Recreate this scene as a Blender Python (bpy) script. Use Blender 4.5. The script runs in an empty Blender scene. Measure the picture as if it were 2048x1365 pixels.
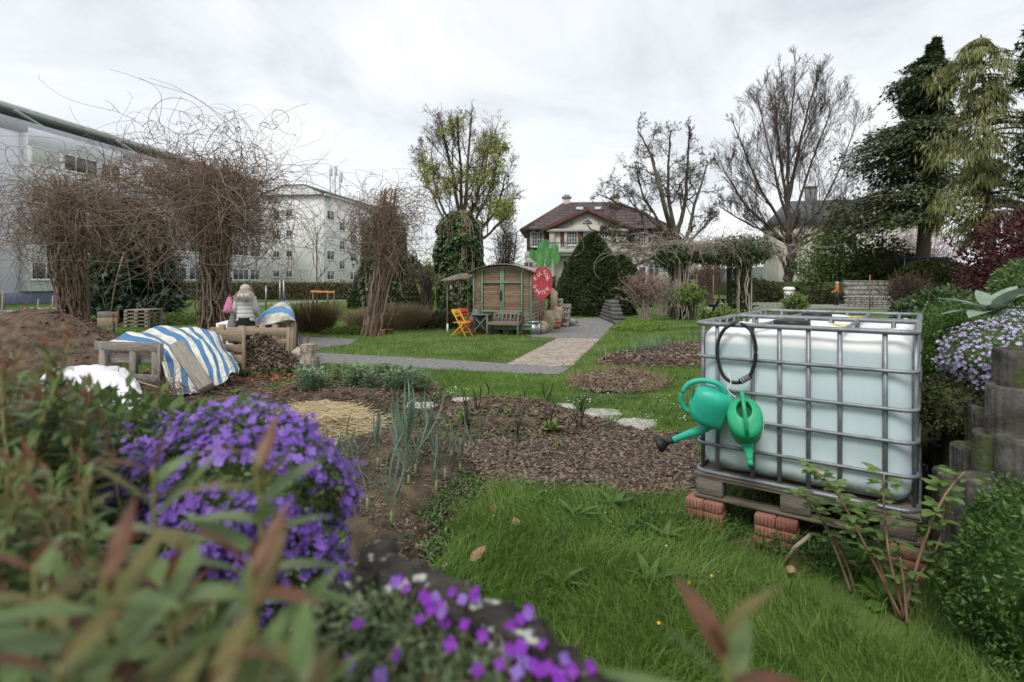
import bpy, bmesh, math, random
import numpy as np
from mathutils import Vector, Matrix, Euler
random.seed(5); rng = np.random.default_rng(11)
R = math.radians
SC = bpy.context.scene
COL = SC.collection
# ------------------------------------------------------------ camera
FPX, HZ, H = 1120.0, 562.0, 1.65          # focal length in photo pixels, horizon row, eye height
cd = bpy.data.cameras.new('camera'); cam = bpy.data.objects.new('camera', cd); COL.objects.link(cam)
cam.location = (0, 0, H); cam.rotation_euler = (R(90), 0, 0)
cd.sensor_width = 36; cd.lens = FPX/2048*36; cd.shift_y = -(682.5-HZ)/2048
cd.clip_start = 0.02; cd.clip_end = 2000
cd.dof.use_dof = True; cd.dof.focus_distance = 6.5; cd.dof.aperture_fstop = 2.3
SC.camera = cam
SC.view_settings.view_transform = 'Standard'; SC.view_settings.look = 'None'
SC.view_settings.exposure = 0.70; SC.view_settings.gamma = 1
# ------------------------------------------------------------ sky and sun
SUN_EL, SUN_AZ = 52, 205
w = bpy.data.worlds.new('World'); SC.world = w; w.use_nodes = True
n = w.node_tree; N = n.nodes; L = n.links; N.clear()
out = N.new('ShaderNodeOutputWorld'); bg = N.new('ShaderNodeBackground'); bg.inputs[1].default_value = 0.1
sky = N.new('ShaderNodeTexSky'); sky.sky_type = 'NISHITA'; sky.sun_disc = False
sky.sun_elevation = R(SUN_EL); sky.sun_rotation = R(SUN_AZ)
tc = N.new('ShaderNodeTexCoord'); sp = N.new('ShaderNodeSeparateXYZ'); L.new(tc.outputs['Generated'], sp.inputs[0])
mx = N.new('ShaderNodeMath'); mx.operation = 'MAXIMUM'; mx.inputs[1].default_value = 0.0; L.new(sp.outputs[2], mx.inputs[0])
ad = N.new('ShaderNodeMath'); ad.operation = 'ADD'; ad.inputs[1].default_value = 0.42; L.new(mx.outputs[0], ad.inputs[0])
cb = N.new('ShaderNodeCombineXYZ')
for k in (0, 1):
    dv = N.new('ShaderNodeMath'); dv.operation = 'DIVIDE'; L.new(sp.outputs[k], dv.inputs[0]); L.new(ad.outputs[0], dv.inputs[1]); L.new(dv.outputs[0], cb.inputs[k])
nz = N.new('ShaderNodeTexNoise'); nz.inputs['Scale'].default_value = 1.75; nz.inputs['Detail'].default_value = 9
nz.inputs['Roughness'].default_value = .58; nz.inputs['Distortion'].default_value = .5; L.new(cb.outputs[0], nz.inputs['Vector'])
cr = N.new('ShaderNodeValToRGB'); L.new(nz.outputs['Fac'], cr.inputs[0])
e = cr.color_ramp.elements
e[0].position = .32; e[0].color = (.485, .51, .545, 1); e[1].position = .64; e[1].color = (.755, .765, .775, 1)
e2 = e.new(.46); e2.color = (.615, .635, .655, 1)
sc_ = N.new('ShaderNodeVectorMath'); sc_.operation = 'SCALE'; sc_.inputs['Scale'].default_value = 9.3; L.new(cr.outputs[0], sc_.inputs[0])
mix = N.new('ShaderNodeMixRGB'); mix.inputs[0].default_value = .07; L.new(sc_.outputs[0], mix.inputs[1]); L.new(sky.outputs[0], mix.inputs[2])
L.new(mix.outputs[0], bg.inputs[0]); L.new(bg.outputs[0], out.inputs[0])
sd = bpy.data.lights.new('sun', 'SUN'); sd.energy = 1.5; sd.angle = R(20); sd.color = (1, .965, .91)
so = bpy.data.objects.new('sun', sd); COL.objects.link(so); so.location = (0, -5, 30)
# sky azimuth is measured from +Y, clockwise seen from above
dv = Vector((math.sin(R(SUN_AZ))*math.cos(R(SUN_EL)), math.cos(R(SUN_AZ))*math.cos(R(SUN_EL)), math.sin(R(SUN_EL))))
so.rotation_euler = dv.to_track_quat('Z', 'Y').to_euler()
# ------------------------------------------------------------ helpers
def P(px, py, d): return np.array([(px-1024)/FPX*d, d, H-(py-HZ)/FPX*d])
def G(px, py, z=0.0):
    d = (H-z)*FPX/(py-HZ); return np.array([(px-1024)/FPX*d, d, z])
def nrm(v): return v/np.maximum(np.linalg.norm(v, axis=-1, keepdims=True), 1e-9)
def tag(o, label=None, cat=None, group=None, kind=None):
    for k, v in (('label', label), ('category', cat), ('group', group), ('kind', kind)):
        if v: o[k] = v
    return o
def link(name, me, parent=None, loc=(0, 0, 0), rot=(0, 0, 0)):
    o = bpy.data.objects.new(name, me); COL.objects.link(o)
    o.location = tuple(float(x) for x in loc); o.rotation_euler = tuple(float(x) for x in rot); o.parent = parent; return o
def thing(name, label, cat, loc=(0, 0, 0), rz=0, group=None, rot=None):
    return tag(link(name, None, None, loc, rot or (0, 0, rz)), label, cat, group)
def mk(name, V, F, mat, smooth=False):
    """mesh from a vertex array and one or more face arrays"""
    V = np.asarray(V, np.float32).reshape(-1, 3)
    Fs = [np.asarray(f, np.int32) for f in (F if isinstance(F, list) and len(F) and isinstance(F[0], np.ndarray) else [F])]
    Fs = [f for f in Fs if len(f)]
    me = bpy.data.meshes.new(name); me.vertices.add(len(V)); me.vertices.foreach_set('co', V.ravel())
    tot = np.concatenate([np.full(len(f), f.shape[1], np.int32) for f in Fs]); li = np.concatenate([f.ravel() for f in Fs])
    me.loops.add(len(li)); me.loops.foreach_set('vertex_index', li)
    me.polygons.add(len(tot)); me.polygons.foreach_set('loop_start', np.concatenate([[0], np.cumsum(tot)[:-1]]).astype(np.int32))
    me.polygons.foreach_set('loop_total', tot)
    if smooth: me.polygons.foreach_set('use_smooth', np.ones(len(tot), bool))
    me.update(calc_edges=True)
    if mat: me.materials.append(mat)
    return me
def put(name, V, F, mat, parent=None, smooth=False, loc=(0, 0, 0), rot=(0, 0, 0)):
    return link(name, mk(name, V, F, mat, smooth), parent, loc, rot)
def join(*parts):
    Vs, F3, F4, o = [], [], [], 0
    for V, F in parts:
        for f in (F if isinstance(F, list) else [F]):
            if len(f): (F3 if f.shape[1] == 3 else F4).append(f+o)
        Vs.append(V); o += len(V)
    return np.concatenate(Vs), [np.concatenate(x) for x in (F3, F4) if x]
def tubes(Pt, Rd, s=4):
    """Pt (N,n,3) paths, Rd (N,n) radii -> V,F"""
    Pt = np.asarray(Pt, float); Rd = np.asarray(Rd, float); Nn, m = Pt.shape[:2]
    T = np.empty_like(Pt); T[:, 1:-1] = Pt[:, 2:]-Pt[:, :-2]; T[:, 0] = Pt[:, 1]-Pt[:, 0]; T[:, -1] = Pt[:, -1]-Pt[:, -2]
    T = nrm(T); ref = np.where(np.abs(T[:, :1, 2:]) > .85, [[[1., 0, 0]]], [[[0, 0, 1.]]])
    U = nrm(np.cross(T, ref)); W = np.cross(T, U)
    a = np.arange(s)/s*2*math.pi
    V = Pt[:, :, None]+Rd[:, :, None, None]*(np.cos(a)[:, None]*U[:, :, None]+np.sin(a)[:, None]*W[:, :, None])
    i = np.arange(m-1)[:, None]*s; j = np.arange(s)
    q = np.stack([i+j, i+(j+1) % s, i+s+(j+1) % s, i+s+j], -1).reshape(-1, 4)
    F = (q[None]+(np.arange(Nn)*m*s)[:, None, None]).reshape(-1, 4)
    return V.reshape(-1, 3), F
def tube(pts, r, s=8, caps=True):
    pts = np.asarray(pts, float); r = np.full(len(pts), r) if np.isscalar(r) else np.asarray(r, float)
    if caps:
        pts = np.concatenate([pts[:1], pts, pts[-1:]]); d0 = nrm(pts[2]-pts[1]); d1 = nrm(pts[-2]-pts[-3])
        pts[0] -= d0*1e-4; pts[-1] += d1*1e-4; r = np.concatenate([[1e-4], r, [1e-4]])
    return tubes(pts[None], r[None], s)
def spline(pts, n):
    pts = np.asarray(pts, float); m = len(pts); t = np.linspace(0, m-1, n); i = np.clip(t.astype(int), 0, m-2); f = (t-i)[:, None]
    p0 = pts[np.maximum(i-1, 0)]; p1 = pts[i]; p2 = pts[i+1]; p3 = pts[np.minimum(i+2, m-1)]
    return .5*(2*p1+(p2-p0)*f+(2*p0-5*p1+4*p2-p3)*f**2+(3*p1-p0-3*p2+p3)*f**3)
def frames(D, roll=None):
    """rotation matrices whose local Y is D; roll about it random unless given"""
    D = nrm(np.asarray(D, float)); n_ = len(D); ref = nrm(rng.normal(size=(n_, 3))) if roll is None else np.tile(roll, (n_, 1)).astype(float)
    X = nrm(np.cross(D, ref)); Z = np.cross(X, D); return np.stack([X, D, Z], -1)
def frames_up(Nv):
    """local Z = Nv, local Y random tangent"""
    Z = nrm(np.asarray(Nv, float)); X = nrm(np.cross(nrm(rng.normal(size=Z.shape)), Z)); Y = np.cross(Z, X); return np.stack([X, Y, Z], -1)
def scatter(tv, tf, pos, rot, size):
    tv = np.asarray(tv, float); size = np.asarray(size, float)
    if size.ndim == 1: size = size[:, None]
    V = np.einsum('nij,nkj->nki', rot, tv[None]*size[:, None, :])+np.asarray(pos)[:, None]
    off = (np.arange(len(V))*len(tv))[:, None, None]
    fs = [(np.asarray(f)[None]+off).reshape(-1, np.asarray(f).shape[1]) for f in (tf if isinstance(tf, list) else [tf])]
    return V.reshape(-1, 3), fs
def boxvf(s, c=.0):
    """chamfered box: 24 verts"""
    s = np.asarray(s, float)/2; c = min(c or .0005, s.min()*.45); V = []; idx = {}
    for sx in (-1, 1):
        for sy in (-1, 1):
            for sz in (-1, 1):
                g = np.array([sx, sy, sz])
                for a in range(3):
                    v = g*(s-c); v = v.astype(float); v[a] = g[a]*s[a]; idx[(sx, sy, sz, a)] = len(V); V.append(v)
    F4, F3 = [], []
    for a in range(3):
        b, d = (a+1) % 3, (a+2) % 3
        for sg in (-1, 1):
            def k(sb, s2):
                q = [0, 0, 0]; q[a] = sg; q[b] = sb; q[d] = s2; return idx[(*q, a)]
            f = [k(-1, -1), k(1, -1), k(1, 1), k(-1, 1)]; F4.append(f if sg > 0 else f[::-1])
    for a in range(3):
        b, d = (a+1) % 3, (a+2) % 3
        for sb in (-1, 1):
            for s2 in (-1, 1):
                def k(sa, ax):
                    q = [0, 0, 0]; q[a] = sa; q[b] = sb; q[d] = s2; return idx[(*q, ax)]
                f = [k(-1, b), k(1, b), k(1, d), k(-1, d)]; F4.append(f if sb*s2 < 0 else f[::-1])
    for g in [(x, y, z) for x in (-1, 1) for y in (-1, 1) for z in (-1, 1)]:
        f = [idx[(*g, 0)], idx[(*g, 1)], idx[(*g, 2)]]; F3.append(f if g[0]*g[1]*g[2] > 0 else f[::-1])
    return np.array(V), [np.array(F3), np.array(F4)]
_bc = {}
def box(name, size, loc, mat, parent=None, rot=(0, 0, 0), c=.004):
    k = (tuple(round(float(x), 4) for x in size), c, mat.name)
    if k not in _bc: _bc[k] = mk(name, *boxvf(size, c), mat)
    return link(name, _bc[k], parent, loc, rot)
def beam(name, a, b, wd, th, mat, parent=None, up=(0, 0, 1), c=.004):
    """board whose long axis runs a->b"""
    a, b = Vector([float(x) for x in a]), Vector([float(x) for x in b]); d = b-a; L_ = d.length; x = d.normalized(); u = Vector(up)
    y = u.cross(x)
    if y.length < 1e-4: y = Vector((0, 1, 0)).cross(x)
    y.normalize(); z = x.cross(y); m = Matrix((x, y, z)).transposed()
    return box(name, (L_, wd, th), (a+b)/2, mat, parent, m.to_euler(), c)
def lathe(prof, s=16, sx=1, sy=1, cap=True):
    """profile [(r,z)] round Z"""
    prof = np.asarray(prof, float); m = len(prof); a = np.arange(s)/s*2*math.pi
    V = np.stack([prof[:, :1]*np.cos(a)*sx, prof[:, :1]*np.sin(a)*sy, np.repeat(prof[:, 1:2], s, 1)], -1).reshape(-1, 3)
    i = np.arange(m-1)[:, None]*s; j = np.arange(s)
    return V, np.stack([i+j, i+(j+1) % s, i+s+(j+1) % s, i+s+j], -1).reshape(-1, 4)
def vnoise(x, y, seed=0):
    x = np.asarray(x, float); y = np.asarray(y, float); xi = np.floor(x).astype(np.int64); yi = np.floor(y).astype(np.int64); fx = x-xi; fy = y-yi
    def h(a, b):
        v = (a*374761393+b*668265263+seed*974711) & 0xffffffff; v = ((v ^ (v >> 13))*1274126177) & 0xffffffff; return ((v ^ (v >> 16)) & 0xffff)/65535.
    fx = fx*fx*(3-2*fx); fy = fy*fy*(3-2*fy)
    return (h(xi, yi)*(1-fx)+h(xi+1, yi)*fx)*(1-fy)+(h(xi, yi+1)*(1-fx)+h(xi+1, yi+1)*fx)*fy
def fbm(x, y, seed=0, o=4):
    return sum(vnoise(x*2**k, y*2**k, seed+k)*.5**(k+1) for k in range(o))/(1-.5**o)
def inside(poly, x, y):
    poly = np.asarray(poly)[:, :2]; r = np.zeros(x.shape, bool); j = len(poly)-1
    for i in range(len(poly)):
        (xi, yi), (xj, yj) = poly[i], poly[j]
        r ^= ((yi > y) != (yj > y)) & (x < (xj-xi)*(y-yi)/(yj-yi+1e-12)+xi); j = i
    return r
def edged(poly, x, y):
    """signed distance, positive inside"""
    poly = np.asarray(poly)[:, :2]; d = np.full(x.shape, 1e9)
    for i in range(len(poly)):
        a, b = poly[i-1], poly[i]; ab = b-a; t = np.clip(((x-a[0])*ab[0]+(y-a[1])*ab[1])/(ab@ab+1e-12), 0, 1)
        d = np.minimum(d, np.hypot(x-a[0]-t*ab[0], y-a[1]-t*ab[1]))
    return np.where(inside(poly, x, y), d, -d)
def gpoly(*px): return np.array([G(*p) for p in px])
def gridvf(x, y, Z):
    ny, nx = Z.shape; V = np.stack([np.broadcast_to(x, Z.shape), np.broadcast_to(y, Z.shape), Z], -1).reshape(-1, 3)
    i = np.arange(ny-1)[:, None]*nx; j = np.arange(nx-1); return V, np.stack([i+j, i+j+1, i+nx+j+1, i+nx+j], -1).reshape(-1, 4)
def copytree(o, parent=None):
    c = o.copy(); COL.objects.link(c); c.parent = parent
    for ch in list(o.children): copytree(ch, c)
    return c
# ------------------------------------------------------------ materials
def M(name, c1, c2=None, c3=None, scale=6, rough=.8, bump=0, bscale=None, island=0, spec=.3, metal=0, stretch=(1, 1, 1), detail=5, trans=0, obj=0, lo=.35, hi=.65, coords='Object', spots=None, sscale=9, sthr=.62):
    m = bpy.data.materials.new(name); m.use_nodes = True; t = m.node_tree; N, L = t.nodes, t.links
    b = N['Principled BSDF']; b.inputs['Roughness'].default_value = rough; b.inputs['Specular IOR Level'].default_value = spec; b.inputs['Metallic'].default_value = metal
    c2 = c2 or c1; tc = N.new('ShaderNodeTexCoord'); mp = N.new('ShaderNodeMapping'); mp.inputs['Scale'].default_value = stretch
    oi = N.new('ShaderNodeObjectInfo'); ad = N.new('ShaderNodeVectorMath'); ad.operation = 'MULTIPLY_ADD'
    L.new(oi.outputs['Random'], ad.inputs[0]); ad.inputs[1].default_value = (17, 31, 23); L.new(tc.outputs[coords], ad.inputs[2])
    L.new(ad.outputs[0], mp.inputs[0])
    nz = N.new('ShaderNodeTexNoise'); nz.inputs['Scale'].default_value = scale; nz.inputs['Detail'].default_value = detail; nz.inputs['Roughness'].default_value = .6; L.new(mp.outputs[0], nz.inputs['Vector'])
    fac = nz.outputs['Fac']
    mr = N.new('ShaderNodeMapRange'); mr.inputs[1].default_value = lo; mr.inputs[2].default_value = hi; L.new(fac, mr.inputs[0]); fac = mr.outputs[0]
    def mixf(a, bb, f):
        k = N.new('ShaderNodeMix'); k.inputs[0].default_value = f; L.new(a, k.inputs[2]); L.new(bb, k.inputs[3]); return k.outputs[0]
    if island:
        ge = N.new('ShaderNodeNewGeometry'); fac = mixf(fac, ge.outputs['Random Per Island'], island)
    if obj: fac = mixf(fac, oi.outputs['Random'], obj)
    cr = N.new('ShaderNodeValToRGB'); L.new(fac, cr.inputs[0]); e = cr.color_ramp.elements
    e[0].color = (*c1, 1); e[1].color = (*c2, 1)
    if c3: e[1].position = .5; x = e.new(1.); x.color = (*c3, 1)
    col = cr.outputs[0]
    if spots:
        n2 = N.new('ShaderNodeTexNoise'); n2.inputs['Scale'].default_value = sscale; n2.inputs['Detail'].default_value = 6; L.new(ad.outputs[0], n2.inputs['Vector'])
        r2 = N.new('ShaderNodeMapRange'); r2.inputs[1].default_value = sthr; r2.inputs[2].default_value = sthr+.05; L.new(n2.outputs['Fac'], r2.inputs[0])
        k = N.new('ShaderNodeMixRGB'); L.new(r2.outputs[0], k.inputs[0]); L.new(col, k.inputs[1]); k.inputs[2].default_value = (*spots, 1); col = k.outputs[0]
    L.new(col, b.inputs['Base Color'])
    if bump:
        n3 = N.new('ShaderNodeTexNoise'); n3.inputs['Scale'].default_value = bscale or scale*3; n3.inputs['Detail'].default_value = 6; L.new(mp.outputs[0], n3.inputs['Vector'])
        bp = N.new('ShaderNodeBump'); bp.inputs['Strength'].default_value = bump; bp.inputs['Distance'].default_value = .02; L.new(n3.outputs['Fac'], bp.inputs['Height']); L.new(bp.outputs[0], b.inputs['Normal'])
    if trans:
        tr = N.new('ShaderNodeBsdfTranslucent'); L.new(col, tr.inputs[0]); ms = N.new('ShaderNodeMixShader'); ms.inputs[0].default_value = trans
        L.new(b.outputs[0], ms.inputs[1]); L.new(tr.outputs[0], ms.inputs[2]); L.new(ms.outputs[0], N['Material Output'].inputs[0])
    return m
def foliage(name, a, b, c=None, island=.75, trans=.25, rough=.55, spec=.3): return M(name, a, b, c, scale=1.2, island=island, trans=trans, rough=rough, spec=spec)
def wood(name, a, b, c=None, sc=9, obj=.35, bump=.35, rough=.85, spots=None): return M(name, a, b, c, scale=sc, stretch=(.5, 6, 6), rough=rough, bump=bump, obj=obj, spec=.15, spots=spots, sscale=4, sthr=.66, lo=.28, hi=.72)
m_graywood = wood('weathered wood', (.085, .073, .062), (.22, .198, .172), (.34, .31, .275))
m_palewood = wood('pale pallet wood', (.15, .11, .075), (.30, .235, .165), (.43, .355, .27))
m_wagon = wood('wagon boards', (.10, .068, .047), (.23, .158, .105), (.37, .28, .20), spots=(.38, .31, .24))
m_stake = wood('stake wood', (.13, .10, .075), (.27, .21, .16))
m_bark = M('bark', (.055, .045, .036), (.15, .125, .10), scale=8, stretch=(3, 3, .6), rough=.95, bump=.6, bscale=18, spec=.1)
m_twig = M('twig', (.055, .043, .036), (.12, .095, .078), scale=3, rough=.9, island=.6, spec=.15)
m_mossbark = M('mossy bark', (.04, .034, .028), (.09, .078, .06), (.12, .125, .035), scale=1.6, rough=.95, lo=.3, hi=.75, spec=.1)
m_vine = M('vine stem', (.10, .068, .05), (.21, .15, .113), (.35, .265, .205), scale=2, rough=.85, island=.85, spec=.2)
m_grayvine = M('pale vine stem', (.17, .13, .105), (.33, .27, .225), (.43, .37, .32), scale=2, rough=.85, island=.85, spec=.2)
m_ivy = foliage('ivy leaf', (.018, .042, .014), (.05, .095, .03), (.12, .16, .055), rough=.35, spec=.5, trans=.1)
m_yew = foliage('yew needles', (.016, .032, .012), (.04, .066, .02), (.085, .095, .03), trans=.08)
m_spruce = foliage('spruce needles', (.018, .042, .028), (.045, .085, .055), (.085, .13, .085), trans=.08)
m_fir = foliage('fir needles', (.035, .058, .026), (.07, .10, .042), (.13, .15, .06), trans=.1)
m_yellow = foliage('young yellow green leaf', (.26, .30, .065), (.37, .41, .09), (.47, .47, .15), trans=.35)
m_lime = foliage('lime leaf', (.11, .20, .035), (.18, .29, .055), (.28, .38, .10), trans=.35)
m_box = foliage('box leaf', (.025, .06, .014), (.06, .125, .028), (.13, .22, .055), rough=.4, trans=.2)
m_mid = foliage('green leaf', (.05, .095, .026), (.10, .165, .05), (.17, .25, .085), trans=.25)
m_maple = foliage('burgundy leaf', (.035, .010, .013), (.07, .016, .021), (.125, .03, .035), trans=.2)
m_grass = foliage('grass', (.08, .16, .028), (.15, .255, .05), (.27, .345, .10), island=.55, trans=.35, rough=.5)
m_dry = foliage('dry grass', (.22, .16, .085), (.36, .28, .16), (.48, .40, .26), trans=.2)
m_soil = M('soil', (.032, .023, .017), (.085, .062, .045), (.135, .105, .075), scale=7, rough=.95, bump=.9, bscale=40, detail=10, spec=.1)
m_heap = M('heaped earth', (.052, .036, .026), (.10, .072, .053), (.15, .11, .08), scale=5, rough=.97, bump=.8, bscale=30, detail=9, spec=.1)
m_chip = M('wood chip', (.026, .02, .015), (.092, .067, .048), (.26, .20, .142), scale=2, island=.9, rough=.8)
m_conc = M('old concrete', (.10, .095, .085), (.22, .21, .19), (.34, .325, .30), scale=6, rough=.92, bump=.5, bscale=30, spots=(.07, .085, .03), sscale=3, sthr=.6)
m_stone = M('grey stone', (.13, .125, .115), (.26, .25, .23), (.38, .365, .34), scale=4, rough=.9, bump=.5, bscale=20, obj=.3)
m_steel = M('galvanised steel', (.25, .265, .28), (.42, .435, .45), scale=14, rough=.42, metal=.75, bump=.08)
m_white = M('white paint', (.68, .68, .67), (.78, .78, .77), scale=3, rough=.5)
m_glass = M('dark window glass', (.03, .035, .04), (.07, .08, .09), scale=1.5, rough=.06, spec=.8, obj=.4)
m_green = M('green paint', (.12, .225, .14), (.19, .31, .20), scale=5, rough=.6, spots=(.28, .30, .24), sscale=14, sthr=.64)
m_terra = M('terracotta', (.30, .11, .06), (.42, .18, .105), scale=5, rough=.85)
m_brick = M('clay brick', (.19, .08, .055), (.27, .13, .092), (.35, .20, .15), scale=5, rough=.9, bump=.5, bscale=35, obj=.45)
m_black = M('black plastic', (.012, .012, .013), (.02, .02, .021), rough=.45)
# leaf shapes: local Y = length, X = width, Z = normal
LEAF = (np.array([[0, 0, 0], [.24, .4, .06], [0, 1, -.03], [-.24, .4, .06], [0, .42, -.02]]), [np.array([[0, 1, 4], [1, 2, 4], [2, 3, 4], [3, 0, 4]])])
LEAF2 = (np.array([[0, 0, 0], [.3, .45, .05], [0, 1, 0], [-.3, .45, .05]]), [np.array([[0, 1, 2], [0, 2, 3]])])
SPRAY = (np.array([[0, 0, 0], [.12, .25, 0], [.34, .55, -.05], [.10, .6, 0], [0, 1, -.08], [-.10, .6, 0], [-.34, .55, -.05], [-.12, .25, 0]]), [np.array([[0, 1, 7], [1, 2, 3], [1, 3, 7], [7, 3, 5], [7, 5, 6], [3, 4, 5]])])
NEED = (np.array([[0, 0, 0], [.07, .4, .02], [0, 1, -.05], [-.07, .4, .02]]), [np.array([[0, 1, 2], [0, 2, 3]])])
def leafmesh(n=7, wd=.16, fold=.25, curl=-.12, pw=1.0):
    """a long leaf with a midrib fold, length 1 along Y"""
    t = np.linspace(0, 1, n); ww = wd*np.sin(np.pi*np.clip(t, 0, 1)**pw)**.85+.004; z = curl*t**2*2
    V = np.concatenate([np.stack([-ww, t, z+ww*fold], -1), np.stack([0*t, t, z], -1), np.stack([ww, t, z+ww*fold], -1)])
    i = np.arange(n-1); F = np.concatenate([np.stack([a+i, a+n+i, a+n+i+1, a+i+1], -1) for a in (0, n)]); return V, F
def shell(n, prof=None, radii=(1, 1, 1), amp=.12, freq=3, inner=.25, seed=1, hemi=-1):
    """points through the outer skin of a lumpy ellipsoid; returns points and outward normals"""
    d = nrm(rng.normal(size=(n*2, 3))); d = d[d[:, 2] > hemi][:n]
    az = np.arctan2(d[:, 1], d[:, 0]); lump = 1+amp*(2*fbm(az*freq+20, d[:, 2]*freq+9, seed, 3)-1)*1.6
    r = lump*(1-inner*rng.random(len(d))**2); return d*np.array(radii)*r[:, None], nrm(d/np.array(radii))
def blob(radii, amp=.12, freq=3, seed=1, k=.8, nu=28, nv=16, hemi=-1):
    u = np.linspace(0, 2*np.pi, nu, endpoint=False); z = np.linspace(max(hemi, -.999), .999, nv)[:, None]; rr = np.sqrt(1-z**2)
    d = np.stack([rr*np.cos(u), rr*np.sin(u), np.broadcast_to(z, (nv, nu))], -1); lump = 1+amp*(2*fbm(np.broadcast_to((u+np.pi) % (2*np.pi)-np.pi, (nv, nu))*freq+20, d[..., 2]*freq+9, seed, 3)-1)*1.6
    V = (d*lump[..., None]*np.array(radii)*k).reshape(-1, 3); i = np.arange(nv-1)[:, None]*nu; j = np.arange(nu)
    return V, np.stack([i+j, i+(j+1) % nu, i+nu+(j+1) % nu, i+nu+j], -1).reshape(-1, 4)
# ============================================================ the setting
m_ground = M('grassy ground', (.05, .075, .02), (.085, .135, .03), (.115, .17, .04), scale=.7, rough=.95, bump=.5, bscale=25, detail=9)
m_path = M('dark chipping path', (.10, .10, .098), (.17, .168, .165), (.27, .262, .25), scale=26, stretch=(.35, 1, 1), rough=.9, bump=.5, bscale=40, detail=8)
m_road = M('pale asphalt', (.20, .19, .185), (.29, .28, .27), scale=3, rough=.9, bump=.2)
m_paver = M('pale brick paver', (.22, .18, .15), (.32, .27, .23), (.40, .355, .31), scale=6, rough=.9, obj=.55, bump=.3)
g = np.array([[-400, -60, 0], [400, -60, 0], [400, 700, 0], [-400, 700, 0]])
tag(put('ground', g, np.array([[0, 1, 2, 3]]), m_ground), kind='structure')
def sheet(name, poly, z, mat, th=.0):
    n_ = len(poly); V = np.array(poly, float); V[:, 2] = z
    bm = bmesh.new(); f = bm.faces.new([bm.verts.new(v) for v in V]); f.normal_update()
    if f.normal.z < 0: f.normal_flip()
    bmesh.ops.triangulate(bm, faces=bm.faces[:]); me = bpy.data.meshes.new(name); bm.to_mesh(me); bm.free(); me.materials.append(mat)
    return tag(link(name, me), kind='structure')
PATH1 = gpoly((628, 706), (820, 716), (1024, 728.5), (1142, 736), (1120, 750), (1000, 747), (800, 736), (640, 729), (560, 722), (560, 708))
PATH2 = gpoly((540, 672), (716, 679), (700, 690), (645, 697), (628, 705.9), (560, 707.9))
PAVE = gpoly((1017, 729), (1140, 735.5), (1199, 679), (1117, 677))
PATH3 = gpoly((1117, 676.8), (1060, 674), (1085, 650), (1165, 637), (1235, 636), (1222, 657), (1199, 678.8))
sheet('garden_path', PATH1, .006, m_path); sheet('side_path', PATH2, .010, m_path); sheet('wagon_path', PATH3, .006, m_path)
sheet('road', gpoly((1400, 620), (1395, 609), (1480, 604), (1790, 603.5), (1800, 617)), .006, m_road)
sheet('footpath', gpoly((400, 617), (620, 606), (720, 600), (720, 598.5), (600, 603), (400, 611)), .006, m_road)
pv = sheet('paver_path', PAVE, .002, M('paver joints', (.09, .075, .055), (.15, .125, .09), scale=20, rough=.95))
a0, b0, b1, a1 = PAVE; rows = 50; k = 0; bm_ = mk('paver', *boxvf((.188, .09, .04), .006), m_paver)
for i in range(rows):
    t = (i+.5)/rows; l = a0+(a1-a0)*t; r = b0+(b1-b0)*t; wd = np.linalg.norm(r-l); m_ = max(3, int(wd/.205)); ang = math.atan2(r[1]-l[1], r[0]-l[0])
    for j in range(m_):
        if k >= 299: break
        f = (j+.5+(.25 if i % 2 else -.25)*.8)/m_; c = l+(r-l)*f; k += 1
        o = link('paver', bm_, pv, (c[0], c[1], -.003+.006*random.random()), (R(random.uniform(-1, 1)), R(random.uniform(-1, 1)), ang+R(random.uniform(-1, 1))))
EXC = [PATH1, PATH2, PAVE, PATH3]
def bed(name, poly, h, edge, res, mat, amp=.03, freq=6, seed=1, kind='structure', pad=.15):
    lo = poly[:, :2].min(0)-pad; hi = poly[:, :2].max(0)+pad
    x = np.arange(lo[0], hi[0], res)[None]; y = np.arange(lo[1], hi[1], res)[:, None]; X, Y = np.broadcast_arrays(x, y)
    wob = .12*(fbm(X*3, Y*3, seed+5)-.5); s = edged(poly, X, Y)+wob; t = np.clip(s/edge, -.6, 1); u = np.clip(t, 0, 1); u = u*u*(3-2*u)
    Z = np.where(t < 0, t*.12, h*u)+np.clip(t*3, 0, 1)*amp*(2*fbm(X*freq, Y*freq, seed, 5)-1)+.004*(t > 0)
    V, F = gridvf(x, y, Z); keep = (Z.reshape(-1)[F] > -.06).any(1); F = F[keep]
    return tag(put(name, V, F, mat, None, True), kind=kind), lambda px, py: np.maximum(0, h*np.clip((edged(poly, px, py))/edge, 0, 1))
MULCH = gpoly((515, 812), (600, 792), (760, 800), (905, 796), (960, 800), (1130, 822), (1215, 845), (1310, 868), (1395, 872), (1420, 960), (1400, 1012), (1290, 1006), (1180, 985), (960, 980), (900, 960), (740, 880), (540, 850), (430, 828))
BEAN = gpoly((505, 792), (610, 762), (740, 757), (880, 768), (893, 792), (800, 812), (640, 815), (540, 806))
ROSE = gpoly((868, 845), (905, 812), (990, 803), (1120, 815), (1205, 846), (1190, 882), (1090, 893), (960, 882))
LEEK = gpoly((585, 960), (650, 895), (760, 868), (900, 872), (985, 905), (1010, 950), (960, 1010), (905, 1060), (890, 1130), (800, 1190), (680, 1200), (560, 1200), (540, 1060))
RING = gpoly(*[(1236+98*math.cos(a), 768+21*math.sin(a)) for a in np.linspace(0, 6.28, 14)[:-1]])
RBED = gpoly((1190, 729), (1215, 712), (1300, 698), (1400, 688), (1500, 690), (1500, 733), (1380, 738), (1270, 736))
STRAW = gpoly((530, 868), (560, 842), (640, 832), (720, 838), (765, 855), (740, 880), (650, 900), (560, 893))
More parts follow.
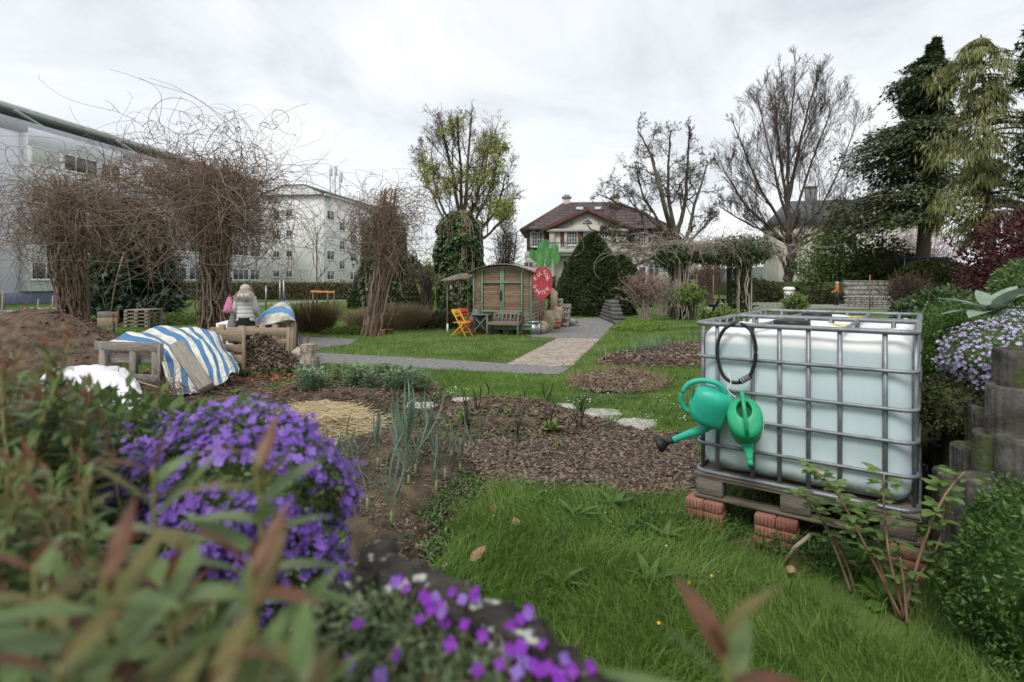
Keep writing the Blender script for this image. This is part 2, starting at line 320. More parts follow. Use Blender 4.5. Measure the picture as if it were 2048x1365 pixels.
m_mulch = M('dark mulch', (.022, .016, .011), (.055, .038, .027), (.10, .072, .05), scale=16, rough=.95, bump=1, bscale=50, detail=10)
m_leeksoil = M('mossy soil', (.022, .016, .011), (.055, .04, .027), (.115, .088, .05), scale=4, rough=.95, bump=1, bscale=45, detail=10)
_, hM = bed('mulch_path', MULCH, .03, .1, .035, m_mulch, .02, 9, 2)
_, hB = bed('bean_bed', BEAN, .12, .35, .04, m_soil, .05, 5, 3)
_, hR = bed('rose_bed', ROSE, .16, .45, .035, m_soil, .06, 6, 4)
_, hL = bed('leek_bed', LEEK, .17, .5, .025, m_leeksoil, .05, 6, 7)
_, hC = bed('round_bed', RING, .10, .4, .05, m_soil, .05, 5, 8)
_, hRB = bed('side_bed', RBED, .12, .4, .06, m_soil, .06, 4, 9)
def bedz(x, y): return np.max([f(x, y) for f in (hM, hB, hR, hL, hC, hRB)], 0)
EXC += [MULCH, BEAN, ROSE, LEEK, RING, RBED]
UNDER = gpoly((1360, 1000), (1400, 915), (1560, 860), (1800, 860), (1950, 900), (1900, 1130), (1600, 1140), (1400, 1060))   # bare ground below the tank
_, hU = bed('bare_ground', UNDER, .012, .1, .06, m_soil, .02, 6, 12)
COMPOST = gpoly((250, 770), (330, 715), (480, 700), (640, 715), (650, 745), (560, 760), (520, 790), (430, 812), (300, 830), (150, 860), (60, 820))
_, hCo = bed('compost_ground', COMPOST, .03, .2, .06, m_soil, .04, 5, 14); EXC += [COMPOST]
# heap of earth on the left
HEAP = P(70, 0, 11.2)[:2]
u = np.linspace(-1, 1, 90)
X, Y = np.meshgrid(HEAP[0]+u*3.0, HEAP[1]+u*2.2); rr = np.hypot((X-HEAP[0])/2.7, (Y-HEAP[1])/1.9); t = np.clip(1-rr, 0, 1)
Z = 1.06*(t*t*(3-2*t))**.8*(.85+.35*fbm(X*.8, Y*.8, 3))+.09*(fbm(X*5, Y*5, 9, 5)-.5)*(t > 0)-.05
V, F = gridvf(X, Y, Z); F = F[(Z.reshape(-1)[F] > -.06).any(1)]
hp = tag(put('earth_heap', V, F, m_heap, None, True), 'big heap of brown garden soil at left behind the leafy shrub', 'soil heap')
q = rng.random((1400, 2))*2-1; q = q[(q**2).sum(1) < .8]; sx = HEAP[0]+q[:, 0]*2.7; sy = HEAP[1]+q[:, 1]*1.9
ix = np.clip(((sx-X[0, 0])/(X[0, -1]-X[0, 0])*89).astype(int), 0, 89); iy = np.clip(((sy-Y[0, 0])/(Y[-1, 0]-Y[0, 0])*89).astype(int), 0, 89); sz = Z[iy, ix]
cv, cf = lathe([(.001, -.5), (.45, -.25), (.5, .1), (.3, .42), (.001, .5)], 6)
tag(put('soil_clod', *scatter(cv, cf, np.stack([sx, sy, sz], -1), frames_up(rng.normal(size=(len(sx), 3))), rng.uniform(.015, .07, len(sx))), M('clod', (.06, .043, .03), (.15, .115, .085), scale=2, island=.8, rough=.95), hp), kind='stuff')
# banks: raised bed under the camera's side, and the planted bank on the right
def bankz(X, Y):
    e = np.interp(Y, [1.0, 2.2, 3.2, 4.2, 6, 9, 14, 22], [2.55, 2.75, 3.05, 3.5, 4.7, 7.1, 11.5, 19]); t = np.clip((X-e)/.75, -.3, 1); u = np.clip(t, 0, 1); u = u*u*(3-2*u)
    return np.where(t < 0, t*.3, 1.22*u)+.05*(fbm(X*2, Y*2, 5)-.5)
x = np.arange(2.2, 24, .1)[None]; y = np.arange(.5, 22, .1)[:, None]; X, Y = np.broadcast_arrays(x, y); Z = bankz(X, Y)
V, F = gridvf(x, y, Z); F = F[(Z.reshape(-1)[F] > -.05).any(1)]; tag(put('planted_bank', V, F, M('bank soil', (.03, .026, .016), (.06, .055, .03), (.07, .10, .03), scale=5, rough=.95, bump=.8, bscale=30), None, True), kind='structure')
FB = np.array([(-7, -1.6), (.9, -1.6), (.7, -.1), (.1, .40), (-.27, .58), (-.46, .98), (-.75, 1.35), (-1.3, 1.65), (-7, 2.2)])
x = np.arange(-7.2, 1.3, .06)[None]; y = np.arange(-1.8, 3.2, .06)[:, None]; X, Y = np.broadcast_arrays(x, y); s = edged(FB, X, Y); Z = .95*np.clip(s/.12, -.2, 1)+.05*(fbm(X*4, Y*4, 3)-.5)
V, F = gridvf(x, y, Z); F = F[(Z.reshape(-1)[F] > -.05).any(1)]; tag(put('raised_bed', V, F, m_soil, None, True), kind='structure')
# terrace far right
m_terr = M('terrace turf', (.03, .05, .015), (.06, .10, .03), scale=1, rough=.95)
tag(put('terrace', *boxvf((84, 60, 2.0), .05), m_terr, None, False, (66.3, 70.2, .55)), kind='structure')
x = np.linspace(-300, 300, 120)[None]; y = np.linspace(300, 520, 12)[:, None]; X, Y = np.broadcast_arrays(x, y)
Z = (5+15*fbm(X*.01+3, Y*.003, 8, 4))*np.sin(np.linspace(0, math.pi, 12))[:, None]-1
tag(put('hill', *gridvf(x, y, Z), M('wooded hill', (.05, .075, .06), (.09, .12, .10), scale=.05, rough=1), None, True), kind='structure')
# ------------------------------------------------------------ grass
def blades(n, d0, d1, ln, wd, k=1.0, seg=2, side=None):
    """blades on the lawn: ground positions between two distances from the terrace"""
    u = rng.random(n); d = (d0**(2-k)+u*(d1**(2-k)-d0**(2-k)))**(1/(2-k)); X = rng.uniform(-1, 1, n)*(.95*d+.8)
    keep = np.ones(n, bool)
    for p in EXC: keep &= ~(edged(p, X, d)+.14*(fbm(X*6, d*6, 77)-.42) > 0)
    keep &= ~inside(FB, X, d) & (bankz(X, d) < .02)
    patch = fbm(X*1.1, d*1.1, 21, 4); keep &= rng.random(n) < np.clip((patch-.22)*4.0, .10, 1)
    iu = inside(UNDER, X, d); keep &= ~iu | (rng.random(n) < .12)
    X, d, patch = X[keep], d[keep], patch[keep]; n = len(X); tall = fbm(X*2.2, d*2.2, 31, 3)
    l = ln*(.45+.75*rng.random(n))*(.5+1.1*tall); a = rng.random(n)*2*math.pi; lean = np.stack([np.cos(a), np.sin(a), 0*a], -1)*(rng.uniform(.15, .95, n)*l)[:, None]
    sw = fbm(X*1.5, d*1.5, 41, 2)*9; lean += np.stack([np.cos(sw), np.sin(sw), 0*sw], -1)*(.4*l)[:, None]
    b = rng.random(n)*math.pi; W = np.stack([np.cos(b), np.sin(b), 0*b], -1)*(wd*rng.uniform(.6, 1.3, n)/2)[:, None]
    B = np.stack([X, d, np.full(n, -.004)], -1); up = np.array([0, 0, 1.])
    if seg == 1:
        V = np.stack([B-W, B+W, B+up*l[:, None]+lean*.7], 1); return V.reshape(-1, 3), np.arange(n*3).reshape(-1, 3)
    mid = B+up*(l*.58)[:, None]+lean*.3; tip = B+up*(l*.88)[:, None]+lean
    V = np.stack([B-W, B+W, mid+W*.75, mid-W*.75, tip], 1).reshape(-1, 3); o = np.arange(n)[:, None]*5
    return V, [o+np.array([3, 2, 4]), o+np.array([0, 1, 2, 3])]
tag(put('near_lawn_grass', *blades(210000, 2.0, 5.6, .135, .0042, .9), m_grass), 'long bright green spring grass in the near lawn', 'grass', kind='stuff')
tag(put('middle_lawn_grass', *blades(190000, 5.5, 12.5, .085, .008, 1.1), m_grass), 'short green grass round the vegetable beds', 'grass', kind='stuff')
tag(put('far_lawn_grass', *blades(190000, 12.3, 46, .085, .020, 1.35, 1), m_grass), 'mown green lawn around the wooden wagon', 'grass', kind='stuff')
# low weeds, clover and dock between the grass
def weed(n, d0, d1, xr, size, mat, name, label, cond):
    X = rng.uniform(*xr, n); d = rng.uniform(d0, d1, n); keep = cond(X, d) & ~inside(FB, X, d); X, d = X[keep], d[keep]; n = len(X)
    D = nrm(np.stack([rng.normal(size=n), rng.normal(size=n), rng.uniform(.1, 1.4, n)], -1)); z = rng.uniform(0, .035, n)+bedz(X, d)
    tag(put(name, *scatter(*LEAF, np.stack([X, d, z], -1), frames(D, (0, 0, 1)), rng.uniform(.5, 1.3, n)*size), mat), label, 'weeds', kind='stuff')
m_weed = foliage('weed leaf', (.05, .115, .025), (.085, .17, .04), (.15, .24, .075), trans=.3)
weed(46000, 2.9, 5.6, (-1.6, 2.4), .035, m_weed, 'ground_cover', 'low leafy weeds along the mulch and leek bed edges', lambda X, d: (fbm(X*2.5, d*2.5, 51) > .56-.30*(np.abs(edged(MULCH, X, d)) < .55)) & ((edged(MULCH, X, d) < .06) & (edged(LEEK, X, d) < .25)))
weed(16000, 5.6, 9.5, (-4, 4), .045, m_weed, 'bed_weeds', 'low leafy weeds between the beds and the path', lambda X, d: fbm(X*1.6, d*1.6, 53) > .53)
# daisies
def daisies(n, cond, d0, d1, xr, s, name, label):
    X = rng.uniform(*xr, n); d = rng.uniform(d0, d1, n); k = cond(X, d); X, d = X[k], d[k]; tv, tf = lathe([(.001, .1), (.5, .02), (.42, -.12), (.001, -.12)], 7)
    tag(put(name, *scatter(tv, tf, np.stack([X, d, rng.uniform(.03, .075, len(X))], -1), frames_up(np.stack([rng.normal(size=len(X))*.3, rng.normal(size=len(X))*.3, np.ones(len(X))], -1)), rng.uniform(.7, 1.2, len(X))*s), m_white), label, 'flowers', kind='stuff')
daisies(900, lambda X, d: (fbm(X*2, d*2, 61) > .55) & (edged(MULCH, X, d) < 0) & (edged(ROSE, X, d) < 0), 6.4, 8.6, (-1.5, 2.2), .022, 'daisy_patch', 'tiny white flowers in the grass behind the stepping stones')
daisies(170, lambda X, d: (fbm(X*2, d*2, 63) > .5) & (edged(MULCH, X, d) < 0), 2.5, 4.6, (-1.1, 2.0), .013, 'daisy_scatter', 'tiny white daisies scattered in the near lawn')
# wood chips
cv, cf = boxvf((.9, .42, .12), .05)
def chips(n, poly, s, name, label, mat, zf=0.0, mound=None):
    lo, hi = poly[:, :2].min(0), poly[:, :2].max(0); X = rng.uniform(lo[0], hi[0], n); Y = rng.uniform(lo[1], hi[1], n); k = edged(poly, X, Y) > -.06; X, Y = X[k], Y[k]; n = len(X)
    z = (mound(X, Y) if mound else bedz(X, Y))+rng.uniform(0, .025, n)+zf; nv = np.stack([rng.normal(size=n)*.35, rng.normal(size=n)*.35, np.ones(n)], -1)
    qv = np.array([[-.5, -.2, 0], [.5, -.2, 0], [.5, .2, 0], [-.5, .2, 0], [-.45, -.16, .14], [.42, -.15, .14], [.44, .17, .14], [-.4, .15, .14]])
    qf = [np.array([[4, 5, 6, 7], [0, 1, 5, 4], [1, 2, 6, 5], [2, 3, 7, 6], [3, 0, 4, 7]])]
    sz = rng.uniform(.5, 1.4, n)*s; sz3 = np.stack([sz, sz*rng.uniform(.6, 1.2, n), sz], -1)
    return tag(put(name, *scatter(qv, qf, np.stack([X, Y, z], -1), frames_up(nv), sz3), mat), label, 'wood chips', kind='stuff')
CHIP1 = gpoly((920, 900), (1010, 885), (1180, 878), (1300, 872), (1400, 890), (1410, 1012), (1290, 1008), (1170, 985), (990, 978), (950, 940))
chips(17000, CHIP1, .042, 'wood_chip_mulch', 'brown wood chips spread on the path left of the white tank', m_chip)
chips(11000, MULCH, .040, 'bark_mulch', 'dark bark mulch between the vegetable beds', M('dark chip', (.024, .017, .012), (.07, .048, .033), (.17, .125, .085), scale=2, island=.9, rough=.85))
chips(2500, ROSE, .05, 'rose_bed_litter', 'dead brown leaves littering the rose bed', M('litter', (.045, .031, .023), (.12, .082, .058), (.24, .18, .13), scale=2, island=.9, rough=.85))
chips(1700, BEAN, .05, 'bean_bed_litter', 'brown litter on the broad bean bed', bpy.data.materials['litter'])
chips(2600, RING, .07, 'round_bed_litter', 'curled brown leaves covering the round bed', bpy.data.materials['litter'], .02)
chips(3200, RBED, .075, 'side_bed_litter', 'brown mulch on the side bed left of the white tank', m_chip, .02)
chips(3800, LEEK, .028, 'leek_bed_litter', 'small crumbs and leaf bits on the leek bed', bpy.data.materials['litter'])
chips(2200, COMPOST, .05, 'compost_litter', 'loose twigs and crumbs around the compost bins', bpy.data.materials['litter'], .03)
# moss-like dry thatch on the leek bed
lo, hi = LEEK[:, :2].min(0), LEEK[:, :2].max(0); n = 5500; X = rng.uniform(lo[0], hi[0], n); Y = rng.uniform(lo[1], hi[1], n); k = (edged(LEEK, X, Y) > .12) & (fbm(X*2.4, Y*2.4, 71) > .47); X, Y = X[k], Y[k]; n = len(X)
pts = np.zeros((n, 3, 3)); pts[:, 0] = np.stack([X, Y, bedz(X, Y)+.01], -1); dr = nrm(rng.normal(size=(n, 3))*[1, 1, .35]); pts[:, 1] = pts[:, 0]+dr*.025+[0, 0, .012]; pts[:, 2] = pts[:, 1]+nrm(dr+rng.normal(size=(n, 3))*.5)*.025
tag(put('dry_thatch', *tubes(pts, np.full((n, 3), .0011), 3), m_dry), 'dry grass clippings laid over the leek bed', 'clippings', kind='stuff')
# straw heap
lo, hi = STRAW[:, :2].min(0), STRAW[:, :2].max(0); n = 2300; X = rng.uniform(lo[0]-.1, hi[0]+.1, n); Y = rng.uniform(lo[1]-.1, hi[1]+.1, n); s = edged(STRAW, X, Y); k = s > -.10; X, Y, s = X[k], Y[k], s[k]; n = len(X)
c = np.stack([X, Y, np.clip(s, 0, .3)*.75*rng.random(n)**.5+.03], -1); a = rng.normal(0, .8, n)+.2; dr = nrm(np.stack([np.cos(a), np.sin(a), rng.normal(0, .14, n)], -1)); l = rng.uniform(.08, .26, n)[:, None]
bend = rng.normal(size=(n, 3))*.02; pts = np.stack([c-dr*l, c+bend, c+dr*l], 1); pts[..., 2] = np.maximum(pts[..., 2], .015)
tag(put('straw_heap', *tubes(pts, np.full((n, 3), .0028), 3), M('straw', (.40, .29, .15), (.56, .44, .26), (.68, .57, .38), scale=2, island=.9, rough=.6)), 'heap of pale yellow straw beside the leeks', 'straw', kind='stuff')
# ============================================================ buildings
m_lav = M('lavender render', (.66, .66, .73), (.72, .72, .78), scale=.6, rough=.9)
m_pan = M('white facade panel', (.70, .70, .73), (.77, .77, .79), scale=.8, rough=.7, obj=.3)
m_grey = M('pale grey render', (.70, .70, .70), (.76, .76, .755), scale=.5, rough=.92)
m_slate = M('slate roof', (.06, .065, .075), (.11, .115, .125), scale=3, rough=.7, bump=.3, bscale=12)
m_zinc = M('zinc roof edge', (.46, .47, .49), (.54, .55, .56), scale=2, rough=.6, metal=.1)
m_curtain = M('curtain', (.45, .48, .46), (.62, .63, .60), scale=5, stretch=(6, 6, .3), rough=.9)
_wc = {}
def window(parent, loc, w_, h_, nm=2, rot=(0, 0, 0), frame=m_white, pane=m_glass, nh=0, name='window', sill=True, fr=.07):
    """frame with mullions and a pane behind; faces local -Y"""
    k = (round(w_, 2), round(h_, 2), nm, nh, frame.name, sill)
    if k not in _wc:
        ps = []
        def b(sx, sy, sz, x, y, z): v, f = boxvf((sx, sy, sz), .004); ps.append((v+np.array([x, y, z]), f))
        b(w_, .10, fr, 0, 0, h_/2-fr/2); b(w_, .10, fr, 0, 0, -h_/2+fr/2)
        for i in range(nm+1): b(fr, .096, h_-2*fr, -w_/2+fr/2+i*(w_-fr)/nm, 0, 0)
        for i in range(nh): b(w_-2*fr, .05, fr*.5, 0, .0, -h_/2+(i+1)*h_/(nh+1))
        if sill: b(w_+.16, .22, .06, 0, -.04, -h_/2-.035)
        _wc[k] = mk(name, *join(*ps), frame)
    o = link(name, _wc[k], parent, loc, rot); box('pane', (w_-.05, .02, h_-.05), (0, -.002, 0), pane, o, c=.001); return o
# apartment block on the left, its long front running away from the camera
A = thing('apartment_block', 'long lavender white apartment block with window bands at far left', 'building', (-36.3, 28.5, 0), math.atan2(.99, .135))
Ln = 40
box('wall', (Ln, 12, 12.2), (Ln/2, 6, 6.1), m_lav, A, c=.02)
box('plinth', (Ln, .3, .8), (Ln/2, -.12, .4), M('plinth blue', (.16, .19, .28), (.22, .25, .34), rough=.9), A, c=.02)
rf = box('roof', (Ln+1.6, 12.9, .34), (Ln/2, 6.1, 13.72), m_zinc, A, c=.03); 
box('attic', (Ln-4, 9, 1.4), (Ln/2, 6.6, 12.9), m_lav, A, c=.02)
box('balustrade', (Ln, .12, .9), (Ln/2, -.02, 12.6), M('balcony glass', (.36, .39, .42), (.44, .46, .48), rough=.3), A)
for k_ in range(5): beam('roof_brace', (2+k_*8.5, -.3, 13.5), (9+k_*8.5, 1.2, 12.25), .3, .12, m_zinc, A)
for b_ in range(4):
    x0 = 1.0+b_*10.1; by = box('bay', (8.2, .7, 11.2), (x0+4.1, -.35, 6.5), m_pan, A, c=.02)
    for s_ in range(4):
        z = 2.35+s_*2.75
        box('panel', (8.1, .05, 1.25), (x0+4.1, -.73, z+1.35 if s_ < 3 else z+1.25), m_lav, A, c=.01)
        for j, (wx, ww, pn) in enumerate(((1.35, 2.2, m_curtain if (b_+s_) % 2 == 0 else m_glass), (4.2, 2.9, m_white if (b_*s_) % 3 == 1 else m_glass), (6.9, 1.9, m_glass))):
            window(A, (x0+wx, -.72, z), ww, 1.25, 2+(j == 1), pane=pn)
# second block, seen on its corner
B = thing('apartment_block', 'pale grey block with small square windows and roof antennas beyond the lawn', 'building', (-25.2, 75, 0), math.atan2(28, 5.3))
box('wall', (28.5, 9.5, 13.2), (14.25, 4.75, 6.6), m_grey, B, c=.02)
V = np.array([[-.5, -.5, 13.2], [29, -.5, 13.2], [29, 10, 13.2], [-.5, 10, 13.2], [-.5, 2.6, 14.6], [29, 2.6, 14.6], [-.5, 5.5, 14.6], [29, 5.5, 14.6]])
for q_ in ([0, 4, 6, 3], [1, 2, 7, 5]): put('gable', (V*[.985, .97, 1]+[.2, .15, -.04])[q_], np.array([[0, 1, 2, 3]]), m_grey, B)
put('roof', V, [np.array([[0, 1, 5, 4], [4, 5, 7, 6], [6, 7, 2, 3], [3, 2, 1, 0]])], m_slate, B)
box('eaves', (29.6, .35, .25), (14.2, -.5, 13.1), m_zinc, B)
for zr in (8.1, 5.3, 2.6, 10.8):
    for yy in (7.0, 5.1): window(B, (-.02, yy, zr), .95, .95, 2, (0, 0, R(-90)))
for i, s_ in enumerate((1.7, 8.4, 12, 18.5, 22, 26)):
    for j, zr in enumerate((10.6, 7.9, 5.15, 2.4)): window(B, (s_, -.02, zr), 1.9, 1.25, 2, pane=m_white if (i+j) % 5 == 1 else m_glass)
for s_ in (5.0, 15.2):
    for zr in (9.4, 6.7, 3.9, 1.3): window(B, (s_, -.02, zr), 1.5, 1.25, 2)
for i, (s_, hh) in enumerate(((9, 4.6), (10.5, 5.0), (12, 4.2))):
    an = box('antenna', (.10, .10, hh), (s_, 4, 14.4+hh/2), m_steel, B)
    for q in (-1, 1): box('antenna_panel', (.25, .14, 1.5), (q*.3, -.1, hh/2-.8), m_pan, an)
# ------------------------------------------------------------ villa
m_cream = M('cream stucco', (.48, .45, .37), (.58, .55, .47), scale=1.2, rough=.9, spots=(.36, .34, .29), sscale=2)
m_ashlar = M('grey ashlar', (.36, .36, .34), (.46, .46, .43), scale=1.5, rough=.9, obj=.3)
m_shingle = M('brown shingles', (.10, .058, .042), (.17, .10, .075), (.23, .15, .115), scale=3, rough=.85, island=.7)
m_rooft = M('dark red roof', (.07, .042, .040), (.10, .058, .054), scale=2, rough=.7, bump=.2)
m_solar = M('brown solar panel', (.06, .040, .043), (.082, .053, .056), scale=1, rough=.5, spec=.25, obj=.6)
m_shut = M('brown shutter', (.09, .038, .026), (.13, .06, .042), scale=4, rough=.7)
Vl = thing('villa', 'old villa with brown hipped solar roof and cream pediment behind the yew cone', 'villa', (8.65, 58, 0), R(-4))
px = lambda x: (x-1190)*.0554
zz = lambda y: (562-y)*.0554+1.65
box('ground_floor_wall', (15.0, 11, 4.7), (.2, 5.5, 2.35), m_ashlar, Vl, c=.02)
up = box('upper_wall', (14.7, 10.6, 2.4), (.2, 5.5, 5.9), m_shut, Vl, c=.02)
tv = np.array([[-.13, 0, -.12], [.13, 0, -.12], [.13, 0, .12], [-.13, 0, .12], [-.13, -.03, -.12], [.13, -.03, -.12], [.13, -.012, .12], [-.13, -.012, .12]])
sx, sz = np.meshgrid(np.arange(-7.0, 7.5, .27), np.arange(4.82, 7.0, .22)); sx = sx+(np.round(sz/.22).astype(int) % 2)*.13; pos = np.stack([sx.ravel(), np.full(sx.size, .17), sz.ravel()], -1)
tag(put('shingle', *scatter(tv, [np.array([[4, 5, 6, 7], [0, 1, 5, 4], [1, 2, 6, 5], [3, 0, 4, 7]])], pos, np.tile(np.eye(3), (len(pos), 1, 1)), np.ones(len(pos))), m_shingle, Vl), kind='stuff')
box('central_bay', (7.5, 1.6, 6.9), (-.9, -.2, 3.45), m_cream, Vl, c=.02)
for x_, w_ in ((-4.5, .55), (2.7, .55), (-3.1, .3), (1.3, .3)): box('pilaster', (w_, .3, 2.2), (x_, -1.1, 5.65), m_ashlar, Vl)
box('cornice', (8.3, .5, .28), (-.9, -1.2, 6.78), m_ashlar, Vl, c=.03)
box('balcony_slab', (8.4, 1.5, .35), (-.9, -1.7, 4.6), m_ashlar, Vl, c=.04); box('balcony_soffit', (8.0, 1.3, .25), (-.9, -1.6, 4.3), m_zinc, Vl)
for i in range(40): box('baluster', (.07, .07, .62), (-4.85+i*.2, -2.3, 5.08), m_ashlar, Vl)
box('balcony_rail', (8.2, .16, .1), (-.9, -2.3, 5.44), m_slate, Vl)
for x_ in (-4.4, 2.6): put('column', *lathe([(.001, 0), (.3, 0), (.3, .2), (.22, .3), (.2, 3.8), (.32, 4.0), (.32, 4.2), (.001, 4.2)], 14), m_ashlar, Vl, True, (x_, -2.0, 0))
def archwin(x, y, z, w_, h_, surround=True):
    o = window(Vl, (x, y, z), w_, h_, 4, nh=3, fr=.06, name='arched_window')
    a = np.linspace(math.pi, 0, 9); pts = np.stack([np.cos(a)*w_*.58, 0*a-.04, h_/2+np.sin(a)*w_*.26-.08], -1); put('arch', *tube(pts, .11, 6), m_ashlar, o)
    if surround:
        for q in (-1, 1): box('jamb', (.2, .2, h_+.1), (q*(w_/2+.1), -.02, 0), m_ashlar, o)
for x_ in (px(1145), px(1205)):
    archwin(x_, -1.02, 6.0, 1.15, 1.45, False)
    for q in (-1, 1): box('shutter', (.52, .06, 1.5), (x_+q*.9, -1.08, 5.95), m_shut, Vl)
for x_ in (px(1081), px(1274)): archwin(x_, .08, 5.95, 1.1, 1.5)
hipw = .2
Rv = np.array([[-7.9, -.7, 6.95], [8.3, -.7, 6.95], [8.3, 11.7, 6.95], [-7.9, 11.7, 6.95], [-3.2, 5.5, 10.55], [3.2, 5.5, 10.55]])
rf = put('roof', Rv, [np.array([[1, 2, 5], [3, 0, 4]]), np.array([[0, 1, 5, 4], [2, 3, 4, 5], [3, 2, 1, 0]])], m_rooft, Vl)
sl = math.hypot(6.2, 3.6); an = math.atan2(3.6, 6.2); nr = 9; ph = sl/nr
for i in range(nr):
    f0 = i/nr; f1 = (i+1)/nr; xl = -7.9+4.7*f1+.15; xr = 8.3-5.1*f1-.15; m_ = int((xr-xl)/1.08); off = (xr-xl-m_*1.08)/2
    for j in range(m_):
        xc = xl+off+(j+.5)*1.08; yc = -.7+6.2*(f0+f1)/2; zc = 6.95+3.6*(f0+f1)/2
        if i == 6 and (abs(xc-px(1164)) < .45 or abs(xc-px(1201)) < .45): continue
        box('solar_panel', (1.05, ph-.035, .03), (xc, yc-.022*math.sin(an), zc+.03*math.cos(an)), m_solar, rf, (an, 0, 0), .005)
for x_ in (px(1164), px(1201)):
    f = .72; o = box('skylight', (.95, .85, .1), (x_, -.7+6.2*f-.05, 6.95+3.6*f+.07), m_slate, rf, (an, 0, 0)); box('pane', (.75, .65, .02), (0, 0, .06), M('sky glass', (.35, .45, .45), rough=.08, spec=1), o)
for x_ in (px(1139), px(1238)):
    o = box('chimney', (.75, .75, 1.0), (x_, 5.5, 10.55), m_cream, rf, c=.02); box('chimney_cap', (1.05, 1.05, .18), (0, 0, .55), m_stone, o); box('chimney_flue', (.6, .6, .3), (0, 0, .72), m_stone, o)
hx, ax = 4.15, 8.85
pd = np.array([[-.9-hx, -1.05, 6.95], [-.9+hx, -1.05, 6.95], [-.9, -1.05, 8.7], [-.9-hx, 3.2, 6.95], [-.9+hx, 3.2, 6.95], [-.9, 3.2, 8.7]])
put('pediment', pd, [np.array([[0, 1, 2]]), np.array([[1, 4, 5, 2], [3, 0, 2, 5]])], m_cream, Vl)
for q in (-1, 1):
    beam('gable_roof', (-.9+q*(hx+.55), .9, 6.86), (-.9, .9, 8.98), 4.7, .22, m_rooft, Vl, up=(0, 0, 1))
    beam('rake_board', (-.9+q*(hx+.5), -1.5, 6.72), (-.9, -1.5, 8.80), .12, .24, m_shut, Vl)
put('oculus', *tube([(-1.35, -1.1, 7.55), (-.9, -1.1, 7.95), (-.45, -1.1, 7.55), (-1.35, -1.1, 7.55)], .07, 6), m_ashlar, Vl)
box('oculus_pane', (.45, .03, .2), (-.9, -1.07, 7.66), m_glass, Vl)
for x_, w_, h_, z_ in ((px(1258), .9, 1.7, 2.6), (px(1297), 1.1, 1.5, 2.9), (px(1140), 1.2, 1.5, 2.9), (px(1065), 1.0, 1.6, 2.8)): window(Vl, (x_, -.07 if abs(x_) > 3 else -1.05, z_), w_, h_, 2, frame=m_ashlar, nh=1)
o = box('terrace_door', (.95, .08, 2.5), (px(1276), -.06, 1.9), m_white, Vl); box('pane', (.7, .02, 1.3), (0, -.05, .5), m_glass, o)
for i in range(9): box('ashlar_course', (15.06, .04, .44), (.2, -.02, .3+i*.5), m_ashlar, Vl, c=.02)
box('annex', (3.4, 6, 4.9), (9.2, 5, 2.45), m_ashlar, Vl, c=.02); box('annex_roof', (3.8, 6.6, .2), (9.3, 5, 5.0), m_rooft, Vl)
# ------------------------------------------------------------ house at right, behind the trees
Hs = thing('house', 'cream house with slate roof and chimney half hidden behind the fir', 'house', (43.5, 72, 1.5), R(-12))
box('wall', (17, 9, 9.1), (0, 4.5, 3.05), m_cream, Hs, c=.02)
V = np.array([[-9, -.6, 7.6], [9, -.6, 7.6], [9, 9.6, 7.6], [-9, 9.6, 7.6], [-6.5, 4.5, 11.2], [6.5, 4.5, 11.2]])
rf = put('roof', V, [np.array([[1, 2, 5], [3, 0, 4]]), np.array([[0, 1, 5, 4], [2, 3, 4, 5], [3, 2, 1, 0]])], m_slate, Hs)
o = box('chimney', (1.3, 1.0, 2.6), (-3.4, 4.4, 11.6), m_stone, rf); box('chimney_cap', (1.5, 1.2, .2), (0, 0, 1.4), m_conc, o)
for x_ in (-6.2, -3, .2, 3.4, 6.6):
    for z_ in (2.0, 5.2): window(Hs, (x_, -.03, z_), 1.1, 1.6, 2, nh=1)
# ============================================================ trees
def grow(level0, spec, env=None, rk=.45, rmin=.010):
    """level0: list of (pts, r0, r1); spec per level: (children, length ratio, spread, up, wander, n, sides, t0)"""
    out = []; n0 = 10; Pp = np.stack([spline(p, n0) for p, _, _ in level0]); Rr = np.stack([np.linspace(a, b, n0) for _, a, b in level0])
    Pp[:, 1:] += rng.normal(size=Pp[:, 1:].shape)*Rr[:, 1:, None]*.45
    out.append((Pp, Rr, 7)); Ln_ = np.linalg.norm(np.diff(Pp, axis=1), axis=-1).sum(1)
    for (nc, ratio, spread, upw, wander, n_, sides, t0) in spec:
        Nb, m = Pp.shape[:2]; t = t0+(1-t0)*(np.arange(nc)[None]+rng.random((Nb, nc)))/nc; f = t*(m-1); i = np.clip(f.astype(int), 0, m-2); fr = (f-i)[..., None]
        bi = np.arange(Nb)[:, None]; S = (Pp[bi, i]*(1-fr)+Pp[bi, i+1]*fr).reshape(-1, 3); T = nrm(Pp[bi, i+1]-Pp[bi, i]).reshape(-1, 3)
        r = (Rr[bi, i]*rk).reshape(-1); l = (Ln_[:, None]*ratio*(1.15-.55*t)*rng.uniform(.6, 1.25, t.shape)).reshape(-1)
        pr = nrm(np.cross(T, rng.normal(size=T.shape))); sp_ = spread*rng.uniform(.6, 1.3, (len(T), 1)); D = nrm(T*np.cos(sp_)+pr*np.sin(sp_)+np.array([0, 0, upw]))
        if env is not None:
            c_, ra = env; E_ = S+D*l[:, None]; o_ = (((E_-c_)/ra)**2).sum(1); l = np.where(o_ > 1, l*np.clip(1.3-.35*o_, .25, 1), l)
        Q = np.empty((len(S), n_, 3)); Q[:, 0] = S
        for k in range(1, n_):
            D = nrm(D+rng.normal(size=D.shape)*wander+np.array([0, 0, upw*.25])); Q[:, k] = Q[:, k-1]+D*(l/(n_-1))[:, None]
        r = np.maximum(r, rmin); rd = r[:, None]*np.linspace(1, .42, n_)[None]
        out.append((Q, rd, sides)); Pp, Rr, Ln_ = Q, rd, l
    return out
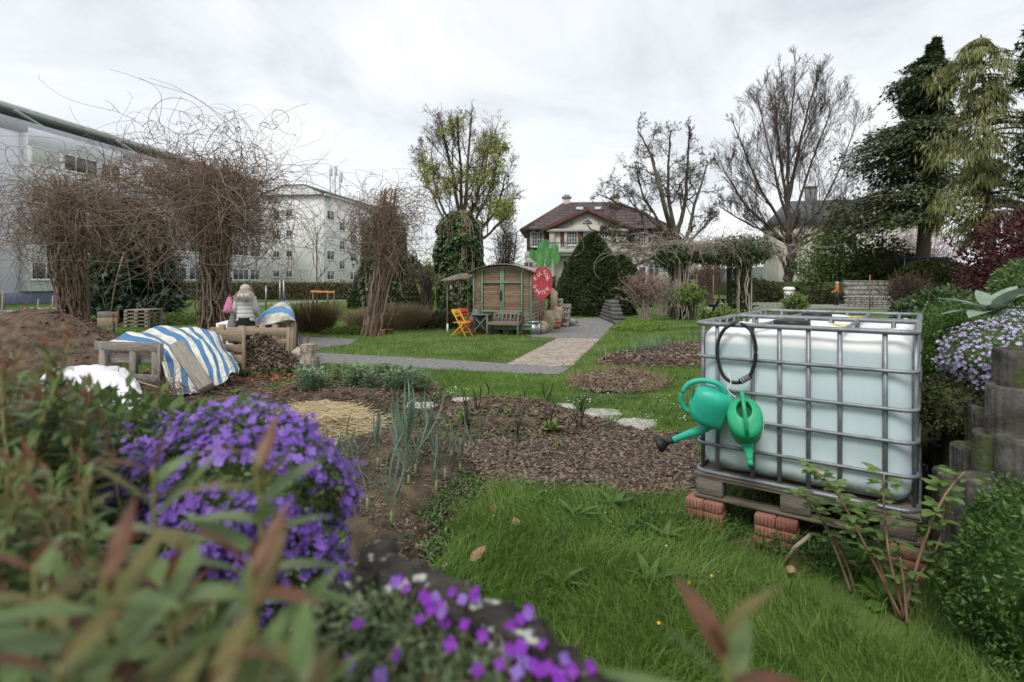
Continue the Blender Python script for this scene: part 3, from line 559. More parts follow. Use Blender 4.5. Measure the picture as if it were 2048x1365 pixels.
def build_tree(name, label, base, levels, mt, mc, group=None, cat='tree'):
    t = thing(name, label, cat, base, 0, group); b = np.asarray(base, float)
    put('trunk', *join(*[tubes(Q-b, r, s) for Q, r, s in levels[:1]]), mt, t, True)
    tag(put('crown', *join(*[tubes(Q-b, r, s) for Q, r, s in levels[1:]]), mc, t), kind='stuff'); return t
def limb(d, r0, r1, *p):
    dd = np.cumsum(rng.normal(0, .035, len(p)))*d; dd -= dd[0]; return (np.array([P(x, y, d+q) for (x, y), q in zip(p, dd)]), r0, r1)
# linden with young yellow green growth
d = 44
l0 = [limb(d, .5, .38, (928, 604), (930, 520), (928, 455)), limb(d, 0.192, .04, (929, 470), (935, 330), (945, 212)), limb(d, 0.178, .04, (926, 462), (902, 340), (884, 250)), limb(d, 0.178, .04, (932, 460), (962, 370), (985, 265)),
      limb(d, 0.163, .04, (936, 480), (988, 425), (1012, 345)), limb(d, 0.163, .04, (920, 500), (880, 420), (838, 335)), limb(d, 0.148, .04, (936, 500), (985, 460), (1018, 430)), limb(d, 0.163, .04, (926, 460), (920, 330), (915, 235)), limb(d, 0.133, .04, (922, 480), (875, 390), (862, 300)), limb(d, 0.148, .04, (933, 462), (972, 400), (1000, 300))]
lv = grow(l0, [(9, .44, .75, .22, .18, 7, 5, .22), (8, .52, .7, .15, .22, 6, 4, .2), (6, .6, .7, .1, .24, 5, 3, .2), (4, .65, .6, .05, .25, 4, 3, .2)], (P(930, 355, d), np.array([4.3, 4.2, 6.2])))
T1 = build_tree('linden_tree', 'tall bare tree with yellow green young leaves behind the ivy column', P(928, 604, d), lv, m_bark, m_twig)
S = lv[3][0].reshape(-1, 3); c = P(935, 385, d); k = (np.abs(S[:, 2]-c[2]-.5) < 4.4) & (np.abs(S[:, 0]-c[0]) < 3.7) & (fbm(S[:, 0]*.55+S[:, 1]*.3, S[:, 2]*.6, 91) > .50); S = S[k]
S = np.repeat(S, 9, 0)+rng.normal(size=(len(S)*9, 3))*.2; S = S[rng.permutation(len(S))[:10500]]
tag(put('young_leaf', *scatter(*LEAF2, S-P(928, 604, d), frames(rng.normal(size=S.shape)), rng.uniform(.12, .22, len(S))), m_yellow, T1), kind='stuff')
# contorted tree in front of the villa
d = 37
l0 = [limb(d, .42, .34, (1356, 604), (1352, 540), (1350, 478)), limb(d, 0.185, .04, (1350, 480), (1326, 400), (1302, 310), (1275, 262)), limb(d, 0.163, .04, (1350, 478), (1336, 370), (1342, 262)), limb(d, 0.178, .04, (1352, 478), (1372, 380), (1380, 252)),
      limb(d, 0.148, .03, (1366, 500), (1394, 400), (1416, 322)), limb(d, 0.148, .03, (1345, 482), (1292, 432), (1238, 408), (1196, 388)), limb(d, 0.148, .04, (1344, 492), (1290, 470), (1232, 472), (1180, 458)), limb(d, 0.126, .04, (1342, 505), (1296, 508), (1250, 492), (1210, 478)), limb(d, 0.126, .04, (1342, 505), (1300, 520), (1250, 532), (1215, 520)),
      limb(d, 0.118, .03, (1366, 500), (1410, 450), (1440, 425)), limb(d, 0.111, .03, (1340, 470), (1290, 400), (1272, 330))]
lv = grow(l0, [(9, .38, .8, .2, .34, 8, 5, .25), (7, .5, .8, .1, .36, 7, 4, .2), (6, .58, .8, .06, .36, 6, 3, .2), (4, .6, .8, .05, .3, 4, 3, .3)], (P(1325, 370, d), np.array([4.4, 3.6, 4.5])), .42, .011)
T2 = build_tree('catalpa_tree', 'bare contorted tree with mossy low branches reaching across the villa', P(1356, 604, d), lv, m_mossbark, m_mossbark)
# tall fine twigged tree
d = 52
l0 = [limb(d, .48, .36, (1580, 597), (1579, 530), (1577, 465)), limb(d, .19, .04, (1577, 470), (1576, 320), (1590, 155)), limb(d, .15, .03, (1576, 440), (1545, 330), (1515, 195)), limb(d, .15, .03, (1574, 470), (1518, 370), (1462, 235)), limb(d, .15, .03, (1580, 470), (1618, 340), (1668, 205)),
      limb(d, .15, .03, (1582, 480), (1650, 400), (1712, 250)), limb(d, .18, .04, (1577, 400), (1600, 290), (1630, 165)), limb(d, .18, .04, (1572, 480), (1500, 420), (1442, 330)), limb(d, .16, .04, (1576, 420), (1560, 300), (1548, 175)), limb(d, .16, .04, (1582, 490), (1660, 450), (1735, 400)), limb(d, .15, .04, (1572, 485), (1510, 455), (1448, 420)), limb(d, .15, .04, (1584, 500), (1650, 470), (1700, 440))]
lv = grow(l0, [(12, .44, .62, .26, .11, 7, 5, .18), (8, .54, .6, .2, .13, 6, 4, .15), (6, .62, .55, .2, .13, 4, 3, .15), (3, .7, .5, .15, .12, 3, 3, .2)], (P(1585, 315, d), np.array([7.0, 5.5, 8.2])), .36, .012)
T3 = build_tree('maple_tree', 'tallest bare tree with upright fine twigs beside the road', P(1580, 597, d), lv, m_bark, m_twig)
# small staked tree on the lawn
d = 31
l0 = [limb(d, .05, .015, (634, 622), (634, 540), (632, 468))]
lv = grow(l0, [(13, .38, .9, .35, .12, 6, 3, .25), (5, .5, .7, .2, .15, 5, 3, .2)])
T = build_tree('young_tree', 'thin young staked tree on the lawn before the grey block', P(634, 622, d), lv, m_bark, m_twig)
for q, dd in ((-.18, 0), (.62, 0), (.95, .1)): box('stake', (.08, .08, 1.15), (q, dd-.1, .57), m_stake, T)
box('tape', (1.3, .03, .09), (.35, -.16, 1.05), M('orange tape', (.75, .25, .06), (.85, .33, .10), rough=.5), T, (0, R(2), 0))
# ------------------------------------------------------------ conifers
def conifer(name, label, base, top, prof, nb, sp, mat, size, droop=.25, trunk_r=.4, cat='tree', tb=0.0, side=1.0, tmat=m_bark, ns=26, hang=0):
    """prof(t): branch reach at height fraction t"""
    t_ = thing(name, label, cat, base); b = np.asarray(base, float); ax = np.asarray(top, float)-b
    put('trunk', *tube(np.stack([ax*f+np.array([.0, 0, 0]) for f in np.linspace(0, 1, 9)]), np.linspace(trunk_r, .04, 9), 10), tmat, t_, True)
    t = tb+(1-tb)*rng.random(nb)**1.05*.99; az = rng.random(nb)*2*math.pi; L_ = np.array([prof(x) for x in t])*rng.uniform(.62, 1.12, nb)*(1+.0*az); L_ = np.where(np.cos(az) > 0, L_*np.where((t < .52) & (side < 1), .3*side, side), L_)
    out = np.stack([np.cos(az), np.sin(az), 0*az], -1); n_ = 7; f = np.linspace(0, 1, n_)
    Q = ax[None, None]*t[:, None, None]+out[:, None]*(L_[:, None]*f[None])[..., None]; Q[..., 2] += (.25-droop*f[None]*1.6+.35*droop*f[None]**3)*L_[:, None]*f[None]
    tag(put('branch', *tubes(Q, (.02+.012*L_)[:, None]*np.linspace(1, .2, n_), 4), tmat, t_), kind='stuff')
    k = rng.random((nb, ns))**.7*.94+.06; g_ = k*(n_-1); i = np.clip(g_.astype(int), 0, n_-2); fr = (g_-i)[..., None]; bi = np.arange(nb)[:, None]
    S = Q[bi, i]*(1-fr)+Q[bi, i+1]*fr; D = nrm(Q[bi, i+1]-Q[bi, i]); S = S+rng.normal(size=S.shape)*(L_[:, None, None]*.085)*np.array([1, 1, .55]); S = S.reshape(-1, 3); D = D.reshape(-1, 3)
    D = nrm(D+rng.normal(size=D.shape)*.6-np.array([0, 0, .15+hang]))
    tag(put('needle_crown', *scatter(*sp, S, frames(D, (0, 0, 1)), rng.uniform(.6, 1.35, len(S))*size), mat, t_), kind='stuff'); return t_
conifer('fir_tree', 'large dark fir tree with bare leaning trunk on the terrace', P(1843, 562, 42)+[0, 0, -.1], P(1872, 78, 42), lambda t: max(.5, 12.5*(1-t)**.78*(.72+.28*math.sin(t*23+1))), 560, SPRAY, m_fir, .36, .30, .55, tb=.22, side=.45, ns=95)
conifer('larch_tree', 'yellow green drooping conifer at right of the dark fir', P(1985, 560, 31), P(1962, 70, 31), lambda t: 4.1*math.sqrt(max(.01, 1-((t-.42)/.6)**2))*(.68+.32*math.sin(t*23)), 230, NEED, foliage('larch needles', (.15, .18, .065), (.25, .27, .10), (.36, .36, .16), trans=.3), .42, .5, .28, tb=.16, ns=68, hang=1.2)
conifer('spruce_tree', 'dark evergreen tree at the right edge behind the yellow conifer', P(2115, 560, 26), P(2075, -60, 26), lambda t: 2.5*(1-t)**.6*(.7+.3*math.sin(t*19)), 230, SPRAY, m_fir, .34, .4, .35, tb=.12, ns=50)
conifer('spruce_bush', 'dark blue green spruce between the vine pillars', P(262, 638, 23.5), P(262, 405, 23.5), lambda t: 2.25*(1-t)**.42 if t < .96 else .2, 330, SPRAY, m_spruce, .34, .12, .15, tb=.02, ns=60)
# ------------------------------------------------------------ clipped and wild shrubs
def shrub(name, label, loc, radii, n_, ls, mat, core=.78, amp=.12, freq=3, seed=1, cat='shrub', hemi=-.5, tpl=LEAF2, outw=.8, inner=.28, group=None, cone=None, stems=0, smat=m_twig, core_mat=None):
    t = thing(name, label, cat, loc, 0, group)
    if cone:
        h = cone; z = rng.random(n_)**1.25; prof = lambda q: 1.10*(1-q)**.66*(1-.10*np.clip(.15-q, 0, 1)/.15); az = rng.random(n_)*2*math.pi
        rr = prof(z)*(1+amp*(2*fbm((np.cos(az)*3+7), z*5+np.sin(az)*3+4, seed)-1))*(1-.10*rng.random(n_)**2); p = np.stack([np.cos(az)*rr*radii[0], np.sin(az)*rr*radii[1], z*h], -1); nv = nrm(np.stack([np.cos(az), np.sin(az), .55+0*az], -1))
        cq = np.linspace(0, .995, 14); put('core', *lathe(np.stack([prof(cq)*radii[0]*.88, cq*h*.97], -1), 20), core_mat or mat, t, True)  # solid core added inside the foliage to block light
    else:
        p, nv = shell(n_, None, radii, amp, freq, inner, seed, hemi); p = p+np.array([0, 0, radii[2]*max(0, -hemi)])
        if core:
            v, f = blob(radii, amp, freq, seed, core, hemi=hemi); put('core', v+np.array([0, 0, radii[2]*max(0, -hemi)]), f, core_mat or mat, t, True)
    D = nrm(nv*outw+rng.normal(size=nv.shape)*.7)
    tag(put('foliage', *scatter(*tpl, p, frames(D), rng.uniform(.6, 1.3, len(p))*ls), mat, t), kind='stuff')
    if stems:
        e_ = p[rng.permutation(len(p))[:stems]]; m = len(e_); Q = np.stack([e_*np.array([.12, .12, 0]), e_*.55+rng.normal(size=e_.shape)*radii[0]*.06, e_*1.02], 1); Q[:, 1, 2] = e_[:, 2]*.45
        tag(put('stem', *tubes(Q, np.array([.012, .008, .004])[None]*np.ones((m, 1))*max(1, radii[0]), 3), smat, t), kind='stuff')
    return t
shrub('yew_cone', 'large clipped dark yew cone in front of the villa', P(1185, 628, 27.5), (2.05, 2.05, 0), 30000, .13, m_yew, cone=3.9, amp=.10, seed=3, outw=1)
shrub('yew_cone', 'smaller yew cone behind the right shoulder of the large one', P(1243, 612, 36), (1.9, 1.9, 0), 9000, .16, m_yew, cone=3.2, amp=.08, seed=5, outw=1)
shrub('yew_cone', 'clipped yew cone behind the ivy beside the middle vine pillar', P(770, 616, 34), (2.1, 2.1, 0), 12000, .16, m_yew, cone=4.6, amp=.08, seed=6, outw=1)
def ivy_column(name, label, loc, r, h, n_, ls, seed, mat=m_ivy):
    t = thing(name, label, 'ivy', loc); z = rng.random(n_); az = rng.random(n_)*2*math.pi
    prof = lambda q: np.clip(1.12-.25*np.abs(q-.55)-np.clip(q-.86, 0, 1)*4.2, .08, 2)
    rr = r*prof(z)*(.62+.72*fbm(np.cos(az)*2+9, z*7+np.sin(az)*2+5, seed))*(1-.2*rng.random(n_)**2); p = np.stack([np.cos(az)*rr, np.sin(az)*rr, z*h], -1)
    nv = np.stack([np.cos(az), np.sin(az), -.2+0*az], -1); D = nrm(np.stack([rng.normal(size=n_)*.5, rng.normal(size=n_)*.5, -.6+0*z], -1)+nv*.5)
    q = np.linspace(0, .97, 14); put('core', *lathe(np.stack([r*prof(q)*.74, q*h], -1), 16), mat, t, True)
    tv = np.array([[0, 0, 0], [.36, .12, .05], [.30, .5, 0], [0, 1, -.08], [-.30, .5, 0], [-.36, .12, .05], [0, .4, -.05]]); tf = [np.array([[0, 1, 6], [1, 2, 6], [2, 3, 6], [3, 4, 6], [4, 5, 6], [5, 0, 6]])]
    tag(put('foliage', *scatter(tv, tf, p, frames(D, (0, 0, 1)), rng.uniform(.6, 1.3, n_)*ls), mat, t), kind='stuff')
    s = rng.random((30, 1))*6.28; zz_ = np.linspace(0, 1, 8)[None]; aa = s+np.cumsum(rng.normal(0, .12, (30, 8)), 1); q = np.stack([np.cos(aa)*r*prof(zz_)*1.0, np.sin(aa)*r*prof(zz_)*1.0, zz_*h*np.ones((30, 1))], -1)
    tag(put('stem', *tubes(q, np.full((30, 8), .018), 4), m_vine, t), kind='stuff'); return t
ivy_column('ivy_column', 'tall ivy covered column left of the wooden wagon', P(921, 628, 27), 1.0, 4.95, 9500, .19, 2)
ivy_column('ivy_column', 'ivy covered column just behind the middle vine pillar', P(768, 640, 22.5), .78, 4.3, 7500, .17, 4)
for i, (x0, x1, dd, z1, nn, lab, mt) in enumerate(((330, 716, 49, 1.35, 16000, 'brown leaved hornbeam hedge along the apartment blocks', foliage('winter hedge leaf', (.06, .05, .025), (.10, .11, .04), (.17, .12, .07), trans=.15)), (826, 900, 46, 1.6, 4500, 'dark green clipped hedge behind the yew and ivy', m_box), (900, 1110, 52, 1.9, 6000, 'dark evergreen hedge behind the wagon', m_yew), (-120, 330, 44, 1.2, 9000, 'low brown hedge before the lavender block', bpy.data.materials.get('winter hedge leaf') or m_box))):
    a = P(x0, 0, dd); wd = (x1-x0)/FPX*dd; t = thing('hedge', lab, 'hedge', (a[0]+wd/2, dd, 0)); dp = 1.0
    box('core', (wd, dp*.8, z1*.9), (0, 0, z1*.45), mt, t); p = rng.uniform(-.5, .5, (nn, 3))*[wd, dp, z1]; sd_ = rng.random(nn); p[:, 1] = np.where(sd_ < .65, -dp/2, p[:, 1])+rng.normal(size=nn)*.06; p[:, 2] = np.where(sd_ > .65, z1/2, p[:, 2])+z1/2+rng.normal(size=nn)*.06
    tag(put('foliage', *scatter(*LEAF2, p, frames(rng.normal(size=(nn, 3))), rng.uniform(.1, .22, nn)), mt, t), kind='stuff')
m_dull = foliage('dull leaf', (.035, .05, .02), (.07, .085, .03), (.12, .12, .05), trans=.2)
m_spring = foliage('spring leaf', (.07, .12, .03), (.12, .18, .045), (.19, .25, .07), trans=.3)
shrub('leafy_tree', 'mid green leafy bush tree left of the fir on the terrace', P(1668, 590, 45), (2.9, 1.8, 2.9), 9000, .20, m_spring, core=0, inner=.75, amp=.3, stems=160, hemi=-.75, seed=2)
shrub('leafy_tree', 'dark dense bush below the fir trunk beside the leafy tree', P(1765, 590, 44), (2.4, 1.6, 2.5), 9000, .20, m_dull, core=.6, inner=.6, amp=.25, stems=160, hemi=-.7, seed=3)
shrub('evergreen_shrub', 'dark evergreen shrub on the terrace under the trampoline', P(1870, 568, 39), (2.6, 1.2, 1.1), 6000, .18, m_dull, core=.75, amp=.2, seed=4)
shrub('cherry_tree', 'white pink blossoming cherry seen behind the fir trunk', P(1850, 545, 54), (3.6, 1.6, 2.7), 7000, .18, foliage('blossom', (.50, .40, .40), (.62, .53, .53), (.70, .63, .62), trans=.3), core=0, inner=.8, amp=.3, stems=120, hemi=-.6, seed=5)
shrub('brown_shrub', 'low brown green shrub by the stone wall beside the road', P(1640, 607, 40), (1.6, 1.1, .95), 3500, .16, m_dull, core=.6, amp=.15, stems=400, hemi=-.2, seed=6)
shrub('dark_shrub', 'dark shrub at the foot of the tall bare tree', P(1520, 604, 44), (2.1, 1.3, 1.35), 6000, .2, m_dull, core=.7, amp=.2, hemi=-.2, seed=7)
shrub('dark_shrub', 'low dark green shrub between the road and the leafy tree', P(1610, 598, 47), (1.9, 1.2, .8), 4500, .18, m_yew, core=.75, amp=.2, hemi=-.1, seed=17)
def twigball(name, label, loc, rad, n_, mat, leafmat=None, nl=0, ls=.05, up=.7, thick=.006, cat='shrub', ml=None):
    t = thing(name, label, cat, loc); l0 = []
    for i in range(n_):
        a = rng.random()*6.28; e_ = rng.uniform(.1, 1); D = np.array([math.cos(a)*e_, math.sin(a)*e_, up+.4*rng.random()]); D /= np.linalg.norm(D); l0.append((np.array([[0, 0, 0], D*np.array(rad)*.55+rng.normal(size=3)*.03, D*np.array(rad)*rng.uniform(.8, 1.05)])+[rng.normal()*.08, rng.normal()*.08, 0], thick*1.8, thick*.7))
    lv = grow(l0, ml or [(7, .38, .6, .12, .2, 5, 3, .3), (4, .5, .6, .1, .2, 4, 3, .3)])
    tag(put('stem', *join(*[tubes(q, r, min(s, 4)) for q, r, s in lv]), mat, t), kind='stuff')
    if nl:
        S = lv[-1][0].reshape(-1, 3); S = S[rng.integers(0, len(S), nl)]+rng.normal(size=(nl, 3))*.02
        tag(put('foliage', *scatter(*LEAF2, S, frames(rng.normal(size=S.shape)+[0, 0, .4]), rng.uniform(.6, 1.3, nl)*ls), leafmat, t), kind='stuff')
    return t
twigball('round_shrub', 'clipped round leafless brown shrub behind the tanks', P(1817, 640, 21), (1.05, 1.0, 1.55), 60, m_twig, foliage('bud', (.10, .045, .03), (.16, .08, .05), trans=.2), 2500, .05, .8, .007)
twigball('bare_shrub', 'bare twiggy shrub with reddish leaves beside the low stone wall', P(1290, 640, 20), (1.1, .8, 1.6), 40, m_grayvine, foliage('red bud', (.17, .035, .04), (.25, .06, .06), trans=.2), 1500, .06, 1.0, .006)
twigball('bare_shrub', 'pale twiggy bush at the foot of the left pergola post', P(1325, 632, 23), (1.2, .8, 1.5), 40, m_grayvine, m_spring, 500, .06, 1.0, .006)
twigball('leafing_shrub', 'small yellow green leafing bush in front of the pergola', P(1383, 640, 19), (.75, .6, 1.1), 30, m_twig, m_lime, 2600, .07, .9, .005)
twigball('leafing_shrub', 'light green leafing shrub left of the tank cage top', P(1440, 660, 15.5), (.75, .5, .6), 25, m_twig, m_lime, 2600, .06, .6, .004)
twigball('leafing_shrub', 'light green sprouting shrub right behind the white tank', P(1592, 645, 17), (.55, .4, .75), 25, m_twig, m_lime, 1800, .06, .8, .004)
twigball('bare_shrub', 'wide brown thicket of bare stems behind the pergola', P(1420, 610, 36), (2.4, 1.2, 2.6), 60, M('reddish stem', (.12, .07, .05), (.2, .12, .09), scale=2, island=.8), None, 0, .05, 1.2, .012)
for x_, y_, dd, rx, rz_, nn, lab in ((1280, 640, 19, 1.0, .22, 3800, 'bright green ground cover along the low stone wall'), (1430, 668, 14.5, .8, .16, 2200, 'bright green ground cover by the stakes left of the tank')):
    shrub('ground_cover', lab, P(x_, HZ+H*FPX/dd, dd), (rx, .9, rz_), nn, .07, m_lime, core=.8, hemi=0, seed=9, cat='ground cover')
twigball('bare_shrub', 'tangled leafless shrub behind the wagon roof', P(1012, 615, 34), (1.9, 1.2, 4.9), 34, m_twig, None, 0, .05, 1.6, .014, ml=[(9, .34, .7, .05, .3, 6, 3, .25), (5, .5, .8, .0, .3, 5, 3, .2)])
for i, (x_, dd, hh, rr) in enumerate(((1005, 60, 3.2, 2.2), (960, 62, 3.0, 2.4), (845, 68, 3.6, 2.4), (815, 66, 4.8, 1.5))):
    shrub('distant_tree', ['dark evergreen left of the villa behind the bare shrub', 'grey green bush behind the ivy column', 'pale green bush left of the ivy column', 'dark slender evergreen beside the grey block'][i], (P(x_, 0, dd)[0], dd, 0), (rr, 1.5, hh/1.4), 5000, .24, [m_yew, m_dull, m_spring, m_yew][i], core=.7, hemi=-.4, amp=.25, seed=20+i)
# yellow leafed bush seen between pillar and ivy
shrub('spring_tree', 'thin yellow leafed young tree left of the ivy column', P(862, 612, 38), (1.0, .9, 2.2), 1800, .14, m_yellow, core=0, inner=.9, amp=.3, hemi=-.6, stems=90, seed=31)
# ============================================================ vine pillars and pergolas
def strands(n_, S, D, ln, m=14, curl=.35, grav=.05, r=(.007, .014)):
    """wandering stems starting at S along D"""
    Q = np.empty((n_, m, 3)); Q[:, 0] = S; D = nrm(D); W = rng.normal(size=(n_, 3))*curl; st = (ln/(m-1))[:, None]
    for k in range(1, m):
        W = W*.9+rng.normal(size=(n_, 3))*curl*.32; D = nrm(D+np.cross(W, D)*.75-np.array([0, 0, grav])); Q[:, k] = Q[:, k-1]+D*st
    return Q, rng.uniform(*r, n_)[:, None]*np.linspace(1, .45, m)[None]
def vine_pillar(label, base, h, pr, spread, ztop, n_, lean=(0, 0), ivy=0, mat=m_vine, nstem=110, loops=0, low=0, droop=.07):
    b = np.asarray(base, float); t = thing('vine_pillar', label, 'vine', b); ax = np.array([lean[0], lean[1], h])
    put('post', *tube(np.stack([ax*f for f in np.linspace(0, 1, 6)]), np.linspace(pr*.55, pr*.4, 6), 8), m_bark, t, True)
    m = 16; z = np.linspace(0, 1, m)[None]; a = rng.random((nstem, 1))*6.28+np.cumsum(rng.normal(0, .22, (nstem, m)), 1); rr = pr*(.55+.5*rng.random((nstem, 1)))*(1.35-.9*z+.9*z**2.2)+np.cumsum(rng.normal(0, .012, (nstem, m)), 1)
    hh = rng.uniform(.65, 1.12, (nstem, 1))*h; Q = np.stack([np.cos(a)*rr+ax[0]*z, np.sin(a)*rr+ax[1]*z, z*hh], -1)
    tag(put('climbing_stem', *tubes(Q, rng.uniform(.010, .034, (nstem, 1))*np.linspace(1, .7, m), 4), mat, t), kind='stuff')
    az = rng.random(n_)*6.28; zs = rng.uniform(.62, 1.04, n_); S = ax*zs[:, None]+np.stack([np.cos(az), np.sin(az)*.8, 0*az], -1)*(pr*.8+spread*.32*rng.random(n_)**1.3)[:, None]; zc = ztop-b[2]
    D = nrm(np.stack([np.cos(az), np.sin(az)*.75, rng.uniform(-.25, 1.3, n_)*(zs-.35)], -1)+rng.normal(size=(n_, 3))*.35); ln = (.35+.95*rng.random(n_)**1.3)*spread*.82
    Q, rd = strands(n_, S, D, ln, 18, .40, droop, (.0048, .0095)); over = Q[..., 2]-zc; Q[..., 2] = np.where(over > 0, zc+.35*over, Q[..., 2]); Q[..., 2] = np.maximum(Q[..., 2], .1)
    parts = [tubes(Q, rd, 3)]
    n2 = n_//3; S2 = Q[rng.integers(0, n_, n2), rng.integers(3, 14, n2)]; Q2, r2 = strands(n2, S2, rng.normal(size=(n2, 3)), rng.uniform(.2, .7, n2), 8, .5, .05, (.004, .009)); parts.append(tubes(Q2, r2, 3))
    tag(put('tangle', *join(*parts), mat, t), kind='stuff')
    if loops:
        S = ax+np.stack([rng.uniform(-.5, .5, loops)*spread, rng.uniform(-.4, .4, loops), np.full(loops, zc-h-.35)], -1); Q, rd = strands(loops, S, np.stack([rng.normal(size=loops), rng.normal(size=loops)*.3, 1+0*S[:, 0]], -1), rng.uniform(.9, 2.0, loops), 26, .5, .10, (.006, .010))
        tag(put('stray_stem', *tubes(Q, rd, 3), mat, t), kind='stuff')
    if ivy:
        zi = rng.random(ivy)**1.6*.75; ai = rng.random(ivy)*6.28; p = np.stack([np.cos(ai)*pr*(1.25-.5*zi)+ax[0]*zi, np.sin(ai)*pr*(1.25-.5*zi)+ax[1]*zi, zi*h], -1)
        tag(put('ivy_leaf', *scatter(*LEAF, p, frames(rng.normal(size=p.shape)-[0, 0, .5], (0, 0, 1)), rng.uniform(.07, .13, ivy)), m_ivy, t), kind='stuff')
    return t
def gd(px_, d): return np.array([(px_-1024)/FPX*d, d, 0.])
vine_pillar('leftmost vine covered pillar with brown bare tangle beside the earth heap', gd(150, 15.2), 4.1, .29, 3.3, 5.2, 800, (-.25, 0), 700, loops=9, low=1.7)
vine_pillar('largest vine covered pillar with a wide brown tangle behind the woman', gd(432, 14.6), 4.4, .34, 4.3, 6.1, 1200, (-.05, 0), 1600, loops=16, low=2.2)
vine_pillar('leaning vine pillar with pale twisted stems in the lawn middle', gd(742, 16.9), 4.0, .2, 2.8, 4.7, 560, (.55, 0), 40, nstem=120, loops=9, low=2.1)
vine_pillar('small dark vine post between the yew and the ivy column', gd(852, 29), 2.3, .25, 1.7, 2.75, 220, (0, 0), 0, m_twig, 40, low=1.7)
# stems between pillars along the old wires
a, b = gd(150, 15.2)+[0, 0, 4.2], gd(432, 14.6)+[0, 0, 4.3]; n_ = 220; f = rng.random((n_, 1)); S = a+(b-a)*f+rng.normal(size=(n_, 3))*[.2, .3, .3]; Q, rd = strands(n_, S, np.stack([rng.choice([-1, 1], n_)*1., rng.normal(size=n_)*.35, rng.normal(size=n_)*.4], -1), rng.uniform(1.0, 2.6, n_), 15, .36, .05)
o = thing('hanging_vine', 'brown vine stems strung on wire between the two left pillars', 'vine', (0, 15, 0)); w_ = np.linspace(0, 1, 12)[:, None]; wp = a+(b-a)*w_-[0, 15, 0]; wp[:, 2] -= .25*np.sin(np.pi*w_[:, 0]); put('wire', *tube(wp, .012, 6), m_steel, o); tag(put('tangle', *tubes(Q-[0, 15, 0], rd, 3), m_vine, o), kind='stuff')
# pale pergola on the right
pg = thing('pergola', 'ivy grown pergola with pale bare vines beside the picnic table', 'pergola', gd(1430, 24)); c0 = gd(1430, 24)
for x_ in (1362, 1488):
    for q in (0, 1.6): put('post', *tube(np.array([[0, 0, 0], [0, 0, 2.6]])+gd(x_, 24)-c0+[0, q, 0], .13, 10), m_bark, pg, True)
for q in (0, 1.6): beam('beam', gd(1338, 24)-c0+[0, q, 2.62], gd(1515, 24)-c0+[0, q, 2.68], .16, .18, m_graywood, pg)
for i in range(7): x_ = 1345+i*27; beam('rafter', gd(x_, 24)-c0+[0, -.5, 2.8], gd(x_, 24)-c0+[0, 2.1, 2.8], .09, .12, m_graywood, pg)
def ivyclump(px_, z, r, n_, par, c0, ls=.15):
    p, nv = shell(n_, None, r, .3, 3, .6, int(px_)); p = p+gd(px_, 24)-c0+[0, .2, z]; return scatter(*LEAF, p, frames(nrm(rng.normal(size=p.shape)*.7-[0, 0, .7]), (0, 0, 1)), rng.uniform(.6, 1.3, len(p))*ls)
tag(put('ivy_foliage', *join(ivyclump(1350, 2.7, (.9, .9, .55), 2600, pg, c0), ivyclump(1362, 1.3, (.45, .4, 1.4), 2200, pg, c0), ivyclump(1488, 2.95, (1.3, 1.1, .65), 4200, pg, c0), ivyclump(1487, 1.4, (.42, .4, 1.5), 2600, pg, c0), ivyclump(1425, 2.7, (1.2, .9, .3), 1600, pg, c0)), m_ivy, pg), kind='stuff')
n_ = 1150; S = gd(1430, 24)-c0+np.stack([rng.normal(size=n_)*1.7, rng.uniform(-.6, 1.8, n_), 2.85+rng.uniform(-.15, .45, n_)], -1); Q, rd = strands(n_, S, np.stack([rng.normal(size=n_), rng.normal(size=n_)*.5-.2, rng.uniform(-.1, .9, n_)], -1), rng.uniform(.5, 1.7, n_), 12, .28, .09, (.007, .014)); Q[..., 2] = np.maximum(Q[..., 2], .9)
tag(put('tangle', *tubes(Q, rd, 3), m_grayvine, pg), kind='stuff')
n_ = 34; a = rng.random((n_, 1))*6.28+np.cumsum(rng.normal(0, .2, (n_, 12)), 1); z = np.linspace(0, 2.7, 12)[None]; xc = np.where(rng.random((n_, 1)) < .5, gd(1362, 24)[0]-c0[0], gd(1488, 24)[0]-c0[0]); Q = np.stack([xc+np.cos(a)*.3, np.sin(a)*.3, z+0*a], -1)
tag(put('climbing_stem', *tubes(Q, np.full((n_, 12), .03), 4), m_grayvine, pg), kind='stuff')
# ============================================================ garden objects in the middle distance
def wb(t, name, a, b, wd, th, mat, up=(0, 0, 1), c=.004):
    o = np.array(t.location); return beam(name, np.asarray(a)-o, np.asarray(b)-o, wd, th, mat, t, up, c)
def extrude(poly, th, mat, name, parent, loc=(0, 0, 0)):
    """flat cut-out in the XZ plane, thickness along Y"""
    bm = bmesh.new(); f = bm.faces.new([bm.verts.new((x, 0, z)) for x, z in poly]); r = bmesh.ops.extrude_face_region(bm, geom=[f])
    bmesh.ops.translate(bm, vec=(0, th, 0), verts=[v for v in r['geom'] if isinstance(v, bmesh.types.BMVert)]); bmesh.ops.triangulate(bm, faces=bm.faces[:]); bmesh.ops.recalc_face_normals(bm, faces=bm.faces[:])
    me = bpy.data.meshes.new(name); bm.to_mesh(me); bm.free(); me.materials.append(mat); return link(name, me, parent, loc)
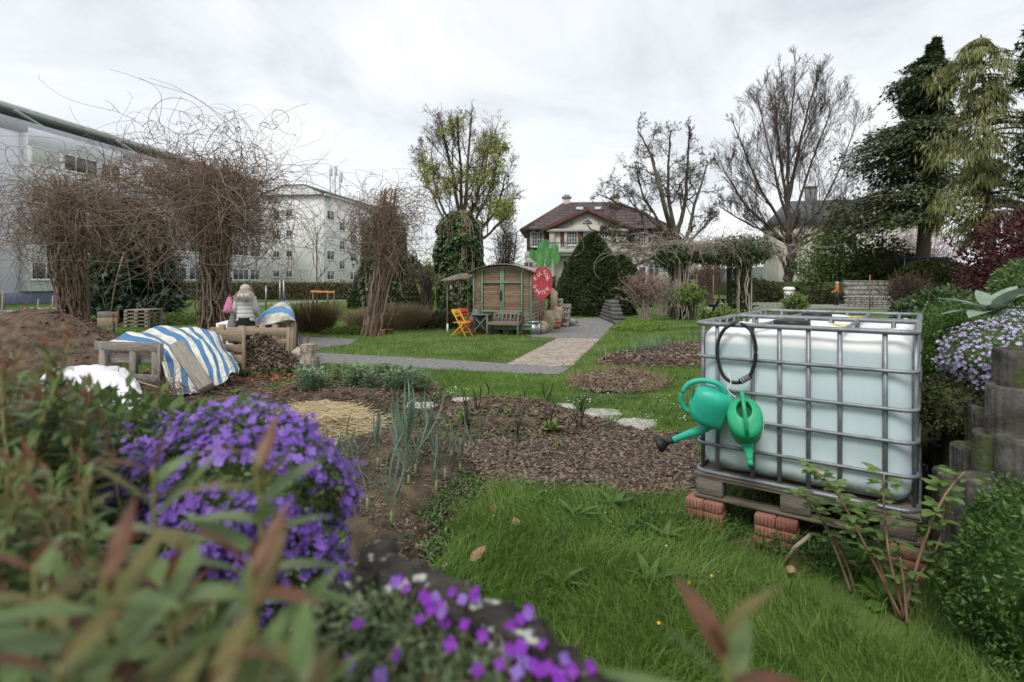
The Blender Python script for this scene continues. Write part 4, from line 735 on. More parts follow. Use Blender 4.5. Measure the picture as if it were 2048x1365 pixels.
# ------------------------------------------------------------ wagon
W = thing('wooden_wagon', 'small old wooden wagon hut with green frame and arched corrugated roof', 'wagon', (-.30, 17.25, 0), R(-11))
zb, zt, hw, Lw = .28, 1.93, .90, 3.3
arc = lambda x: zt+.20*(1-(x/1.0)**2)
box('floor_frame', (1.8, Lw, .14), (0, Lw/2, zb-.07), m_green, W)
xs = (-.9, -.633, -.032, .613, .9)
for j in range(4):
    x0, x1 = xs[j]+.04, xs[j+1]-.04; z = zb+.01
    while z < arc((x0+x1)/2)-.07:
        pl = box('plank', (x1-x0, .03, .066), ((x0+x1)/2, .02+.006*random.random(), z+.035), m_wagon if z > .66 else m_graywood, W, (R(random.uniform(-1, 1)), 0, 0), .004); z += .070
for sd_ in (-1, 1):
    z = zb+.01
    while z < zt-.05:
        box('side_plank', (.03, Lw-.06, .115), (sd_*.88, Lw/2, z+.06), m_palewood if sd_ > 0 else m_wagon, W); z += .12
box('back_wall', (1.74, .03, zt-zb), (0, Lw-.02, (zb+zt)/2), m_wagon, W)
for x_ in xs: box('frame_post', (.05 if abs(x_) < .8 else .045, .06, arc(x_)-zb-.03), (x_, -.012, (zb+arc(x_))/2-.02), m_green, W)
box('door_seam', (.05, .03, arc(0)-zb-.1), (.03, -.02, (zb+arc(0))/2-.02), m_green, W); box('door_latch', (.035, .05, .3), (-.03, -.06, 1.2), m_black, W)
for z_, xa, xb in ((1.60, -.633, .613), (.71, -.633, .613), (.30, -.9, .9)): box('frame_rail', (xb-xa, .05, .042), ((xa+xb)/2, -.03, z_), m_green, W)
pts = [(x, -.02, arc(x)-.05) for x in np.linspace(-.9, .9, 13)]; put('arched_rail', *tube(pts, .035, 6), m_green, W)
nx = 130; x = np.linspace(-1.08, 1.08, nx); zr = zt+.23*(1-(x/1.0)**2)+.018*np.sin(x*78); y = np.linspace(-.22, Lw+.15, 8)[:, None]
V, F = gridvf(x[None], y, np.broadcast_to(zr, (8, nx))); V2 = V-[0, 0, .008]; put('corrugated_roof', *join((V, F), (V2, F[:, ::-1])), M('faded red corrugated roof', (.30, .17, .165), (.42, .27, .26), (.50, .38, .37), scale=3, rough=.6), W, True)
for x_, mt in ((-.75, m_terra), (-.3, m_conc), (.15, m_conc), (.62, m_brick)): box('support_block', (.3, .35, .16), (x_, .3, .08), mt, W)
# twig canopy beside the wagon
C = thing('twig_canopy', 'lean-to canopy of sticks on thin poles beside the wagon', 'canopy', gd(915, 18.2)); o_ = gd(915, 18.2)
for x_, y0, dd in ((894.5, 655, 17.6), (917, 650, 18.8), (936, 640, 17.8), (905, 640, 19.4)): put('pole', *tube([gd(x_, dd)-o_, P(x_, 561, dd)-o_], .022, 8), m_stake, C)
put('pole_sleeve', *tube([gd(895, 17.58)-o_, gd(895, 17.58)-o_+[0, 0, .3]], .032, 8), m_white, C)
n_ = 130; A_ = np.stack([P(886+rng.normal()*2, 562+rng.normal(), 17.3+rng.random()*2.4)-o_ for _ in range(n_)]); B_ = A_+np.stack([rng.uniform(.55, .95, n_), rng.normal(size=n_)*.12, .10+rng.uniform(-.02, .12, n_)], -1); md = (A_+B_)/2+rng.normal(size=(n_, 3))*.02
tag(put('stick', *tubes(np.stack([A_, md, B_], 1), np.full((n_, 3), .012), 4), m_grayvine, C), kind='stuff')
wb(C, 'edge_beam', P(886, 563, 17.5), P(946, 557, 17.5), .05, .05, m_stake)
put('wire_roll', *lathe([(.14, 0), (.15, .1), (.15, .75), (.14, .8)], 14), M('wire mesh roll', (.10, .13, .12), (.2, .24, .22), scale=30, rough=.6), C, False, gd(940, 17.4)-o_, (0, R(18), 0))
# ------------------------------------------------------------ sign: a beet with greens
m_beet = M('beet red paint', (.34, .035, .05), (.43, .06, .075), scale=5, stretch=(3, 3, .6), rough=.6)
m_leafp = M('leaf green paint', (.035, .16, .04), (.06, .22, .055), (.11, .29, .08), scale=3.5, stretch=(2, 2, .7), rough=.6)
dS = 16.9; sg = thing('beet_sign', 'red beet shaped sign with green leaves on a metal pole', 'sign', gd(1078, dS)); so_ = np.array(sg.location)
def zp(x, y): p = P(880+x/5.69, 460+y/5.69, dS)-so_; return (p[0], p[2])
root = [(1130, 420), (1090, 450), (1062, 510), (1050, 590), (1055, 660), (1072, 720), (1110, 775), (1142, 797), (1175, 786), (1222, 762), (1262, 710), (1278, 640), (1283, 570), (1270, 500), (1245, 450), (1215, 425), (1180, 432)]
extrude([zp(*p) for p in root], .025, m_beet, 'beet_root', sg)
gr = [(1135, 440), (1130, 405), (1095, 428), (1085, 398), (1110, 372), (1065, 350), (1030, 330), (1012, 285), (1020, 235), (1050, 214), (1078, 240), (1100, 236), (1112, 205), (1105, 152), (1148, 145), (1168, 115), (1205, 105), (1245, 120), (1258, 160), (1235, 212), (1252, 216), (1268, 200), (1265, 165), (1295, 150), (1330, 165), (1352, 200), (1350, 240), (1325, 260), (1365, 290), (1370, 340), (1350, 382), (1315, 396), (1288, 365), (1292, 325), (1275, 335), (1278, 395), (1258, 402), (1248, 432), (1218, 428), (1196, 385), (1208, 330), (1190, 345), (1178, 440)]
extrude([zp(*p) for p in gr], .022, m_leafp, 'beet_greens', sg, (0, .028, 0))
extrude([zp(*p) for p in ((1300, 268), (1340, 262), (1365, 290), (1368, 340), (1348, 382), (1315, 394), (1290, 362), (1297, 320))], .012, m_leafp, 'beet_leaf', sg, (0, .012, 0))
put('pole', *tube([(0, .05, 0), (.01, .05, .36)], .025, 10), m_steel, sg); put('pole_rod', *tube([(.01, .045, .3), (.06, .045, 1.35)], .014, 8), M('dark red pole', (.13, .03, .03), (.2, .06, .05), rough=.7), sg)
m_letter = M('white lettering', (.66, .62, .62), (.76, .72, .72), scale=6, rough=.6)
GL = {'K': [[(0, 0), (0, 1)], [(.55, 1), (.02, .45), (.6, 0)]], 'U': [[(0, 1), (0, .3), (.15, .03), (.42, .03), (.58, .3), (.58, 1)]], 'L': [[(0, 1), (0, 0), (.5, 0)]], 'T': [[(0, 1), (.66, 1)], [(.33, 1), (.33, 0)]], 'R': [[(0, 0), (0, 1), (.4, 1), (.52, .75), (.4, .5), (.02, .5)], [(.22, .5), (.58, 0)]],
      'G': [[(.58, .85), (.35, 1), (.08, .8), (.02, .4), (.2, .03), (.5, .05), (.58, .42), (.34, .42)]], 'A': [[(0, 0), (.3, 1), (.6, 0)], [(.12, .36), (.48, .36)]], 'E': [[(.5, 1), (0, 1), (0, 0), (.5, 0)], [(0, .5), (.42, .5)]], 'N': [[(0, 0), (0, 1), (.56, 0), (.56, 1)]]}
def ribbon(pts, wd):
    pts = np.array(pts, float); out = []
    for a, b in zip(pts[:-1], pts[1:]):
        d_ = (b-a)/np.linalg.norm(b-a); n2 = np.array([-d_[1], d_[0]])*wd/2; a2, b2 = a-d_*wd*.4, b+d_*wd*.4; out.append([a2-n2, b2-n2, b2+n2, a2+n2])
    return out
def word(txt, pos, hgt):
    for ch, (x, y, rot) in zip(txt, pos):
        qs = []; cs, sn = math.cos(R(rot)), math.sin(R(rot)); o = zp(x, y)
        for si, st in enumerate(GL[ch]):
            for i, q in enumerate(ribbon(st, .125)):
                q = (np.array(q)-[.29, .5])*[hgt, hgt]; r_ = np.stack([q[:, 0]*cs-q[:, 1]*sn, q[:, 0]*sn+q[:, 1]*cs], -1); yv = -.003-.0012*(i+3*si)
                qs.append((np.stack([r_[:, 0]+o[0], np.full(4, yv), r_[:, 1]+o[1]], -1), np.array([[0, 1, 2, 3]])))
        tag(put('letter', *join(*qs), m_letter, sg), kind='stuff')
word('KULTUR', [(1087, 552, 38), (1115, 517, 25), (1144, 490, 12), (1184, 484, -6), (1211, 513, -18), (1226, 556, -32)], .106)
word('GARTEN', [(1081, 644, -35), (1100, 689, -22), (1131, 717, -8), (1163, 717, 6), (1196, 704, 15), (1222, 672, 24)], .100)
# ------------------------------------------------------------ furniture by the wagon
m_yel = M('yellow paint', (.62, .33, .03), (.72, .42, .05), scale=6, rough=.5); m_red = M('red paint', (.42, .05, .045), (.52, .08, .06), scale=6, rough=.5); m_bluegrey = M('blue grey paint', (.11, .125, .14), (.17, .185, .20), scale=6, rough=.5)
def folding_chair(label, loc, rz, mat):
    t = thing('folding_chair', label, 'chair', loc, rz, 'folding chairs by the wagon')
    for y_ in (-.19, .19):
        beam('back_leg', (.28, y_, .01), (-.20, y_, .80), .035, .022, mat, t, (0, 1, 0)); beam('front_leg', (-.26, y_*.88, .01), (.20, y_*.88, .44), .035, .022, mat, t, (0, 1, 0))
    for i in range(5): box('seat_slat', (.07, .38, .018), (-.14+i*.085, 0, .425), mat, t)
    beam('back_slat', (-.185, -.2, .74), (-.185, .2, .74), .14, .02, mat, t, (1, 0, .4)); beam('back_slat', (-.11, -.19, .62), (-.11, .19, .62), .05, .02, mat, t, (1, 0, .4))
    beam('rung', (-.20, -.17, .06), (-.20, .17, .06), .03, .02, mat, t); beam('rung', (.20, -.19, .14), (.20, .19, .14), .03, .02, mat, t); return t
folding_chair('yellow wooden folding chair on the lawn left of the wagon', G(922, 674), R(-25), m_yel)
folding_chair('red folding chair standing behind the yellow one', G(932, 670), R(-40), m_red)
t = thing('garden_table', 'small blue grey folding table between chairs and bench', 'table', G(961, 670)); box('table_top', (.56, .5, .025), (0, 0, .62), m_bluegrey, t)
for y_ in (-.2, .2):
    beam('leg', (-.28, y_, .01), (.22, y_, .61), .03, .02, m_bluegrey, t, (0, 1, 0)); beam('leg', (.28, y_*.9, .01), (-.22, y_*.9, .61), .03, .02, m_bluegrey, t, (0, 1, 0))
beam('brace', (-.15, -.2, .17), (-.15, .2, .17), .025, .02, m_bluegrey, t)
t = thing('garden_bench', 'weathered wooden garden bench with curved back before the wagon', 'bench', G(1009, 671), R(-16)); bw = .96
for x_ in (-bw/2, bw/2):
    for y_, hh in ((-.22, .60), (.22, .62)): box('leg', (.05, .05, hh), (x_, y_, hh/2), m_stake, t)
    box('armrest', (.06, .5, .03), (x_, 0, .62), m_stake, t); box('side_rail', (.03, .4, .05), (x_, 0, .36), m_stake, t); box('side_rail', (.025, .4, .04), (x_, 0, .1), m_stake, t)
for i in range(5): box('seat_slat', (bw+.06, .075, .022), (0, -.19+i*.092, .40), m_graywood, t)
x = np.linspace(-.42, .42, 11); top = .66+.10*np.cos(x*3.4); extrude([(q, .62) for q in x[::-1]]+list(zip(x, top)), .03, m_graywood, 'back_rest', t, (0, .21, 0))
for i in range(7): box('back_slat', (.05, .02, .22), (-.38+i*.127, .225, .52), m_graywood, t)
box('front_apron', (bw, .025, .07), (0, -.225, .35), m_stake, t)
def pot(name, label, loc, r, h, mat, cat='pot', rim=.03, group=None):
    t = thing(name, label, cat, loc, 0, group); put('pot_body', *lathe([(.001, 0), (r*.7, 0), (r*.95, h-.06), (r*.86, h-.07), (r*.6, .02)], 18), mat, t, True); put('rim', *lathe([(r*.86, h-.07), (r*.86, h), (r, h), (r+.01, h-.03), (r, h-.07), (r*.86, h-.07)], 18), mat, t, True); put('soil', *lathe([(.001, h-.045), (r*.87, h-.05)], 18), m_soil, t); return t
pot('flower_pot', 'large terracotta pot behind the yellow chair', G(936, 666), .26, .4, m_terra)
pot('flower_pot', 'terracotta pot standing before the burlap sacks', G(1114, 658), .16, .28, m_terra)
pot('flower_pot', 'round terracotta pot at the foot of the leaning vine pillar', G(762, 671), .12, .17, m_terra)
pot('flower_pot', 'dark clay pot right of the leaning vine pillar', G(778, 669), .14, .17, M('dark clay', (.09, .05, .04), (.14, .08, .06), rough=.8))
t = pot('zinc_tub', 'grey zinc tub beside the sign pole', G(1067, 669), .24, .42, m_steel, 'tub'); put('handle', *tube([(.25, -.06, .34), (.30, 0, .33), (.25, .06, .34)], .012, 6), m_steel, t)
m_burlap = M('burlap', (.33, .27, .18), (.47, .40, .29), scale=14, rough=.95, bump=.6, bscale=60)
def sack(label, loc, r, h, rz, tilt=0):
    t = thing('burlap_sack', label, 'sack', loc, 0, 'burlap sacks beside the wagon', rot=(R(tilt), 0, rz)); q = np.linspace(0, 1, 14); prof = r*(np.sin(np.clip(q, .02, 1)*2.6)**.45)*(1+.05*np.sin(q*30)); V, F = lathe(np.stack([prof, q*h], -1), 20, 1.15, .9)
    a = np.arctan2(V[:, 1], V[:, 0]); V[:, :2] *= (1+.10*np.sin(a*3+V[:, 2:3].ravel()*14)+.06*np.sin(a*7))[:, None]; put('bag', V, F, m_burlap, t, True); a = np.linspace(0, 6.28, 12); put('rolled_rim', *tube(np.stack([np.cos(a)*r*.62, np.sin(a)*r*.5, h*.97+.02*np.sin(a*3)], -1), .03, 6), m_burlap, t, True); put('fill', *lathe([(.001, h*.95), (r*.55, h*.94)], 12), m_soil, t)
sack('tallest burlap sack leaning on the wagon side', G(1097, 664), .22, .68, .3, -4); sack('burlap sack behind the terracotta pot', G(1113, 655), .22, .72, 1.4, 5); sack('small slumped burlap sack next to the zinc tub', G(1084, 668), .18, .36, .8, 3)
def leanpallet(label, a, wd, h, rz, tilt, n_=4, mat=m_graywood):
    t = thing('leaning_pallet', label, 'pallet', a, 0, None, rot=(R(-tilt), 0, rz))
    for x_ in (-wd/2+.05, 0, wd/2-.05): box('stringer', (.07, .09, h), (x_, .05, h/2), mat, t)
    for i in range(n_): box('board', (wd, .022, .09), (0, -.008, h*(i+.5)/n_), mat, t)
leanpallet('small weathered pallet leaning beside the burlap sacks', G(1128, 655), .34, .85, R(-35), 12); leanpallet('slatted crate side leaning against the wagon corner', G(1108, 648), .45, 1.0, R(-60), 12, 6)
for i in range(4): x_ = 1104+i*3; t = put('plank', *boxvf((.09, .03, 1.4-.1*i), .004), m_palewood, None, False, G(x_, 650)+[0, .25, .68], (R(-8), R(3), 0)); tag(t, ['longest', 'second longest', 'third longest', 'shortest'][i]+' bare plank leaning on the wagon side wall', 'plank', 'planks leaning on the wagon')
tag(put('rough_stone', *blob((.26, .2, .16), .2, 2, 5, 1), m_stone, None, True, G(1142, 652)+[0, 0, .1]), 'rounded pale stone on the path edge right of the sacks', 'stone')
# low stone step wall at the far path edge
m_dstone = M('dark slab stone', (.05, .05, .047), (.11, .108, .10), (.17, .165, .155), scale=5, rough=.9, bump=.5, obj=.3)
t = thing('step_wall', 'stacked dark stone slab step wall at the end of the path', 'wall', G(1242, 650))
for i in range(6):
    for j in range(7-i): box('stone_slab', (.42, .55, .13), (.05*i+.02*random.random(), .3+.57*(j+i), .065+.135*i), m_dstone, t, (0, 0, R(random.uniform(-3, 3))), .015)
# ------------------------------------------------------------ compost corner
def tarp(name, label, ctrl, mat, parent=None, nu=60, nv=60, th=.006, fold=.02):
    c = np.array(ctrl); rows = np.stack([spline(r_, nu) for r_ in c]); g_ = np.stack([spline(rows[:, j], nv) for j in range(nu)], 1)
    uu, vv = np.meshgrid(np.linspace(0, 1, nu), np.linspace(0, 1, nv)); g_[..., 2] += fold*(2*fbm(uu*7+2, vv*5, 13)-1); g_[..., 1] += fold*(2*fbm(uu*6+9, vv*3+4, 17)-1)*1.3
    b = g_.reshape(-1, 3).mean(0); b[2] = 0; i = np.arange(nv-1)[:, None]*nu; j = np.arange(nu-1); F = np.stack([i+j, i+j+1, i+nu+j+1, i+nu+j], -1).reshape(-1, 4)
    me = mk(name, g_.reshape(-1, 3)-b, F, mat, True); uv = me.uv_layers.new(name='UVMap'); li = np.empty(len(me.loops), np.int32); me.loops.foreach_get('vertex_index', li); uv.data.foreach_set('uv', np.stack([uu.ravel()[li], vv.ravel()[li]], -1).astype(np.float32).ravel())
    o = tag(link(name, me, None, b), label, 'tarp'); md_ = o.modifiers.new('thickness', 'SOLIDIFY'); md_.thickness = th; return o
def stripes(name, ca, cb, n_, axis=0, dirt=.4):
    m = M(name, ca, ca, rough=.75, bump=.25, bscale=40); t = m.node_tree; N, L = t.nodes, t.links; b = N['Principled BSDF']; uv = N.new('ShaderNodeUVMap'); uv.uv_map = 'UVMap'; s = N.new('ShaderNodeSeparateXYZ'); L.new(uv.outputs[0], s.inputs[0])
    mu = N.new('ShaderNodeMath'); mu.operation = 'MULTIPLY'; mu.inputs[1].default_value = n_; L.new(s.outputs[axis], mu.inputs[0]); fr = N.new('ShaderNodeMath'); fr.operation = 'FRACT'; L.new(mu.outputs[0], fr.inputs[0]); gt = N.new('ShaderNodeMath'); gt.operation = 'GREATER_THAN'; gt.inputs[1].default_value = .54; L.new(fr.outputs[0], gt.inputs[0])
    nz = N.new('ShaderNodeTexNoise'); nz.inputs['Scale'].default_value = 5; nz.inputs['Detail'].default_value = 8; tc = N.new('ShaderNodeTexCoord'); L.new(tc.outputs['Object'], nz.inputs[0]); mr = N.new('ShaderNodeMapRange'); mr.inputs[1].default_value = .5; mr.inputs[2].default_value = .72; mr.inputs[4].default_value = dirt; L.new(nz.outputs[0], mr.inputs[0])
    k = N.new('ShaderNodeMixRGB'); k.inputs[1].default_value = (*ca, 1); k.inputs[2].default_value = (*cb, 1); L.new(gt.outputs[0], k.inputs[0]); k2 = N.new('ShaderNodeMixRGB'); k2.inputs[2].default_value = (.23, .19, .14, 1); L.new(mr.outputs[0], k2.inputs[0]); L.new(k.outputs[0], k2.inputs[1]); L.new(k2.outputs[0], b.inputs['Base Color']); return m
m_tarp = stripes('blue white striped tarp', (.60, .58, .51), (.055, .17, .33), 7.2, 0, .55)
m_tarp2 = stripes('faded blue white tarp', (.56, .53, .47), (.09, .25, .47), 2.6, 1, .75)
T = lambda *q: [P(*p) for p in q]
tarp('striped_tarp', 'blue and white striped tarp draped over the compost heap', [
    T((212, 686, 9.5), (270, 678, 9.7), (330, 668, 9.9), (390, 668, 10.0), (432, 682, 10.0)),
    T((222, 684, 9.0), (280, 664, 9.3), (340, 654, 9.5), (392, 656, 9.6), (440, 675, 9.7)),
    T((300, 694, 8.75), (332, 682, 8.9), (376, 672, 9.1), (412, 676, 9.2), (450, 696, 9.4)),
    T((322, 720, 8.45), (356, 714, 8.6), (398, 702, 8.75), (432, 702, 8.9), (466, 718, 9.2)),
    T((334, 756, 8.15), (368, 752, 8.25), (412, 738, 8.4), (446, 730, 8.6), (478, 733, 9.0)),
    T((345, 790, 7.95), (378, 793, 7.9), (422, 776, 8.1), (455, 758, 8.35), (476, 748, 8.8))], m_tarp, fold=.09)
o = thing('wooden_beam', 'thick weathered beam lying down the striped tarp', 'beam', P(415, 790, 7.75)*[1, 1, 0]); wb(o, 'timber', P(352, 690, 8.45), P(414, 777, 7.72), .20, .11, m_graywood, (0, -.6, .8), .012)
Z0 = lambda p: np.array([p[0], p[1], 0])
t = thing('pallet_fence', 'grey weathered pallet on edge at the front of the compost heap', 'pallet', Z0(P(255, 0, 8.4)))
wb(t, 'top_board', P(190, 691, 8.62), P(318, 695, 8.32), .022, .13, m_graywood); wb(t, 'lower_board', P(262, 757, 8.42), P(319, 759, 8.30), .022, .13, m_graywood)
for x_, dd in ((207, 8.62), (268, 8.48), (312, 8.38)): q = P(x_, 0, dd); wb(t, 'post', [q[0], q[1], .02], [q[0], q[1], P(0, 685, dd)[2]], .09, .08, m_graywood, (0, 1, 0))
wb(t, 'back_board', P(198, 716, 8.75), P(312, 718, 8.48), .022, .14, m_graywood); wb(t, 'back_board', P(200, 758, 8.75), P(312, 766, 8.48), .022, .13, m_graywood); q = P(321, 0, 8.3); wb(t, 'corner_post', [q[0], q[1], 0], [q[0], q[1], P(0, 687, 8.3)[2]], .04, .09, m_graywood, (0, 1, 0))
t = thing('compost_bin', 'open compost bin made of pale pallet boards full of wood chips', 'compost bin', Z0(P(520, 0, 10)))
for y0, hh in ((671, .19), (696, .14), (718, .17)): wb(t, 'left_board', P(424, y0, 10.2), P(485, y0+2, 9.75), .022, hh, m_palewood)
for x_, dd, y_ in ((487.5, 9.7, 656), (577, 10.55, 655), (425, 10.9, 655)): q = P(x_, 0, dd); wb(t, 'post', [q[0], q[1], 0], [q[0], q[1], P(0, y_, dd)[2]], .05, .05, m_palewood, (0, 1, 0))
for x_, dd in ((480, 9.9), (441, 10.2)): q = P(x_, 0, dd); wb(t, 'inner_post', [q[0], q[1]+.06, 0], [q[0], q[1]+.06, .85], .1, .08, m_palewood, (0, 1, 0))
for y0, hh in ((664, .15), (684, .10), (704, .10), (724, .1)): wb(t, 'right_board', P(510 if y0 > 670 else 425, y0-2, 11.15), P(577, y0, 10.62), .022, hh, m_palewood)
wb(t, 'back_rail', P(418, 662, 10.95), P(512, 655, 11.3), .09, .06, m_palewood)
for x_ in (525, 550): q = P(x_, 0, 11.15); wb(t, 'inner_post', [q[0], q[1], 0], [q[0], q[1], .78], .1, .08, m_palewood, (0, 1, 0))
# chip heap inside
c = P(528, 0, 10.35); u = np.linspace(-1, 1, 40); X, Y = np.meshgrid(c[0]+u*.62, c[1]+u*.75); rr = np.hypot(X-c[0]+.05, (Y-c[1])*.9); Zh = np.clip(.74-rr*1.05, -.03, .66)+.06*(fbm(X*7, Y*7, 3)-.5)
hp = tag(put('chip_heap', *gridvf(X, Y, Zh), m_mulch, None, True), 'heap of brown wood chips inside the open compost bin', 'chip heap')
k = rng.integers(0, 1600, 3800); pz = np.stack([X.ravel()[k], Y.ravel()[k], Zh.ravel()[k]], -1)+rng.normal(size=(3800, 3))*[.015, .015, .012]; pz = pz[pz[:, 2] > .0]
qv = np.array([[-.5, -.2, 0], [.5, -.2, 0], [.5, .2, 0], [-.5, .2, 0], [-.45, -.16, .14], [.42, -.15, .14], [.44, .17, .14], [-.4, .15, .14]]); qf = [np.array([[4, 5, 6, 7], [0, 1, 5, 4], [1, 2, 6, 5], [2, 3, 7, 6], [3, 0, 4, 7]])]
tag(put('wood_chip', *scatter(qv, qf, pz, frames_up(rng.normal(size=pz.shape)+[0, 0, 1.2]), rng.uniform(.03, .09, len(pz))), m_chip, hp), kind='stuff')
p = G(520, 752)+rng.normal(size=(420, 3))*[.35, .22, 0]+[0, 0, .06]; tag(put('conifer_clippings', *scatter(*SPRAY, p, frames(rng.normal(size=p.shape)*[1, 1, .4]), rng.uniform(.07, .16, 420)), m_yew), 'dark green conifer clippings at the foot of the chip heap', 'clippings', kind='stuff')
p = G(545, 760)+rng.normal(size=(260, 3))*[.5, .25, 0]+[0, 0, .05]; tag(put('rusty_twigs', *scatter(*LEAF2, p, frames(rng.normal(size=p.shape)*[1, 1, .5]), rng.uniform(.05, .12, 260)), foliage('rust leaf', (.20, .07, .03), (.30, .12, .06), (.38, .18, .10))), 'rust coloured dead leaves before the compost bin', 'dead leaves', kind='stuff')
# stump
t = thing('log_stump', 'short upright birch log beside the compost bin', 'log', G(617, 736)); q = np.linspace(0, 1, 8); V, F = lathe(np.stack([.15+.01*np.sin(q*9)-.012*q, q*.45], -1), 20); a = np.arctan2(V[:, 1], V[:, 0]); V[:, :2] *= (1+.05*np.sin(a*4)+.03*np.sin(a*9))[:, None]
put('bark', V, F, M('pale bark', (.15, .12, .085), (.33, .28, .22), (.46, .42, .36), scale=9, rough=.95, bump=1, bscale=22), t, True); put('cut_face', *lathe([(.001, .452), (.07, .453), (.134, .45), (.137, .43)], 20), m_palewood, t)
tag(put('stone', *blob((.10, .08, .07), .2, 2, 3, 1), m_stone, None, True, G(590, 738)+[0, 0, .05]), 'small pale stone left of the log stump', 'stone')
p0 = G(596, 728); o = thing('plastic_sack', 'crumpled pale plastic sack lying behind the log stump', 'sack', p0); put('bag', *blob((.22, .28, .17), .35, 3, 9, 1), M('dirty plastic', (.35, .33, .28), (.5, .48, .42), scale=6, rough=.5, bump=.5), o, True, (0, .25, .14))
# white cloth
V = []
tarp('white_cloth', 'white sheet with pale blue hem spread on the ground behind the purple flowers', [T((110, 735, 8.9), (190, 730, 8.8), (245, 738, 8.6), (270, 756, 8.4)), T((90, 748, 8.4), (170, 742, 8.2), (240, 752, 8.0), (282, 780, 7.75)), T((70, 785, 7.6), (160, 782, 7.5), (230, 788, 7.4), (286, 804, 7.35)), T((60, 825, 6.9), (150, 828, 6.8), (225, 830, 6.8), (282, 832, 6.85))], M('white sheet', (.66, .66, .70), (.74, .74, .77), scale=3, rough=.8), fold=.03)
tag(put('thin_stick', *tube([P(272, 762, 7.9), P(318, 776, 7.7)], .011, 6), m_palewood), 'thin peeled stick lying right of the white sheet', 'stick')
n_ = 260; S = G(330, 800)+rng.normal(size=(n_, 3))*[.25, .2, .0]+[0, .2, .12]; Q, rd = strands(n_, S, rng.normal(size=(n_, 3))*[1, .6, .6], rng.uniform(.15, .5, n_), 6, .3, .05, (.003, .006)); Q[..., 2] = np.maximum(Q[..., 2], .02)
tag(put('brushwood', *tubes(Q, rd, 3), m_vine), 'dry brushwood under the front edge of the striped tarp', 'twigs', kind='stuff')
n_ = 200; S = P(250, 745, 8.2)*[1, 1, 0]+rng.normal(size=(n_, 3))*[.45, .15, .0]+[0, 0, .1]; Q, rd = strands(n_, S, rng.normal(size=(n_, 3))*[1, .6, .5], rng.uniform(.15, .5, n_), 6, .3, .04, (.003, .006)); Q[..., 2] = np.maximum(Q[..., 2], .02)
tag(put('brushwood', *tubes(Q, rd, 3), m_twig), 'dry grey brushwood under the weathered pallet', 'twigs', kind='stuff')
# second tarp on a slatted box
o = thing('pallet_box', 'slatted pallet box under the smaller blue tarp', 'box', Z0(P(555, 0, 12.9)))
for i in range(7): q = P(528+i*9.3, 0, 12.5); wb(o, 'slat', [q[0], q[1], .05], [q[0], q[1], .72], .085, .02, m_palewood, (0, 1, 0))
q0, q1 = P(524, 0, 12.55), P(588, 0, 12.55)
for z_ in (.15, .62): wb(o, 'rail', [q0[0], q0[1], z_], [q1[0], q1[1], z_], .03, .09, m_palewood)
wb(o, 'corner_post', [q1[0], q1[1], 0], [q1[0], q1[1], .72], .08, .08, m_palewood, (0, 1, 0)); box('contents', (.66, .7, .62), tuple(P(556, 0, 13.0)*[1, 1, 0]-np.array(o.location)+[0, 0, .33]), m_soil, o)
tarp('small_tarp', 'small dirty blue and white tarp heaped right of the woman', [T((520, 640, 13.6), (545, 622, 13.6), (566, 605, 13.5), (580, 612, 13.4), (588, 640, 13.3)), T((512, 642, 13.1), (540, 618, 13.1), (564, 604, 13.0), (582, 616, 12.9), (590, 642, 12.8)), T((508, 648, 12.6), (530, 626, 12.6), (556, 618, 12.5), (578, 622, 12.45), (591, 642, 12.45)), T((512, 655, 12.3), (530, 652, 12.3), (548, 648, 12.3), (566, 642, 12.35), (590, 643, 12.4))], m_tarp2, fold=.03)
o = thing('wire_basket', 'low wire basket with rust red corner posts beside the pallet box', 'basket', Z0(P(603, 0, 12.8)))
for x_ in (588, 600, 604, 616): q = P(x_, 0, 12.7); wb(o, 'post', [q[0], q[1], 0], [q[0], q[1], .42], .025, .025, M('rust', (.16, .05, .035), (.24, .09, .06), rough=.9) if x_ in (588, 616) else m_bluegrey, (0, 1, 0))
for i in range(8): wb(o, 'wire', P(588, 0, 12.7)*[1, 1, 0]+[0, 0, .04+i*.05], P(616, 0, 12.7)*[1, 1, 0]+[0, 0, .04+i*.05], .006, .006, m_bluegrey)
# stack of pallets and board
t = thing('pallet_stack', 'stack of five wooden pallets before the spruce', 'pallet stack', G(274, 657))
for i in range(5):
    z = .02+i*.125
    for x_ in (-.36, 0, .36): box('block', (.12, .14, .085), (x_, 0, z+.05), m_graywood, t); box('block', (.12, .14, .085), (x_, .7, z+.05), m_graywood, t)
    box('deck_board', (.86, .1, .022), (0, 0, z+.105), m_palewood, t); box('deck_board', (.86, .9, .02), (0, .4, z+.117), m_graywood, t); box('base_board', (.86, .1, .02), (0, 0, z), m_graywood, t)
t = thing('raised_bed_box', 'plywood box with rust red corner post left of the pallet stack', 'box', G(215, 655)); box('front_panel', (.72, .03, .34), (0, 0, .17), m_palewood, t); box('front_panel', (.72, .03, .2), (0, .002, .45), m_graywood, t); box('side_panel', (.03, .7, .55), (-.36, .36, .27), m_graywood, t); box('corner_post', (.05, .05, .6), (.375, 0, .3), M('red lacquer', (.22, .04, .03), (.3, .07, .05), rough=.7), t)
